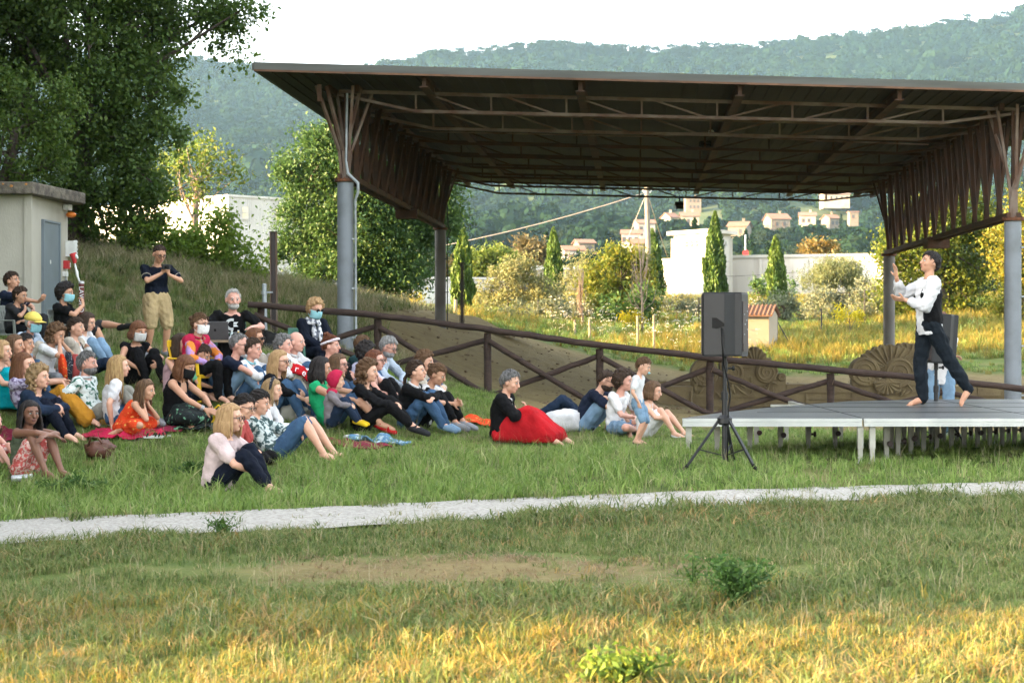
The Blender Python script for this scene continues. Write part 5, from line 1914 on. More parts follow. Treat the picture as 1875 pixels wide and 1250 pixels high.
# ------------------------------------------------------------------ people: builder
SKIN = {
    'fair': mat('skin_fair', (.60, .35, .245), .5, (.55, .29, .195), 9, sheen=.1),
    'tan': mat('skin_tan', (.49, .265, .165), .5, (.43, .215, .13), 9, sheen=.1),
    'brown': mat('skin_brown', (.19, .085, .05), .5, (.155, .066, .038), 9, sheen=.1),
    'rosy': mat('skin_rosy', (.58, .315, .24), .5, (.54, .27, .20), 9, sheen=.1),
}
HAIRM = {}
for k_, c_, c2_ in (('black', (.012, .010, .010), (.028, .022, .02)), ('dark', (.03, .018, .012), (.055, .033, .02)), ('brown', (.075, .04, .02), (.13, .072, .035)), ('auburn', (.10, .038, .018), (.16, .07, .03)),
                    ('red', (.15, .05, .02), (.09, .03, .015)), ('blond', (.42, .28, .12), (.24, .14, .06)), ('sandy', (.30, .18, .085), (.42, .27, .13)), ('grey', (.16, .155, .15), (.30, .30, .29)), ('white', (.46, .45, .42), (.3, .29, .27)),
                    ('saltpepper', (.07, .068, .066), (.20, .195, .19)), ('darkblond', (.20, .125, .06), (.33, .22, .11))):
    HAIRM[k_] = mat('hair_' + k_, c_, .55, c2_, 16, .5, 60, stretch=(3, 3, .5), lo=.35, hi=.65, spec=.22)
CLO = {}


def cloth(key, c, c2=None, scale=5, bump=.35, **kw):
    CLO[key] = mat('cloth_' + key, c, .85, c2, scale, bump, 35, spec=.12, **kw)


for key, c in (('black', (.006, .006, .007)), ('navy', (.012, .018, .038)), ('darknavy', (.006, .009, .019)), ('white', (.70, .70, .71)), ('offwhite', (.60, .58, .53)), ('beige', (.45, .40, .33)), ('palepink', (.60, .47, .46)), ('pink', (.52, .33, .36)),
               ('grey', (.26, .27, .29)), ('charcoal', (.030, .031, .034)), ('mauve', (.19, .17, .18)), ('denim', (.045, .095, .175)), ('lightdenim', (.19, .30, .42)), ('darkdenim', (.014, .026, .052)), ('blackdenim', (.010, .015, .021)), ('khaki', (.42, .32, .17)), ('stonegrey', (.27, .265, .225)),
               ('red', (.48, .012, .018)), ('crimson', (.50, .02, .07)), ('coral', (.48, .09, .085)), ('green', (.02, .42, .17)), ('mint', (.17, .50, .30)), ('paleblue', (.44, .52, .62)), ('lilac', (.50, .50, .64)), ('teal', (.02, .055, .06)), ('turquoise', (.0, .33, .40)),
               ('olive', (.09, .11, .07)), ('maroon', (.20, .02, .045)), ('yellow', (.75, .50, .02)), ('capyellow', (.78, .62, .14)), ('maskblue', (.30, .60, .66)), ('maskwhite', (.78, .78, .76)), ('maskblack', (.015, .015, .016))):
    cloth(key, c, tuple(min(1, q * .62) for q in c), 4)
cloth('mustard', (.46, .22, .025), (.40, .18, .02), 6)
cloth('orangefloral', (.60, .055, .015), (.75, .40, .10), 26, lo=.60, hi=.66)
cloth('floraldark', (.015, .02, .02), (.16, .36, .22), 14, lo=.58, hi=.64)
cloth('patterned', (.50, .56, .54), (.05, .085, .085), 20, lo=.47, hi=.53)
cloth('violetprint', (.35, .22, .45), (.55, .18, .03), 7, lo=.45, hi=.52)
cloth('whitegreen', (.62, .68, .66), (.03, .12, .08), 16, lo=.52, hi=.58)
cloth('floralgrey', (.40, .36, .48), (.12, .09, .16), 26, lo=.48, hi=.55)
cloth('redprint', (.50, .10, .09), (.62, .42, .38), 30, lo=.5, hi=.56)
cloth('striped', (.66, .66, .70), (.45, .08, .10), 3, lo=.5, hi=.52)
cloth('scarfprint', (.55, .56, .58), (.10, .11, .14), 22, lo=.46, hi=.54)
cloth('polka', (.02, .022, .03), (.75, .75, .75), 70, lo=.62, hi=.66)
cloth('headband', (.68, .64, .68), (.30, .08, .14), 3.0, stretch=(1, 1, 9), lo=.55, hi=.6)
cloth('blueprint', (.09, .19, .30), (.35, .45, .5), 16, lo=.52, hi=.6)
EYEW = mat('eye_white', (.62, .60, .57), .3)
EYED = mat('eye_iris', (.02, .013, .01), .25)
LIPM = {k: mat('lips_' + k, c, .5) for k, c in (('fair', (.42, .16, .13)), ('tan', (.33, .12, .09)), ('brown', (.16, .06, .05)), ('rosy', (.42, .14, .12)))}
LENS = mat('dark_lens', (.012, .012, .014), .12)
FRAME = mat('spectacle_frame', (.025, .018, .016), .35)
SOLE = mat('shoe_sole', (.6, .6, .58), .7)
LEATHER = mat('brown_leather', (.12, .05, .03), .5, (.08, .03, .02), 6, .3, 30)


def ik(a, c, la, lb, pole):
    a, c = Vector(a), Vector(c)
    d = c - a
    D = d.length
    mx = (la + lb) * .998
    if D > mx:
        c = a + d * (mx / D)
        d = c - a
        D = mx
    D = max(D, abs(la - lb) + .01)
    x = (la * la - lb * lb + D * D) / (2 * D)
    hh = math.sqrt(max(0, la * la - x * x))
    u = d.normalized()
    p = Vector(pole)
    p = p - u * p.dot(u)
    p = p.normalized() if p.length > 1e-6 else u.orthogonal().normalized()
    return a + u * x + p * hh, c


def limb(mb, pts, rr, seg=10):
    """rounded tapering limb along pts"""
    pts = [Vector(p) for p in pts]
    d0 = (pts[1] - pts[0]).normalized()
    d1 = (pts[-1] - pts[-2]).normalized()
    P_ = [pts[0] - d0 * rr[0] * .97, pts[0] - d0 * rr[0] * .6] + pts + [pts[-1] + d1 * rr[-1] * .6, pts[-1] + d1 * rr[-1] * .97]
    Q_ = [rr[0] * .25, rr[0] * .8] + list(rr) + [rr[-1] * .8, rr[-1] * .25]
    mb.tube(P_, Q_, seg)


def loft(mb, rings, seg=16):
    """rings: (centre, side vec, front vec, a, b)"""
    vs, fs = [], []
    for c, sv, fv, a, b_ in rings:
        for k in range(seg):
            t = 2 * math.pi * k / seg
            vs.append(c + sv * (math.cos(t) * a) + fv * (math.sin(t) * b_))
    n = len(rings)
    for i in range(n - 1):
        for k in range(seg):
            k2 = (k + 1) % seg
            fs.append((i * seg + k, i * seg + k2, (i + 1) * seg + k2, (i + 1) * seg + k))
    fs.append(tuple(range(seg - 1, -1, -1)))
    fs.append(tuple((n - 1) * seg + k for k in range(seg)))
    mb.add(vs, fs)


def dirv(th):
    return Vector((math.sin(th), 0, math.cos(th)))


def skeleton(sp):
    h = sp.get('h', 1.0)
    fem = sp.get('fem', True)
    J = {}
    pz = sp.get('pz', .10) * (h if sp.get('pz', .10) < .3 else 1)
    lean = R(sp.get('lean', 8))
    sit = pz < .6 and h > .7
    cur = R(sp.get('curl', 22 if sit else 10))
    if sit and 'curl' not in sp:
        lean -= R(6)
    sk = .93 if sit else 1.0
    p0 = Vector((0, 0, pz))
    d0, d1, d2 = dirv(lean - cur * .6), dirv(lean + cur * .3), dirv(lean + cur)
    side = Vector((0, 1, 0))
    tw = R(sp.get('twist', 0))
    sl = R(sp.get('sidelean', 0))

    def SL(v):
        return Matrix.Rotation(sl, 3, 'X') @ v
    p1 = p0 + SL(d0) * .18 * h * sk
    p2 = p1 + SL(d1) * .18 * h * sk
    p3 = p2 + SL(d2) * .14 * h * sk
    J['spine'] = [p0, p1, p2, p3]
    J['d'] = [SL(d0), SL(d1), SL(d2)]
    sside = SL(Matrix.Rotation(tw, 3, 'Z') @ side)
    J['side'] = [Matrix.Rotation(tw * .2, 3, 'Z') @ side, Matrix.Rotation(tw * .6, 3, 'Z') @ side, sside]
    sw = (.165 if fem else .19) * h
    shc = p2 + SL(d2) * .085 * h
    J['sh'] = [shc - sside * sw, shc + sside * sw]           # right (-y), left (+y)
    hw = .092 * h
    J['hip'] = [p0 + Vector((0.01, -hw, -.01 * h)), p0 + Vector((0.01, hw, -.01 * h))]
    hy, hp = R(sp.get('hyaw', 0)), R(sp.get('hpitch', 5))
    hr = R(sp.get('hroll', 0))
    hrot = Matrix.Rotation(hy + tw, 3, 'Z') @ Matrix.Rotation(hp, 3, 'Y') @ Matrix.Rotation(hr, 3, 'X')
    hs = 1.15 * h * (1 + (1 - h) * .55) * sp.get('hs', 1.0)
    nk = p3 + (SL(d2) * .5 + Vector((0, 0, .5)) + dirv(hp) * .35).normalized() * (.062 if sit else .075) * h
    hc = nk + hrot @ Vector((.018 * hs, 0, .10 * hs))
    J['neck'] = nk
    J['head'] = hc
    J['hrot'] = hrot
    J['hs'] = hs
    th, ca = .43 * h, .42 * h
    J['knee'], J['ank'], J['toe'] = [], [], []
    for i in (0, 1):
        tg, pole = sp['legs'][i][:2]
        k, a = ik(J['hip'][i], Vector(tg) * h + Vector((0, 0, 0)), th, ca, pole)
        J['knee'].append(k)
        J['ank'].append(a)
        if len(sp['legs'][i]) > 2:
            td = Vector(sp['legs'][i][2]).normalized()
        else:
            td = Vector((a.x - J['hip'][i].x, a.y - J['hip'][i].y, 0))
            td = td.normalized() if td.length > .05 else Vector((1, 0, 0))
            td.z = -.25
            td.normalize()
        J['toe'].append(a + td * .155 * h + Vector((0, 0, -.03 * h)))
    J['elb'], J['wr'] = [], []
    for i in (0, 1):
        tg, pole = sp['arms'][i][:2]
        e, w = ik(J['sh'][i], tg if isinstance(tg, Vector) else Vector(tg) * h, .285 * h, .25 * h, pole)
        J['elb'].append(e)
        J['wr'].append(w)
    return J


def body_mesh(sp, J):
    h = sp.get('h', 1.0)
    fem = sp.get('fem', True)
    w = sp.get('w', 1.0)
    mb = MB()
    s, d, sd_ = J['spine'], J['d'], J['side']
    fr = [sd_[0].cross(d[0]), sd_[1].cross(d[1]), sd_[2].cross(d[2])]
    wa = (.125 if fem else .145) * w
    loft(mb, [(s[0] - d[0] * .10 * h, sd_[0], fr[0], .09 * h, .07 * h), (s[0] - d[0] * .04 * h, sd_[0], fr[0], .155 * h * w, .11 * h * w), (s[0] + d[0] * .05 * h, sd_[0], fr[0], .155 * h * w, .11 * h * w), (s[1], sd_[1], fr[1], wa * h, .095 * h * w),
              (s[2] - d[1] * .04 * h, sd_[1], fr[1], .145 * h * w, .112 * h * w), (s[2] + d[2] * .05 * h, sd_[2], fr[2], .16 * h, .10 * h), (s[2] + d[2] * .11 * h, sd_[2], fr[2], .115 * h, .07 * h), (s[3], sd_[2], fr[2], .06 * h, .055 * h)])
    for i in (0, 1):
        mb.ball(J['sh'][i] - sd_[2] * (-.015 if i == 0 else .015) * h, .062 * h, nu=10, nv=8)
        limb(mb, [J['hip'][i], J['hip'][i].lerp(J['knee'][i], .45), J['knee'][i]], [.088 * h * w, .076 * h * w, .056 * h])
        limb(mb, [J['knee'][i], J['knee'][i].lerp(J['ank'][i], .3), J['knee'][i].lerp(J['ank'][i], .75), J['ank'][i]], [.054 * h, .058 * h, .038 * h, .035 * h])
        limb(mb, [J['ank'][i] + Vector((0, 0, -.01 * h)), J['ank'][i].lerp(J['toe'][i], .5) + Vector((0, 0, .0)), J['toe'][i]], [.04 * h, .037 * h, .027 * h], 9)
        limb(mb, [J['ank'][i] + (J['ank'][i] - J['toe'][i]).normalized() * .03 * h + Vector((0, 0, -.02 * h)), J['ank'][i]], [.032 * h, .034 * h], 8)
        if not sp.get('shoes'):                # bare toes
            fd = (J['toe'][i] - J['ank'][i]).normalized()
            lat = fd.cross(Vector((0, 0, 1))).normalized()
            dn = lat.cross(fd)
            for q, (o_, ln_, r_) in enumerate(((-.026, .040, .0135), (-.009, .040, .0105), (.006, .034, .010), (.020, .027, .0095), (.032, .018, .0092))):
                b0 = J['toe'][i] + lat * (o_ * h * (1 if i else -1)) - fd * .004 * h + dn * (-.008 if dn.z > 0 else .008) * h
                limb(mb, [b0, b0 + fd * (ln_ * h)], [r_ * h, r_ * .9 * h], 7)
        limb(mb, [J['sh'][i], J['sh'][i].lerp(J['elb'][i], .5), J['elb'][i]], [.050 * h, .046 * h, .037 * h])
        limb(mb, [J['elb'][i], J['elb'][i].lerp(J['wr'][i], .3), J['wr'][i]], [.037 * h, .038 * h, .025 * h])
        # hand
        ar = sp['arms'][i]
        hd = Vector(ar[2]).normalized() if len(ar) > 2 and ar[2] is not None else (J['wr'][i] - J['elb'][i]).normalized()
        pn = Vector(ar[3]) if len(ar) > 3 else Vector((0, 1 if i == 0 else -1, -.4))
        curl = ar[4] if len(ar) > 4 else .55
        hand(mb, J['wr'][i], hd, pn, curl, 1 if i == 0 else -1, h)
    # neck and head
    hc, hr, hs = J['head'], J['hrot'], J['hs']
    limb(mb, [s[3] - d[2] * .03 * h, J['neck'], hc + hr @ Vector((-.012, 0, -.05)) * hs], [.062 * h, .052 * h, .054 * h])
    H = lambda x, y, z: hc + hr @ (Vector((x, y, z)) * hs)
    mb.ball(H(-.005, 0, .02), (.098 * hs, .077 * hs, .102 * hs), hr, 16, 12)
    mb.ball(H(.022, 0, -.045), (.068 * hs, .061 * hs, .066 * hs), hr, 14, 10)
    mb.ball(H(.066, 0, -.082), (.024 * hs, .028 * hs, .02 * hs), hr, 10, 8)
    for sg in (-1, 1):
        mb.ball(H(.052, sg * .04, -.02), (.032 * hs, .026 * hs, .03 * hs), hr, 10, 8)
        mb.ball(H(-.008, sg * .084, -.006), (.02 * hs, .014 * hs, .033 * hs), hr, 8, 6)
        mb.ball(H(.078, sg * .028, .034), (.016 * hs, .03 * hs, .010 * hs), hr, 8, 6)
    limb(mb, [H(.088, 0, .018), H(.100, 0, -.006), H(.106, 0, -.022)], [.011 * hs, .013 * hs, .015 * hs], 8)
    mb.ball(H(.080, 0, -.052), (.016 * hs, .028 * hs, .016 * hs), hr, 8, 6)
    return mb


def hand(mb, wr, hd, pn, curl, sgn, h):
    """palm, four bent fingers of unequal length, thumb off the side of the palm"""
    pn = pn - hd * pn.dot(hd)
    pn = pn.normalized() if pn.length > 1e-5 else hd.orthogonal().normalized()
    sv = hd.cross(pn).normalized()
    loft(mb, [(wr - hd * .01 * h, sv, pn, .022 * h, .018 * h), (wr + hd * .02 * h, sv, pn, .032 * h, .017 * h), (wr + hd * .06 * h, sv, pn, .041 * h, .015 * h), (wr + hd * .095 * h, sv, pn, .040 * h, .012 * h), (wr + hd * .102 * h, sv, pn, .030 * h, .007 * h)], 10)
    for k, (off, ln) in enumerate(((-.030, .066), (-.010, .078), (.011, .073), (.030, .056))):
        b0 = wr + hd * (.092 * h) + sv * off * h
        a1 = curl * .8 + .06 * k
        a2 = curl * 1.7 + .08 * k
        d1 = (hd * math.cos(a1) + pn * math.sin(a1) + sv * off * 2.2).normalized()
        d2 = (hd * math.cos(a2) + pn * math.sin(a2) + sv * off * 1.2).normalized()
        m = b0 + d1 * ln * .52 * h
        limb(mb, [b0, m, m + d2 * ln * .5 * h], [.0105 * h, .0098 * h, .0085 * h], 7)
    t0 = wr + hd * .03 * h - sv * .03 * h
    td = (hd * .62 - sv * .7 + pn * .35).normalized()
    t1 = t0 + td * .042 * h
    limb(mb, [t0, t1, t1 + (td + hd * .6).normalized() * .032 * h], [.014 * h, .012 * h, .009 * h], 7)


def garment_top(sp, J, kind, grow=.014, low=-.10):
    h = sp.get('h', 1.0)
    fem = sp.get('fem', True)
    w = sp.get('w', 1.0)
    g = grow
    mb = MB()
    s, d, sd_ = J['spine'], J['d'], J['side']
    fr = [sd_[0].cross(d[0]), sd_[1].cross(d[1]), sd_[2].cross(d[2])]
    wa = (.135 if fem else .152) * w
    nkr = .098 if kind in ('tank', 'wide') else .078
    tops = [(s[2] + d[2] * .05 * h, sd_[2], fr[2], .165 * h + g, .10 * h + g), (s[2] + d[2] * .108 * h, sd_[2], fr[2], .125 * h + g, .072 * h + g), (s[3] - d[2] * (.01 if kind != 'tank' else .045) * h, sd_[2], fr[2], nkr * h, .062 * h + g * .6)]
    if kind == 'vest':
        tops = [(s[2] + d[2] * .02 * h, sd_[2], fr[2], .135 * h + g, .105 * h + g), (s[2] + d[2] * .09 * h, sd_[2], fr[2], .10 * h + g, .085 * h + g), (s[3] - d[2] * .0 * h, sd_[2], fr[2], .075 * h + g * .5, .065 * h + g * .5)]
    if kind == 'tank':
        tops = [(s[2] + d[2] * .02 * h, sd_[2], fr[2], .15 * h + g, .105 * h + g), (s[2] + d[2] * .055 * h, sd_[2], fr[2], .135 * h + g, .09 * h + g)]
    loft(mb, [(s[0] + d[0] * low * h, sd_[0], fr[0], .15 * h * w + g, .105 * h * w + g), (s[0] + d[0] * .05 * h, sd_[0], fr[0], .16 * h * w + g, .115 * h * w + g), (s[1], sd_[1], fr[1], wa * h + g, .103 * h * w + g), (s[2] - d[1] * .04 * h, sd_[1], fr[1], .15 * h * w + g, .118 * h * w + g)] + tops)
    if kind == 'tank':
        for i in (0, 1):                       # shoulder straps over the shoulders
            c = s[2] + d[2] * .10 * h + sd_[2] * (.085 if i else -.085) * h
            limb(mb, [c + fr[2] * .085 * h - d[2] * .06 * h, c + fr[2] * .045 * h + d[2] * .012 * h, c - fr[2] * .045 * h + d[2] * .012 * h, c - fr[2] * .085 * h - d[2] * .06 * h], [.018 * h, .022 * h, .022 * h, .018 * h], 8)
        return mb
    for i in (0, 1):
        if kind != 'vest':
            mb.ball(J['sh'][i], .064 * h + g, nu=10, nv=8)
        up, el, wr = J['sh'][i], J['elb'][i], J['wr'][i]
        if kind in ('sleeveless', 'wide', 'vest'):
            continue
        if kind == 'short':
            limb(mb, [up, up.lerp(el, .35), up.lerp(el, .62)], [.054 * h + g, .054 * h + g, .056 * h + g * .9])
        else:
            limb(mb, [up, up.lerp(el, .5), el], [.052 * h + g, .050 * h + g, .042 * h + g])
            q = .93 if kind == 'long' else (.42 if kind == 'three' else .7)
            limb(mb, [el, el.lerp(wr, q * .5), el.lerp(wr, q)], [.042 * h + g, .042 * h + g * .9, .032 * h + g * .9])
    return mb


def garment_bottom(sp, J, kind, grow=.013):
    h = sp.get('h', 1.0)
    w = sp.get('w', 1.0)
    g = grow
    mb = MB()
    s, d, sd_ = J['spine'], J['d'], J['side']
    fr0 = sd_[0].cross(d[0])
    loft(mb, [(s[0] - d[0] * .11 * h, sd_[0], fr0, .10 * h, .085 * h), (s[0] - d[0] * .045 * h, sd_[0], fr0, .16 * h * w + g, .115 * h * w + g), (s[0] + d[0] * .05 * h, sd_[0], fr0, .158 * h * w + g * .8, .113 * h * w + g * .8), (s[0] + d[0] * .10 * h, sd_[0], fr0, .14 * h * w + g * .6, .10 * h * w + g * .6)])
    for i in (0, 1):
        hp_, kn, an = J['hip'][i], J['knee'][i], J['ank'][i]
        if kind == 'shorts':
            limb(mb, [hp_, hp_.lerp(kn, .45), hp_.lerp(kn, .8)], [.095 * h * w + g, .086 * h * w + g, .075 * h + g])
            continue
        if kind == 'bermuda':
            limb(mb, [hp_, hp_.lerp(kn, .45), hp_.lerp(kn, .93)], [.095 * h * w + g, .086 * h * w + g, .068 * h + g])
            continue
        limb(mb, [hp_, hp_.lerp(kn, .45), kn], [.092 * h * w + g, .080 * h * w + g, .062 * h + g])
        q = {'long': .97, 'crop': .8, 'wide': .96, 'capri': .55}[kind]
        e = an if q > .9 else kn.lerp(an, q)
        r1 = .047 if kind != 'wide' else .10
        limb(mb, [kn, kn.lerp(e, .35), e], [.060 * h + g, (.064 if kind != 'wide' else .085) * h + g, r1 * h + g * .7])
    return mb


def garment_skirt(sp, J, reach=.9, flare=.12):
    h = sp.get('h', 1.0)
    bm = bmesh.new()
    pts = []

    def sph(c, r):
        for k in range(26):
            v = Vector((random.gauss(0, 1), random.gauss(0, 1), random.gauss(0, 1))).normalized()
            p = c + v * r
            pts.append(Vector((p.x, p.y, max(p.z, .005))))
    for i in (0, 1):
        sph(J['hip'][i] + Vector((-.02, 0, .0)), .12 * h)
        sph(J['knee'][i], .085 * h)
        sph(J['knee'][i].lerp(J['ank'][i], reach), flare * h)
    sph(J['spine'][0] + J['d'][0] * .08 * h, .13 * h)
    for p in pts:
        bm.verts.new(p)
    bmesh.ops.convex_hull(bm, input=bm.verts)
    bm.verts.ensure_lookup_table()
    mb = MB()
    used = [v for v in bm.verts if v.link_faces]
    ix = {v: i for i, v in enumerate(used)}
    mb.add([v.co.copy() for v in used], [[ix[v] for v in f.verts] for f in bm.faces])
    bm.free()
    return mb


def shoe(J, i, h, kind):
    a, t = J['ank'][i], J['toe'][i]
    mb = MB()
    f = (t - a).normalized()
    heel = a - f * .045 * h + Vector((0, 0, -.03 * h))
    if kind == 'sandal':
        limb(mb, [heel + Vector((0, 0, -.02 * h)), a.lerp(t, .5) + Vector((0, 0, -.04 * h)), t + Vector((0, 0, -.022 * h)) + f * .02 * h], [.026 * h, .034 * h, .03 * h], 8)
        limb(mb, [a.lerp(t, .62) + Vector((0, -.04 * h, -.01)), a.lerp(t, .62) + Vector((0, 0, .026 * h)), a.lerp(t, .62) + Vector((0, .04 * h, -.01))], [.012 * h] * 3, 6)
        limb(mb, [a + Vector((0, -.036 * h, 0)), a + f * .036 * h, a + Vector((0, .036 * h, 0)), a - f * .036 * h, a + Vector((0, -.036 * h, 0))], [.009 * h] * 5, 6)
    else:
        limb(mb, [heel, a.lerp(t, .5) + Vector((0, 0, -.006 * h)), t + f * .015 * h], [.042 * h, .046 * h, .037 * h], 9)
        limb(mb, [heel + Vector((0, 0, .01)), a + Vector((0, 0, -.005))], [.040 * h, .042 * h], 9)
        if kind == 'boot':
            limb(mb, [a, a.lerp(J['knee'][i], .2)], [.045 * h, .045 * h], 9)
    return mb


def cap_surface(sp, J, hairline, thick, bumps=0.0, bs=9.0, nu=30, nv=20):
    """hair shell hugging the skull; hairline(x,y,z)->signed amount (>0 hair)"""
    hc, hr, hs = J['head'], J['hrot'], J['hs']
    vs, fs = [], []
    sd0 = random.uniform(0, 50)
    for j in range(nv + 1):
        t = -math.pi / 2 + math.pi * j / nv
        for i in range(nu):
            a = 2 * math.pi * i / nu
            x, y, z = math.cos(a) * math.cos(t), math.sin(a) * math.cos(t), math.sin(t)
            m = smooth01(hairline(x, y, z) / .16 + .5)
            k = thick * m - .022 * (1 - m)
            if bumps:
                k += bumps * m * (mnoise.noise(Vector((x * bs + sd0, y * bs, z * bs))) + .5 * mnoise.noise(Vector((x * bs * 2.3, y * bs * 2.3 + sd0, z * bs * 2.3))))
            rx, ry, rz = .098 + k, .077 + k, .102 + k
            p = Vector((-.005 + x * rx, y * ry, .02 + z * rz)) * hs
            vs.append(hc + hr @ p)
    for j in range(nv):
        for i in range(nu):
            i2 = (i + 1) % nu
            fs.append((j * nu + i, j * nu + i2, (j + 1) * nu + i2, (j + 1) * nu + i))
    mb = MB()
    mb.add(vs, fs)
    return mb


HLX = [-1, -.5, -.15, .1, .3, .6, 1]


def hl_std(x, y, z):
    return z - float(np.interp(x, HLX, [-.72, -.62, -.10, .16, .34, .54, .68]))


def hl_long(x, y, z):
    return z - float(np.interp(x, HLX, [-.9, -.9, -.75, -.35, .12, .5, .66]))


def hl_reced(x, y, z):
    return z - float(np.interp(x, HLX, [-.7, -.6, -.35, .05, .5, .78, .92]))


def hl_bald(x, y, z):
    return min(z - float(np.interp(x, HLX, [-.7, -.6, -.3, .1, .5, .9, 1.2])), .22 - z)


def hl_fringe(x, y, z):
    return z - float(np.interp(x, HLX, [-.9, -.9, -.7, -.3, .0, .22, .34]))


def hl_tied(x, y, z):
    return z - float(np.interp(x, HLX, [-.55, -.6, -.4, .0, .25, .46, .58]))


def tufts(mb, J, hl, n, lift, rad, ln, tied=False):
    """short locks lying over the skull, swept back or down from the crown"""
    hc, hr, hs = J['head'], J['hrot'], J['hs']
    for k in range(n):
        v = Vector((random.gauss(0, 1), random.gauss(0, 1), random.gauss(.35, 1))).normalized()
        if hl(v.x, v.y, v.z) < .02:
            continue
        crown = Vector((-.45, 0, .9)).normalized()
        d = (v - crown)
        if tied:
            d = Vector((-1, 0, .1)) - v
        d = d - v * d.dot(v)
        d = (d.normalized() if d.length > .05 else Vector((1, 0, 0))) + Vector((random.gauss(0, .22), random.gauss(0, .22), random.gauss(0, .22)))
        pts, rr = [], []
        for q in range(4):
            t = q / 3
            w = (v + d * (ln / .095) * (t - .4)).normalized()
            e = lift * (.55 + .7 * math.sin(math.pi * min(1, t + .15))) + random.uniform(-.002, .006)
            pts.append(hc + hr @ (Vector((-.005 + w.x * (.098 + e), w.y * (.077 + e), .02 + w.z * (.102 + e))) * hs))
            rr.append(rad * hs * (.6, 1, .9, .35)[q])
        mb.tube(pts, rr, 5)


def locks(mb, J, n, length, rad, wave=0.0, spread=1.0, back=.0, azr=(65, 295), front=True):
    """hair locks that run over the skull and hang down"""
    hc, hr, hs = J['head'], J['hrot'], J['hs']
    for k in range(n):
        az = R(random.uniform(*azr))
        z0 = random.uniform(.25, .95)
        pts, rr = [], []
        ln = length * random.uniform(.82, 1.08)
        hang = None
        steps = 9
        for q in range(4):                       # along the skull
            t = q / 3
            zz = z0 * (1 - t) + (-.28) * t
            cr = math.sqrt(max(0, 1 - zz * zz))
            e = .013 + .008 * t
            p = Vector((-.005 + math.cos(az) * cr * (.098 + e), math.sin(az) * cr * (.077 + e), .02 + zz * (.102 + e))) * hs
            pts.append(hc + hr @ p)
            rr.append(rad * (.7 + .3 * t))
        p = pts[-1].copy()
        out = hr @ Vector((math.cos(az), math.sin(az), 0))
        ph = random.uniform(0, 6.28)
        for q in range(1, steps):
            t = q / (steps - 1)
            st = ln / (steps - 1)
            o = Vector((out.x, out.y, 0)) * (.012 * spread * (1 - t * 1.6))
            p = p + Vector((0, 0, -st)) + o + Vector((-back * st, 0, 0))
            wv = wave * math.sin(ph + t * 14) if wave else 0
            pts.append(p + Vector((math.cos(ph) * wv, math.sin(ph) * wv, 0)))
            rr.append(rad * (1 - .55 * t ** 2))
        mb.tube(pts, rr, 6)


def head_local(J):
    hc, hr, hs = J['head'], J['hrot'], J['hs']
    return lambda x, y, z: hc + hr @ (Vector((x, y, z)) * hs)


PEOPLE = []          # (root spec, list of pending meshes)
PEND = []            # (object, kind)


def realise(mb, name, mats, parent, voxel, smooth_it=2, fold=0.0):
    me = bpy.data.meshes.new(name)
    me.from_pydata(mb.v, [], mb.f)
    for m in mats:
        me.materials.append(m)
    o = bpy.data.objects.new(name, me)
    COL.objects.link(o)
    md = o.modifiers.new('r', 'REMESH')
    md.mode = 'VOXEL'
    md.voxel_size = voxel
    md.use_smooth_shade = True
    if smooth_it:
        ms = o.modifiers.new('s', 'SMOOTH')
        ms.factor = .5
        ms.iterations = smooth_it
    o['_open'] = 0.0
    PEND.append((o, parent, fold))
    return o


def direct(mb, name, mats, parent, smooth=True):
    me = bpy.data.meshes.new(name)
    me.from_pydata(mb.v, [], mb.f)
    for m in mats:
        me.materials.append(m)
    me.polygons.foreach_set('use_smooth', [smooth] * len(mb.f))
    me.polygons.foreach_set('material_index', mb.mi)
    o = bpy.data.objects.new(name, me)
    COL.objects.link(o)
    if parent is not None:
        o.parent = parent
    return o


FACES = {}


def face_bits(sp, J):
    """eyes, brows and lips, joined to the body's own mesh later: list of (mb, material slot)"""
    H = head_local(J)
    hs, hr = J['hs'], J['hrot']
    mb = MB()
    for sg in (-1, 1):
        mb.ball(H(.082, sg * .031, .012), (.010 * hs, .0155 * hs, .0085 * hs), hr, 10, 6, mi=1)
        mb.ball(H(.0885, sg * .030, .012), (.005 * hs, .0078 * hs, .0078 * hs), hr, 8, 6, mi=2)
        a, c, e = H(.089, sg * .014, .033), H(.088, sg * .034, .039), H(.074, sg * .052, .032)
        mb.tube([a, c, e], [.0035 * hs, .0055 * hs, .003 * hs], 6, mi=4)
        mb.tube([H(.090, sg * .017, .019), H(.0905, sg * .031, .0225), H(.080, sg * .046, .015)], [.002 * hs, .0032 * hs, .0022 * hs], 5, mi=4)
        mb.ball(H(.113, sg * .008, -.031), .004 * hs, nu=6, nv=4, mi=2)
    mb.ball(H(.0935, 0, -.049), (.006 * hs, .023 * hs, .0055 * hs), hr, 10, 6, mi=3)
    mb.ball(H(.0925, 0, -.058), (.007 * hs, .020 * hs, .0065 * hs), hr, 10, 6, mi=3)
    return mb


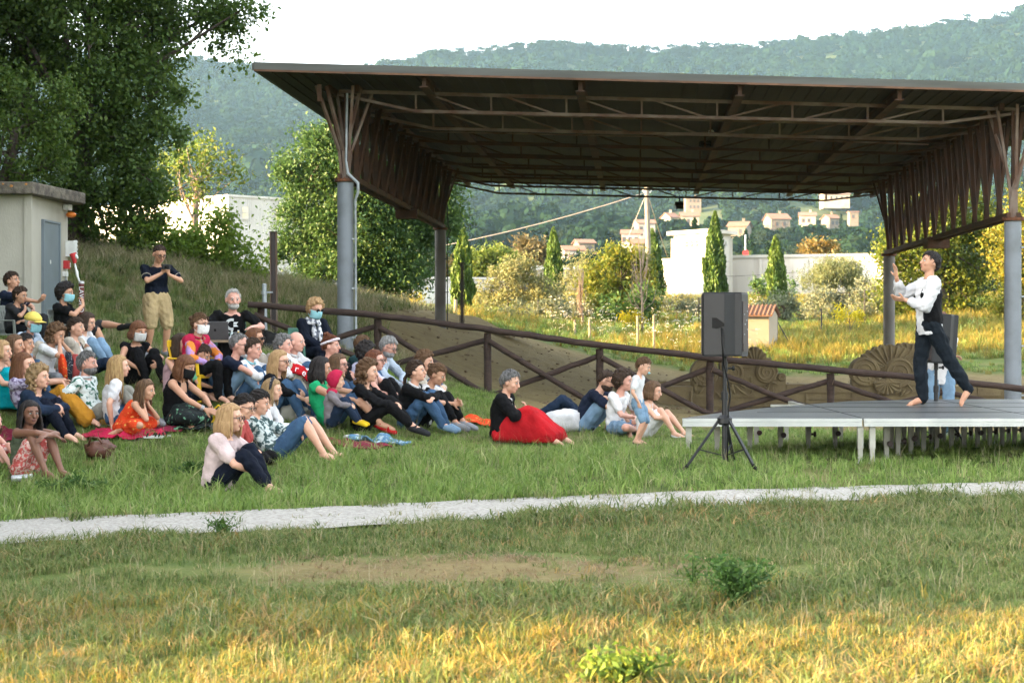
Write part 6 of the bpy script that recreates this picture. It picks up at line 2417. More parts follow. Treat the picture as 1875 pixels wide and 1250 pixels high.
def person(hx, hy, label, sp, s0=130, loc=None, group=None):
    sp = dict(sp)
    if sp.get('pz', .1) < .6 and sp.get('h', 1) > .75:
        sp['h'] = sp.get('h', 1.0) * .995
    J = skeleton(sp)
    h = sp.get('h', 1.0)
    yaw = R(sp.get('yaw', -12))
    Rz = Matrix.Rotation(yaw, 3, 'Z')
    off = Rz @ J['head']
    seat = sp.get('seat', 0.0)

    def root_at(Y):
        return Vector((XX(hx, Y) - off.x, Y - off.y, ZZ(hy, Y) - off.z))
    if loc is None:
        lo, hi = FOC / (s0 * 1.35), FOC / (s0 * .74)
        for _ in range(36):
            m_ = (lo + hi) / 2
            r_ = root_at(m_)
            if r_.z - seat > g1(r_.x, r_.y):
                lo = m_
            else:
                hi = m_
        root = root_at((lo + hi) / 2)
    else:
        root = Vector(loc)
    skin = sp.get('skin', 'fair')
    hairm = HAIRM[sp.get('hair', ('std', 'dark'))[1]]
    mats = [SKIN[skin], EYEW, EYED, LIPM[skin], hairm]
    mb = body_mesh(sp, J)
    body = realise(mb, 'person', mats, None, .0095, 1)
    body['_face'] = len(FACES)
    FACES[len(FACES)] = face_bits(sp, J)
    body.location = root
    body.rotation_euler = (0, 0, yaw)
    tag(body, label, 'person', group)
    # clothes
    tk, tc = sp.get('top', ('short', 'white'))
    if tk:
        realise(garment_top(sp, J, tk, sp.get('tgrow', .016), sp.get('tlow', -.06)), sp.get('tname', {'tank': 'tank_top', 'long': 'shirt', 'three': 'shirt', 'short': 'tee_shirt'}.get(tk, 'top')), [CLO[tc]], body, .0125, 2, .0072)
    if sp.get('vest'):
        realise(garment_top(sp, J, 'vest', .044, -.02), 'waistcoat', [CLO[sp['vest']]], body, .0125, 2, .004)['_open'] = .13
    if sp.get('coat'):
        ck, cc = sp['coat']
        realise(garment_top(sp, J, ck, .032, -.08), 'jacket', [CLO[cc]], body, .0135, 2, .006)['_open'] = .05
    bk, bc = sp.get('bottom', ('long', 'denim'))
    if bk == 'skirt':
        realise(garment_skirt(sp, J, *sp.get('skirt', (.9, .12))), 'skirt', [CLO[bc]], body, .016, 4, .006)
    elif bk:
        realise(garment_bottom(sp, J, bk, sp.get('bgrow', .013)), 'shorts' if bk in ('shorts', 'bermuda') else 'trousers', [CLO[bc]], body, .0125, 2, .0072)
    sk = sp.get('shoes')
    if sk:
        for i in (0, 1):
            o = realise(shoe(J, i, h, sk[0]), 'sandal' if sk[0] == 'sandal' else 'shoe', [sk[1] if not isinstance(sk[1], str) else CLO[sk[1]]], body, .009, 1)
    # hair
    st = sp.get('hair', ('std', 'dark'))
    kind = st[0]
    mb = None
    if kind == 'std':
        mb = cap_surface(sp, J, hl_std, .013, .010, 7)
        tufts(mb, J, hl_std, 190, .016, .0055, .06)
    elif kind == 'crop':
        mb = cap_surface(sp, J, hl_std, .007, .004, 9)
        tufts(mb, J, hl_std, 120, .009, .0045, .03)
    elif kind == 'reced':
        mb = cap_surface(sp, J, hl_reced, .010, .008, 8)
        tufts(mb, J, hl_reced, 110, .012, .006, .045)
    elif kind == 'bald':
        mb = cap_surface(sp, J, hl_bald, .003, .001, 9)
    elif kind == 'curly':
        mb = cap_surface(sp, J, hl_long, st[2], .030, 6, 40, 28)
        ext = st[3] if len(st) > 3 else 0
        hs = J['hs']; H = head_local(J)
        for k in range(int(70 + 160 * ext)):
            v = Vector((random.gauss(-.25, 1), random.gauss(0, 1), random.gauss(.15, 1))).normalized()
            if hl_long(v.x, v.y, v.z) < .03:
                continue
            p = H(-.005 + v.x * (.095 + st[2]), v.y * (.075 + st[2]), .02 + v.z * (.1 + st[2]))
            mb.ball(p, random.uniform(.012, .024) * hs, nu=7, nv=5)
        if ext:
            for k in range(int(120 * ext / .2)):
                az = R(random.uniform(70, 290)); r_ = random.uniform(.06, .12)
                z = random.uniform(-.04 - ext, .02)
                mb.ball(J['head'] + J['hrot'] @ (Vector((math.cos(az) * r_ - .02, math.sin(az) * r_ * .95, 0)) * hs) + Vector((0, 0, z * hs)), random.uniform(.014, .028) * hs, nu=7, nv=5)
    elif kind in ('long', 'bob', 'fringe'):
        mb = cap_surface(sp, J, hl_fringe if kind == 'fringe' else hl_long, .014, .006, 8)
        ln = st[2] if len(st) > 2 else .3
        locks(mb, J, 85, ln, .013 * J['hs'], wave=st[3] if len(st) > 3 else .004, back=st[4] if len(st) > 4 else .0, azr=(72, 288) if kind != 'bob' else (62, 298))
    elif kind == 'bun':
        mb = cap_surface(sp, J, hl_tied, .010, .005, 9)
        tufts(mb, J, hl_tied, 150, .012, .006, .08, True)
        H = head_local(J)
        c = H(*(st[2] if len(st) > 2 else (-.115, 0, .05)))
        for k in range(26):
            v = Vector((random.gauss(0, 1), random.gauss(0, 1), random.gauss(0, 1))).normalized()
            mb.ball(c + v * .03 * J['hs'], random.uniform(.014, .024), nu=7, nv=5)
    elif kind == 'tail':
        mb = cap_surface(sp, J, hl_tied, .010, .005, 9)
        tufts(mb, J, hl_tied, 150, .012, .006, .08, True)
        H = head_local(J)
        for k in range(16):
            a = H(-.10, random.uniform(-.02, .02), -.01)
            e = a + Vector((-.03 + random.uniform(-.02, .02), random.uniform(-.03, .03), -.2 * random.uniform(.7, 1)))
            mb.tube([a, a.lerp(e, .4) + Vector((-.025, 0, 0)), e], [.013, .017, .004], 6)
    if mb is not None:
        direct(mb, 'hair', [hairm], body)
    # things worn
    H = head_local(J)
    hr, hs = J['hrot'], J['hs']
    for e in sp.get('wear', ()):
        k = e[0]
        if k == 'mask':
            mb = MB()
            vs, fs = [], []
            nu_, nv_ = 14, 9
            for j in range(nv_):
                v = j / (nv_ - 1)
                for i in range(nu_):
                    a = R(-78 + 156 * i / (nu_ - 1))
                    z = .0 - .105 * v
                    bul = 1 + .10 * math.sin(math.pi * v) + (.0 if v < .8 else -.12 * (v - .8) / .2)
                    r_ = .106 * bul * (1 - .10 * v)
                    nose = .016 * math.exp(-(a / .28) ** 2) * (1 - v * .5)
                    vs.append(H(.002 + math.cos(a) * (r_ + nose), math.sin(a) * .082 * (1 - .08 * v), z))
            for j in range(nv_ - 1):
                for i in range(nu_ - 1):
                    q = j * nu_ + i
                    fs.append((q, q + 1, q + nu_ + 1, q + nu_))
            mb.add(vs, fs)
            for sg in (-1, 1):
                for z in (-.006, -.085):
                    mb.tube([H(.035, sg * .082, z), H(-.012, sg * .092, z * .6 - .004)], .003 * hs, 5)
            o = direct(mb, 'face_mask', [CLO[e[1]]], body)
            sm = o.modifiers.new('thick', 'SOLIDIFY'); sm.thickness = .004
        elif k in ('glasses', 'sunglasses', 'headglasses'):
            mb = MB()
            up = .075 if k == 'headglasses' else 0
            bx = -.055 if k == 'headglasses' else 0
            for sg in (-1, 1):
                c = (.103 + bx, sg * .033, .010 + up)
                pts = [H(c[0] + (.004 if k != 'headglasses' else -.2 * math.sin(i * .628) * .022 + .012), c[1] + math.cos(i * .628) * .025, c[2] + math.sin(i * .628) * .020) for i in range(11)]
                mb.tube(pts, .0032 * hs, 5, cap=False)
                if k != 'glasses':
                    mb.ball(H(*c), (.004 * hs, .026 * hs, .020 * hs), hr, 10, 6, mi=1)
                mb.tube([H(c[0], sg * .057, c[2] + .004), H(.0 + bx, sg * .084, c[2] + .006), H(-.03 + bx, sg * .082, c[2] - .01)], .003 * hs, 5)
            mb.tube([H(.108 + bx, -.010, .014 + up), H(.111 + bx, 0, .018 + up), H(.108 + bx, .010, .014 + up)], .003 * hs, 5)
            direct(mb, 'sunglasses' if k != 'glasses' else 'spectacles', [FRAME, LENS], body)
        elif k == 'beard':
            mb = MB()
            mb.ball(H(.028, 0, -.066), (.078 * hs, .067 * hs, .052 * hs), hr, 14, 10)
            mb.ball(H(.093, 0, -.040), (.010 * hs, .030 * hs, .007 * hs), hr, 8, 6)
            direct(mb, 'beard', [HAIRM[e[1]]], body)
        elif k == 'cap':
            mb = cap_surface(sp, J, lambda x, y, z: z - .16, .028, 0, nu=28, nv=18)
            vs = []
            n_ = 12
            for j in range(4):
                for i in range(n_):
                    a = R(-62 + 124 * i / (n_ - 1))
                    r_ = .10 + .075 * j / 3 * math.cos(a * .9)
                    vs.append(H(math.cos(a) * r_ + .012, math.sin(a) * .088 * (1 + .05 * j), .048 - .012 * j / 3 - .02 * abs(math.sin(a)) ** 2))
            fs = [(j * n_ + i, j * n_ + i + 1, (j + 1) * n_ + i + 1, (j + 1) * n_ + i) for j in range(3) for i in range(n_ - 1)]
            mb.add(vs, fs)
            o = direct(mb, 'cap', [CLO[e[1]]], body)
            sm = o.modifiers.new('thick', 'SOLIDIFY'); sm.thickness = .004
        elif k == 'band':
            mb = MB()
            pts = [H(-.01 + math.cos(i * .3142) * .104, math.sin(i * .3142) * .087, .055 + .035 * math.cos(i * .3142)) for i in range(21)]
            mb.tube(pts, e[2] * hs if len(e) > 2 else .02 * hs, 8, cap=False)
            direct(mb, 'headband', [CLO[e[1]]], body)
        elif k == 'alice':
            mb = MB()
            pts = [H(-.005, math.cos(R(-5 + i * 19)) * .094, .02 + math.sin(R(-5 + i * 19)) * .122) for i in range(11)]
            mb.tube(pts, .017 * hs, 8)
            direct(mb, 'hairband', [CLO[e[1]]], body)
        elif k == 'scarf':
            mb = MB()
            c = J['spine'][3]
            for q in range(3):
                pts = [c + Vector((math.cos(i * .4189) * (.085 + .01 * q), math.sin(i * .4189) * (.09 + .01 * q), .02 - .028 * q + .01 * math.sin(i * 1.3 + q))) for i in range(16)]
                mb.tube(pts, .026, 8, cap=False)
            f = J['side'][2].cross(J['d'][2])
            for q in (-1, 1):
                a = c + f * .10 + Vector((0, q * .035, -.04))
                mb.tube([a, a + f * .05 + Vector((0, q * .015, -.12)), a + f * .06 + Vector((0, q * .03, -.30))], [.03, .04, .035], 8)
            realise(mb, 'scarf', [CLO[e[1]]], body, .012, 1, .008)
        elif k == 'hood':
            mb = cap_surface(sp, J, lambda x, y, z: .42 - x + .3 * z, .03, .006, 5)
            mb.ball(J['spine'][3] + Vector((-.02, 0, .01)), (.10 * h, .12 * h, .07 * h), nu=12, nv=8)
            direct(mb, 'hood', [CLO[e[1]]], body)
        elif k == 'pacifier':
            mb = MB(); mb.ball(H(.106, 0, -.052), (.008, .022, .016), hr, 10, 6); mb.ball(H(.118, 0, -.052), .011, nu=8, nv=6); direct(mb, 'pacifier', [CLO['maskblue']], body)
        elif k == 'bracelet':
            i = e[1]
            mb = MB(); dw = (J['wr'][i] - J['elb'][i]).normalized(); a_ = dw.orthogonal().normalized(); b_ = dw.cross(a_)
            for q in range(3):
                c = J['wr'][i] - dw * (.03 + .014 * q)
                mb.tube([c + (a_ * math.cos(t * .628) + b_ * math.sin(t * .628)) * .033 * h for t in range(11)], .0055, 5, cap=False)
            direct(mb, 'bracelet', [M['silver']], body)
        elif k == 'stripe':            # sleeve trim and collar of a polo
            mb = MB()
            for i in (0, 1):
                up, el = J['sh'][i], J['elb'][i]
                dw = (el - up).normalized(); a_ = dw.orthogonal().normalized(); b_ = dw.cross(a_)
                c = up.lerp(el, .64)
                mb.tube([c + (a_ * math.cos(t * .628) + b_ * math.sin(t * .628)) * .072 * h for t in range(11)], .006, 5, cap=False)
            c = J['spine'][3]
            mb.tube([c + Vector((math.cos(R(60 + t * 30)) * .075, math.sin(R(60 + t * 30)) * .08, .012)) * h for t in range(9)], .01, 6)
            direct(mb, 'trim', [CLO[e[1]]], body)
        elif k == 'collar':
            mb = MB()
            c = J['spine'][3] + Vector((0, 0, .004))
            f = J['side'][2].cross(J['d'][2])
            pts = [c + (f * math.cos(R(20 + t * 32)) * .074 + J['side'][2] * math.sin(R(20 + t * 32)) * .08) * h + Vector((0, 0, .012)) for t in range(11)]
            mb.tube(pts, .017 * h, 8)
            direct(mb, 'collar', [CLO[e[1]]], body)
        elif k == 'towel_stripe':
            pass
    PEOPLE.append((label, root, yaw, sp))
    if sp.get('more'):
        sp['more'](body, J, H)
    return body, J, root, Rz


def finish_people():
    bpy.context.view_layer.update()
    dg = bpy.context.evaluated_depsgraph_get()
    done = []
    for o, parent, fold in PEND:
        me = bpy.data.meshes.new_from_object(o.evaluated_get(dg))
        done.append(me)
    for (o, parent, fold), me in zip(PEND, done):
        n = len(me.vertices)
        co = np.empty(n * 3, np.float32)
        me.vertices.foreach_get('co', co)
        co = co.reshape(-1, 3)
        if fold:
            no = np.empty(n * 3, np.float32)
            me.vertices.foreach_get('normal', no)
            no = no.reshape(-1, 3)
            d = np.zeros(n)
            for k in range(5):
                kv = rng.normal(size=3) * np.array([1, 1, .6])
                kv = kv / np.linalg.norm(kv) * rng.uniform(28, 80)
                w = rng.normal(size=3) * 9
                d += np.sin(co @ kv + 2.2 * np.sin(co @ w + rng.uniform(0, 6)) + rng.uniform(0, 6)) * (1.0 if k < 3 else .6)
            d = np.sign(d) * np.abs(d) ** .8
            for k in range(2):
                kv = rng.normal(size=3) * np.array([1, 1, .5])
                kv = kv / np.linalg.norm(kv) * rng.uniform(16, 26)
                w = rng.normal(size=3) * 7
                d += 1.6 * (1 - np.abs(np.sin(co @ kv + 1.8 * np.sin(co @ w) + rng.uniform(0, 6))) * 2) ** 3 * .8
            co = co + no * (d * fold * .45)[:, None]
            me.vertices.foreach_set('co', co.astype(np.float32).reshape(-1))
        op = o.get('_open', 0.0)
        if '_open' in o:
            del o['_open']
        if op:
            bm = bmesh.new(); bm.from_mesh(me)
            cx = float(np.mean(co[:, 0]))
            kill = []
            for f in bm.faces:
                c = f.calc_center_median()
                if f.normal.x > .05 and abs(c.y) < op * (1.15 if c.z < float(np.percentile(co[:, 2], 60)) else .9) and c.x > cx:
                    kill.append(f)
            bmesh.ops.delete(bm, geom=kill, context='FACES')
            bm.to_mesh(me); bm.free()
        o.modifiers.clear()
        mats = list(o.data.materials)
        old = o.data
        fi = o.get('_face')
        if fi is not None:
            fb = FACES[fi]
            bm = bmesh.new()
            bm.from_mesh(me)
            vs = [bm.verts.new(v) for v in fb.v]
            for f, m_ in zip(fb.f, fb.mi):
                try:
                    q = bm.faces.new([vs[i] for i in f])
                    q.material_index = m_
                    q.smooth = True
                except ValueError:
                    pass
            bm.to_mesh(me)
            bm.free()
            del o['_face']
        if len(me.materials) == 0:
            for m_ in mats:
                me.materials.append(m_)
        me.polygons.foreach_set('use_smooth', [True] * len(me.polygons))
        me.update()
        o.data = me
        bpy.data.meshes.remove(old)
        if parent is not None:
            o.parent = parent
    PEND.clear()
# ------------------------------------------------------------------ people: the audience and the performer
def KN(x=.46, s=.10, dx=0.0, pole=(.2, .10, 1)):
    return [((x, -s, .07), (pole[0], -pole[1], pole[2])), ((x + dx, s, .07), pole)]


CROSS = [((.26, .06, .07), (.35, -1, .12)), ((.22, -.10, .07), (.35, 1, .12))]
STRETCH = [((.80, -.09, .06), (0, -.1, 1), (.35, -.1, .9)), ((.80, .09, .06), (0, .1, 1), (.35, .1, .9))]
SIDE = [((.16, .28, .07), (1, -.35, .15)), ((.02, .40, .07), (1, .2, .15))]
FOLD = [((-.02, -.20, .06), (1, -.25, .25), (-.8, -.2, -.3)), ((-.02, .20, .06), (1, .25, .25), (-.8, .2, -.3))]
CHAIR = [((.44, -.11, .08), (.3, -.1, 1)), ((.44, .11, .08), (.3, .1, 1))]


def CL(x=.36, z=.34, g=.05):
    return [((x, -g, z), (0, -1, -.3), (.25, .9, -.2), (-.6, 0, -.3), .6), ((x + .01, g, z + .02), (0, 1, -.3), (.25, -.9, -.2), (-.6, 0, -.3), .6)]


LAP = [((.26, -.08, .24), (-.4, -1, -.2), (.7, .5, -.2), (0, 0, -1), .5), ((.26, .08, .24), (-.4, 1, -.2), (.7, -.5, -.2), (0, 0, -1), .5)]
BACK = [((-.30, -.24, .05), (-.6, -.5, .3), (-.6, -.3, -.5), (0, 0, -1), .2), ((-.30, .24, .05), (-.6, .5, .3), (-.6, .3, -.5), (0, 0, -1), .2)]
XARM = [((.22, .10, .36), (.2, -1, -.3), (-.1, .9, .1), (-.5, 0, .5), .5), ((.25, -.10, .33), (.2, 1, -.3), (-.1, -.9, .1), (-.5, 0, .5), .5)]
FACE = [((.21, -.05, .60), (.3, -1, -.9), (-.1, .2, .95), (-.8, .2, 0), .9), ((.30, .06, .40), (.2, 1, -.3))]
BOTHF = [((.23, -.04, .58), (.4, -.8, -.9), (-.15, .2, .9), (-.8, .2, 0), 1.0), ((.24, .04, .57), (.4, .8, -.9), (-.15, -.2, .9), (-.8, -.2, 0), 1.0)]
TBL = [((.40, -.16, .72), (-.2, -1, -.3), (.9, .2, -.1), (0, 0, -1), .4), ((.40, .16, .72), (-.2, 1, -.3), (.9, -.2, -.1), (0, 0, -1), .4)]
G1 = 'seated audience members'
pl_ = person

# back row, by the hut
pl_(22, 515, 'man in navy polo with pink-trimmed sleeves on a grey chair by the hut', dict(fem=False, h=1.06, yaw=-14, pz=.46, lean=-4, legs=CHAIR, arms=[((.46, -.06, .74), (.1, -1, -.4), (.75, -.2, .5), (0, .2, 1), .35), ((.28, .10, .62), (.2, 1, -.4))], skin='tan', top=('short', 'navy'), bottom=('long', 'charcoal'), shoes=('shoe', 'black'), hair=('std', 'dark'), wear=[('stripe', 'palepink'), ('headglasses',)], hpitch=-4), 116, group=G1)
pl_(37, 541, 'dark-haired boy covering his face in front of the man in the navy polo', dict(fem=False, h=.86, yaw=-18, pz=.44, lean=14, legs=CHAIR, arms=[((.25, .02, .86), (.4, -1, -.6), (-.2, .4, .8), (-.8, 0, 0), .9), ((.24, -.06, .66), (.3, 1, -.3), (0, -1, 0))], skin='tan', top=('short', 'charcoal'), bottom=('long', 'black'), shoes=('shoe', 'black'), hair=('curly', 'dark', .018), hpitch=14), 119, group=G1)
pl_(120, 537, 'curly man in black with a blue mask, ankle crossed over his knee', dict(fem=False, h=1.08, yaw=-8, pz=.42, lean=-14, legs=[((.60, -.10, .08), (.4, -.1, 1)), ((.76, .02, .52), (.6, .7, .6), (.97, 0, .25))], arms=[((.19, -.03, .82), (.5, -1, -.9), (-.2, .2, .95), (-.9, .1, 0), .9), ((.12, .34, .44), (-.3, 1, 0))], skin='tan', top=('short', 'black'), bottom=('bermuda', 'charcoal'), shoes=('shoe', M['black_cable']), hair=('curly', 'black', .035), wear=[('mask', 'maskblue')], hpitch=8), 116, group=G1)
pl_(60, 592, 'older man in a yellow cap and blue mask wearing a pale shirt', dict(fem=False, h=1.0, yaw=-16, lean=4, curl=22, legs=KN(.55), arms=LAP, skin='rosy', top=('three', 'paleblue'), bottom=('long', 'beige'), shoes=('shoe', 'grey'), hair=('bald', 'white'), wear=[('cap', 'capyellow'), ('mask', 'maskblue'), ('glasses',), ('collar', 'lightdenim')], hpitch=8, tgrow=.03, w=1.1), 122, group=G1)
pl_(160, 590, 'dark-haired person in a loose white shirt with crossed forearms', dict(h=1.0, yaw=-14, lean=10, legs=KN(.5), arms=XARM, skin='fair', top=('long', 'white'), bottom=('long', 'lightdenim'), shoes=('shoe', 'grey'), hair=('bob', 'dark', .10), hpitch=16, tgrow=.028), 121, group=G1)
pl_(139, 600, 'woman in beige cardigan with sunglasses on her hair, legs stretched in dark jeans', dict(h=1.0, yaw=-10, lean=-10, legs=STRETCH, arms=BACK, skin='fair', top=('tank', 'white'), coat=('three', 'beige'), bottom=('long', 'darkdenim'), hair=('tail', 'dark'), wear=[('headglasses',)], hpitch=2), 125, group=G1)
pl_(103, 612, 'curly brown-haired woman in white tee with hands at her mouth', dict(h=1.0, yaw=-14, lean=12, legs=CROSS, arms=BOTHF, skin='tan', top=('short', 'white'), bottom=('long', 'grey'), shoes=None, hair=('curly', 'brown', .026, .10), hpitch=22), 130, group=G1)
pl_(254, 607, 'woman in black with white mask sitting with knees drawn up', dict(h=1.0, yaw=-42, lean=8, legs=KN(.44, .12, .06), arms=[((.30, -.16, .22), (0, -1, 0)), ((.36, .12, .28), (0, 1, -.2))], skin='tan', top=('wide', 'black'), bottom=('long', 'black'), shoes=('sandal', LEATHER), hair=('fringe', 'auburn', .10, .006), wear=[('mask', 'maskwhite')], hpitch=12), 122, group=G1)
pl_(28, 633, 'brown-haired woman with floral top at the left edge beside the curly blonde', dict(h=1.0, yaw=-12, lean=10, legs=KN(.44), arms=CL(), skin='tan', top=('tank', 'floralgrey'), bottom=('long', 'charcoal'), hair=('long', 'brown', .16), hpitch=2), 136, group=G1)
pl_(46, 631, 'woman resting her chin on her hand with sunglasses pushed up', dict(h=1.0, yaw=-14, lean=16, legs=KN(.42), arms=FACE, skin='tan', top=('short', 'charcoal'), bottom=('long', 'denim'), hair=('bun', 'black'), wear=[('headglasses',)], hpitch=2), 131, group=G1)
pl_(4, 644, 'light-brown-haired woman in grey tank top and turquoise skirt at the left edge', dict(h=1.02, yaw=-10, lean=12, legs=KN(.42), arms=CL(.38, .30), skin='fair', top=('tank', 'grey'), bottom=('skirt', 'turquoise'), hair=('bob', 'sandy', .06), hpitch=2), 142, group=G1)
pl_(43, 668, 'auburn-haired woman in mustard trousers, forearm over her raised knee', dict(h=1.12, yaw=-8, lean=-34, curl=34, legs=[((.62, -.16, .07), (.4, -.1, 1)), ((.74, .06, .06), (.3, .1, 1))], arms=[((.34, -.12, .47), (0, -1, .2), (.6, .3, -.7), (0, 0, -1), .4), ((.30, .02, .48), (0, 1, -.1), (.6, -.3, -.7))], skin='fair', top=('short', 'floralgrey'), bottom=('wide', 'mustard'), hair=('long', 'auburn', .30), hpitch=4), 143, group=G1)
pl_(72, 692, 'curly blonde woman in dark blue jacket hugging her knees', dict(h=1.04, yaw=-14, lean=14, legs=KN(.50, .10), arms=CL(.38, .36), skin='fair', top=('long', 'darkdenim'), bottom=('long', 'darknavy'), hair=('curly', 'darkblond', .034, .12), hpitch=0, tgrow=.026), 150, group=G1)
pl_(160, 666, 'grey-bearded man in patterned white and green shirt leaning back', dict(fem=False, h=1.06, yaw=-10, lean=-24, curl=26, legs=[((.70, -.10, .07), (.3, -.1, 1)), ((.62, .12, .07), (.3, .1, 1))], arms=BACK, skin='rosy', top=('short', 'whitegreen'), bottom=('long', 'stonegrey'), shoes=('shoe', 'grey'), hair=('std', 'saltpepper'), wear=[('beard', 'saltpepper'), ('collar', 'white')], hpitch=2), 140, group=G1)
pl_(218, 672, 'long-haired blonde woman in white top and denim skirt seen from behind', dict(h=1.02, yaw=14, lean=4, legs=SIDE, arms=[((-.05, -.28, .05), (-.5, -1, .2), (0, -.2, -.9), (1, 0, 0), .2), ((.25, .10, .25), (0, 1, -.2))], skin='fair', top=('short', 'white'), bottom=('skirt', 'denim'), skirt=(.25, .09), hair=('long', 'blond', .38, .004), hpitch=0), 143, group=G1)
pl_(267, 715, 'girl in orange floral dress with chin in both hands', dict(h=.84, yaw=-10, lean=34, curl=20, legs=FOLD, arms=[((.34, -.08, .42), (.6, -.6, -1), (-.2, .2, .9), (-.8, 0, .1), 1.0), ((.36, .06, .42), (.6, .6, -1), (-.2, -.2, .9), (-.8, 0, .1), 1.0)], skin='tan', top=('tank', 'orangefloral'), bottom=('shorts', 'orangefloral'), bgrow=.03, hair=('long', 'brown', .22), hpitch=8), 146, group=G1)
pl_(55, 757, 'dark-haired girl in olive top resting her arms on bare knees', dict(h=.98, yaw=-28, lean=10, legs=KN(.42, .10, .05), arms=[((.36, .10, .47), (.1, -1, .2), (.3, .8, -.3), (0, 0, -1), .3), ((.38, -.06, .48), (0, 1, 0), (.1, -.9, -.2), (0, 0, -1), .3)], skin='brown', top=('tank', 'olive'), bottom=('shorts', 'redprint'), shoes=('sandal', LEATHER), hair=('long', 'black', .24), hyaw=-22, hpitch=4), 164, group=G1)
pl_(-12, 772, 'child at the left edge leaning an arm on bent pink legs', dict(h=.74, yaw=-20, lean=18, legs=KN(.58, .12, .08), arms=[((.32, -.10, .22), (-.2, -1, -.2), (.7, 0, -.6)), ((.30, .08, .2), (0, 1, 0))], skin='rosy', top=('tank', 'redprint'), bottom=('shorts', 'redprint'), hair=('long', 'brown', .12), shoes=('sandal', LEATHER)), 172, group=G1)

# centre left
pl_(340, 672, 'woman in black sleeveless top with black mask and auburn hair', dict(h=1.04, yaw=-20, lean=10, legs=CROSS, arms=[((.42, -.04, .20), (-.1, -1, 0), (.9, .2, -.2)), ((.42, .10, .22), (0, 1, -.1))], skin='tan', top=('tank', 'black'), bottom=('skirt', 'floraldark'), skirt=(.6, .12), hair=('fringe', 'auburn', .16, .004), wear=[('mask', 'maskblack'), ('bracelet', 0)], hpitch=18, w=1.08), 146, group=G1)
pl_(370, 650, 'boy in mint polo shirt looking down at his hands', dict(fem=False, h=.88, yaw=-16, lean=14, legs=CROSS, arms=[((.34, -.02, .22), (-.1, -1, -.1), (.6, .6, 0), (-.2, 0, .8), .7), ((.36, .06, .23), (0, 1, -.1), (.5, -.6, 0), (-.2, 0, .8), .7)], skin='tan', top=('short', 'mint'), bottom=('shorts', 'navy'), hair=('std', 'dark'), wear=[('collar', 'mint')], hpitch=26), 139, group=G1)
pl_(331, 631, 'dark-haired woman in pale pink top with sunglasses on her head', dict(h=1.0, yaw=-28, lean=10, legs=KN(.42), arms=CL(), skin='fair', top=('tank', 'pink'), bottom=('long', 'black'), hair=('long', 'dark', .2), wear=[('headglasses',)], hyaw=8), 130, group=G1)
pl_(366, 594, 'woman in raspberry and violet jacket with white mask beside the laptop', dict(h=1.0, yaw=-24, lean=6, pz=.40, legs=CHAIR, arms=[((.28, -.12, .5), (-.2, -1, -.2)), ((.28, .12, .5), (0, 1, -.2))], skin='fair', top=('long', 'violetprint'), coat=('wide', 'crimson'), bottom=('long', 'black'), hair=('bun', 'brown'), wear=[('mask', 'maskwhite'), ('glasses',), ('collar', 'crimson')], hpitch=4), 120, group=G1)
pl_(362, 617, 'man with cropped dark hair half hidden below the woman in raspberry', dict(fem=False, h=1.0, yaw=-10, lean=10, legs=KN(.42), arms=CL(), skin='fair', top=('short', 'black'), bottom=('long', 'denim'), hair=('crop', 'dark'), hpitch=10), 127, group=G1)
pl_(366, 634, 'sandy-haired woman hidden behind the boy in the mint polo', dict(h=.98, yaw=-6, lean=10, legs=KN(.42), arms=CL(), skin='fair', top=('short', 'black'), bottom=('long', 'denim'), hair=('long', 'darkblond', .12), hpitch=6), 132, group=G1)
pl_(438, 632, 'man in navy tee and sunglasses leaning over his light jeans', dict(fem=False, h=1.08, yaw=-10, lean=20, legs=[((.56, -.12, .07), (.1, -.12, 1)), ((.48, .12, .07), (.2, .1, 1))], arms=[((.46, -.12, .30), (0, -1, .3), (.5, .1, -.8), (0, 0, -1), .5), ((.36, .10, .4), (0, 1, -.3))], skin='rosy', top=('short', 'navy'), bottom=('long', 'lightdenim'), shoes=('shoe', 'black'), hair=('reced', 'saltpepper'), wear=[('sunglasses',)], hpitch=8), 135, group=G1)
pl_(463, 640, 'short-haired woman in striped white shirt, blue mask hanging at her neck', dict(h=1.0, yaw=-16, lean=12, legs=KN(.44), arms=[((.32, .02, .40), (0, -1, -.2), (.6, .6, 0)), ((.34, .05, .36), (0, 1, -.3))], skin='rosy', top=('long', 'white'), bottom=('long', 'denim'), hair=('std', 'dark'), wear=[('collar', 'maskblue')], hyaw=2), 131, group=G1)
pl_(467, 620, 'red-haired woman in dark sunglasses behind the striped shirt', dict(h=1.0, yaw=-14, lean=8, legs=KN(.42), arms=CL(), skin='tan', top=('long', 'white'), bottom=('long', 'beige'), hair=('bob', 'auburn', .08), wear=[('sunglasses',)]), 125, group=G1)
pl_(519, 633, 'grey-haired woman in white shirt just left of the bald man', dict(h=1.0, yaw=-14, lean=10, legs=KN(.44), arms=CL(), skin='rosy', top=('long', 'white'), bottom=('long', 'beige'), hair=('curly', 'saltpepper', .022), hpitch=0), 128, group=G1)
pl_(542, 627, 'bald man in a white shirt beside the green chair', dict(fem=False, h=1.06, yaw=-16, lean=4, legs=KN(.50), arms=CL(.40, .30), skin='rosy', top=('long', 'white'), bottom=('long', 'denim'), hair=('bald', 'grey'), wear=[('collar', 'white')], tgrow=.026), 126, group=G1)
pl_(512, 662, 'blonde woman in black jacket and glasses sitting cross-legged in jeans', dict(h=1.04, yaw=-14, lean=10, legs=KN(.44, .13, .06), arms=[((.44, -.06, .26), (0, -1, -.1), (.8, .3, 0)), ((.36, .10, .34), (0, 1, -.3))], skin='fair', top=('three', 'black'), bottom=('long', 'denim'), shoes=('shoe', 'grey'), hair=('long', 'sandy', .22), wear=[('glasses',)], hyaw=-4), 138, group=G1)
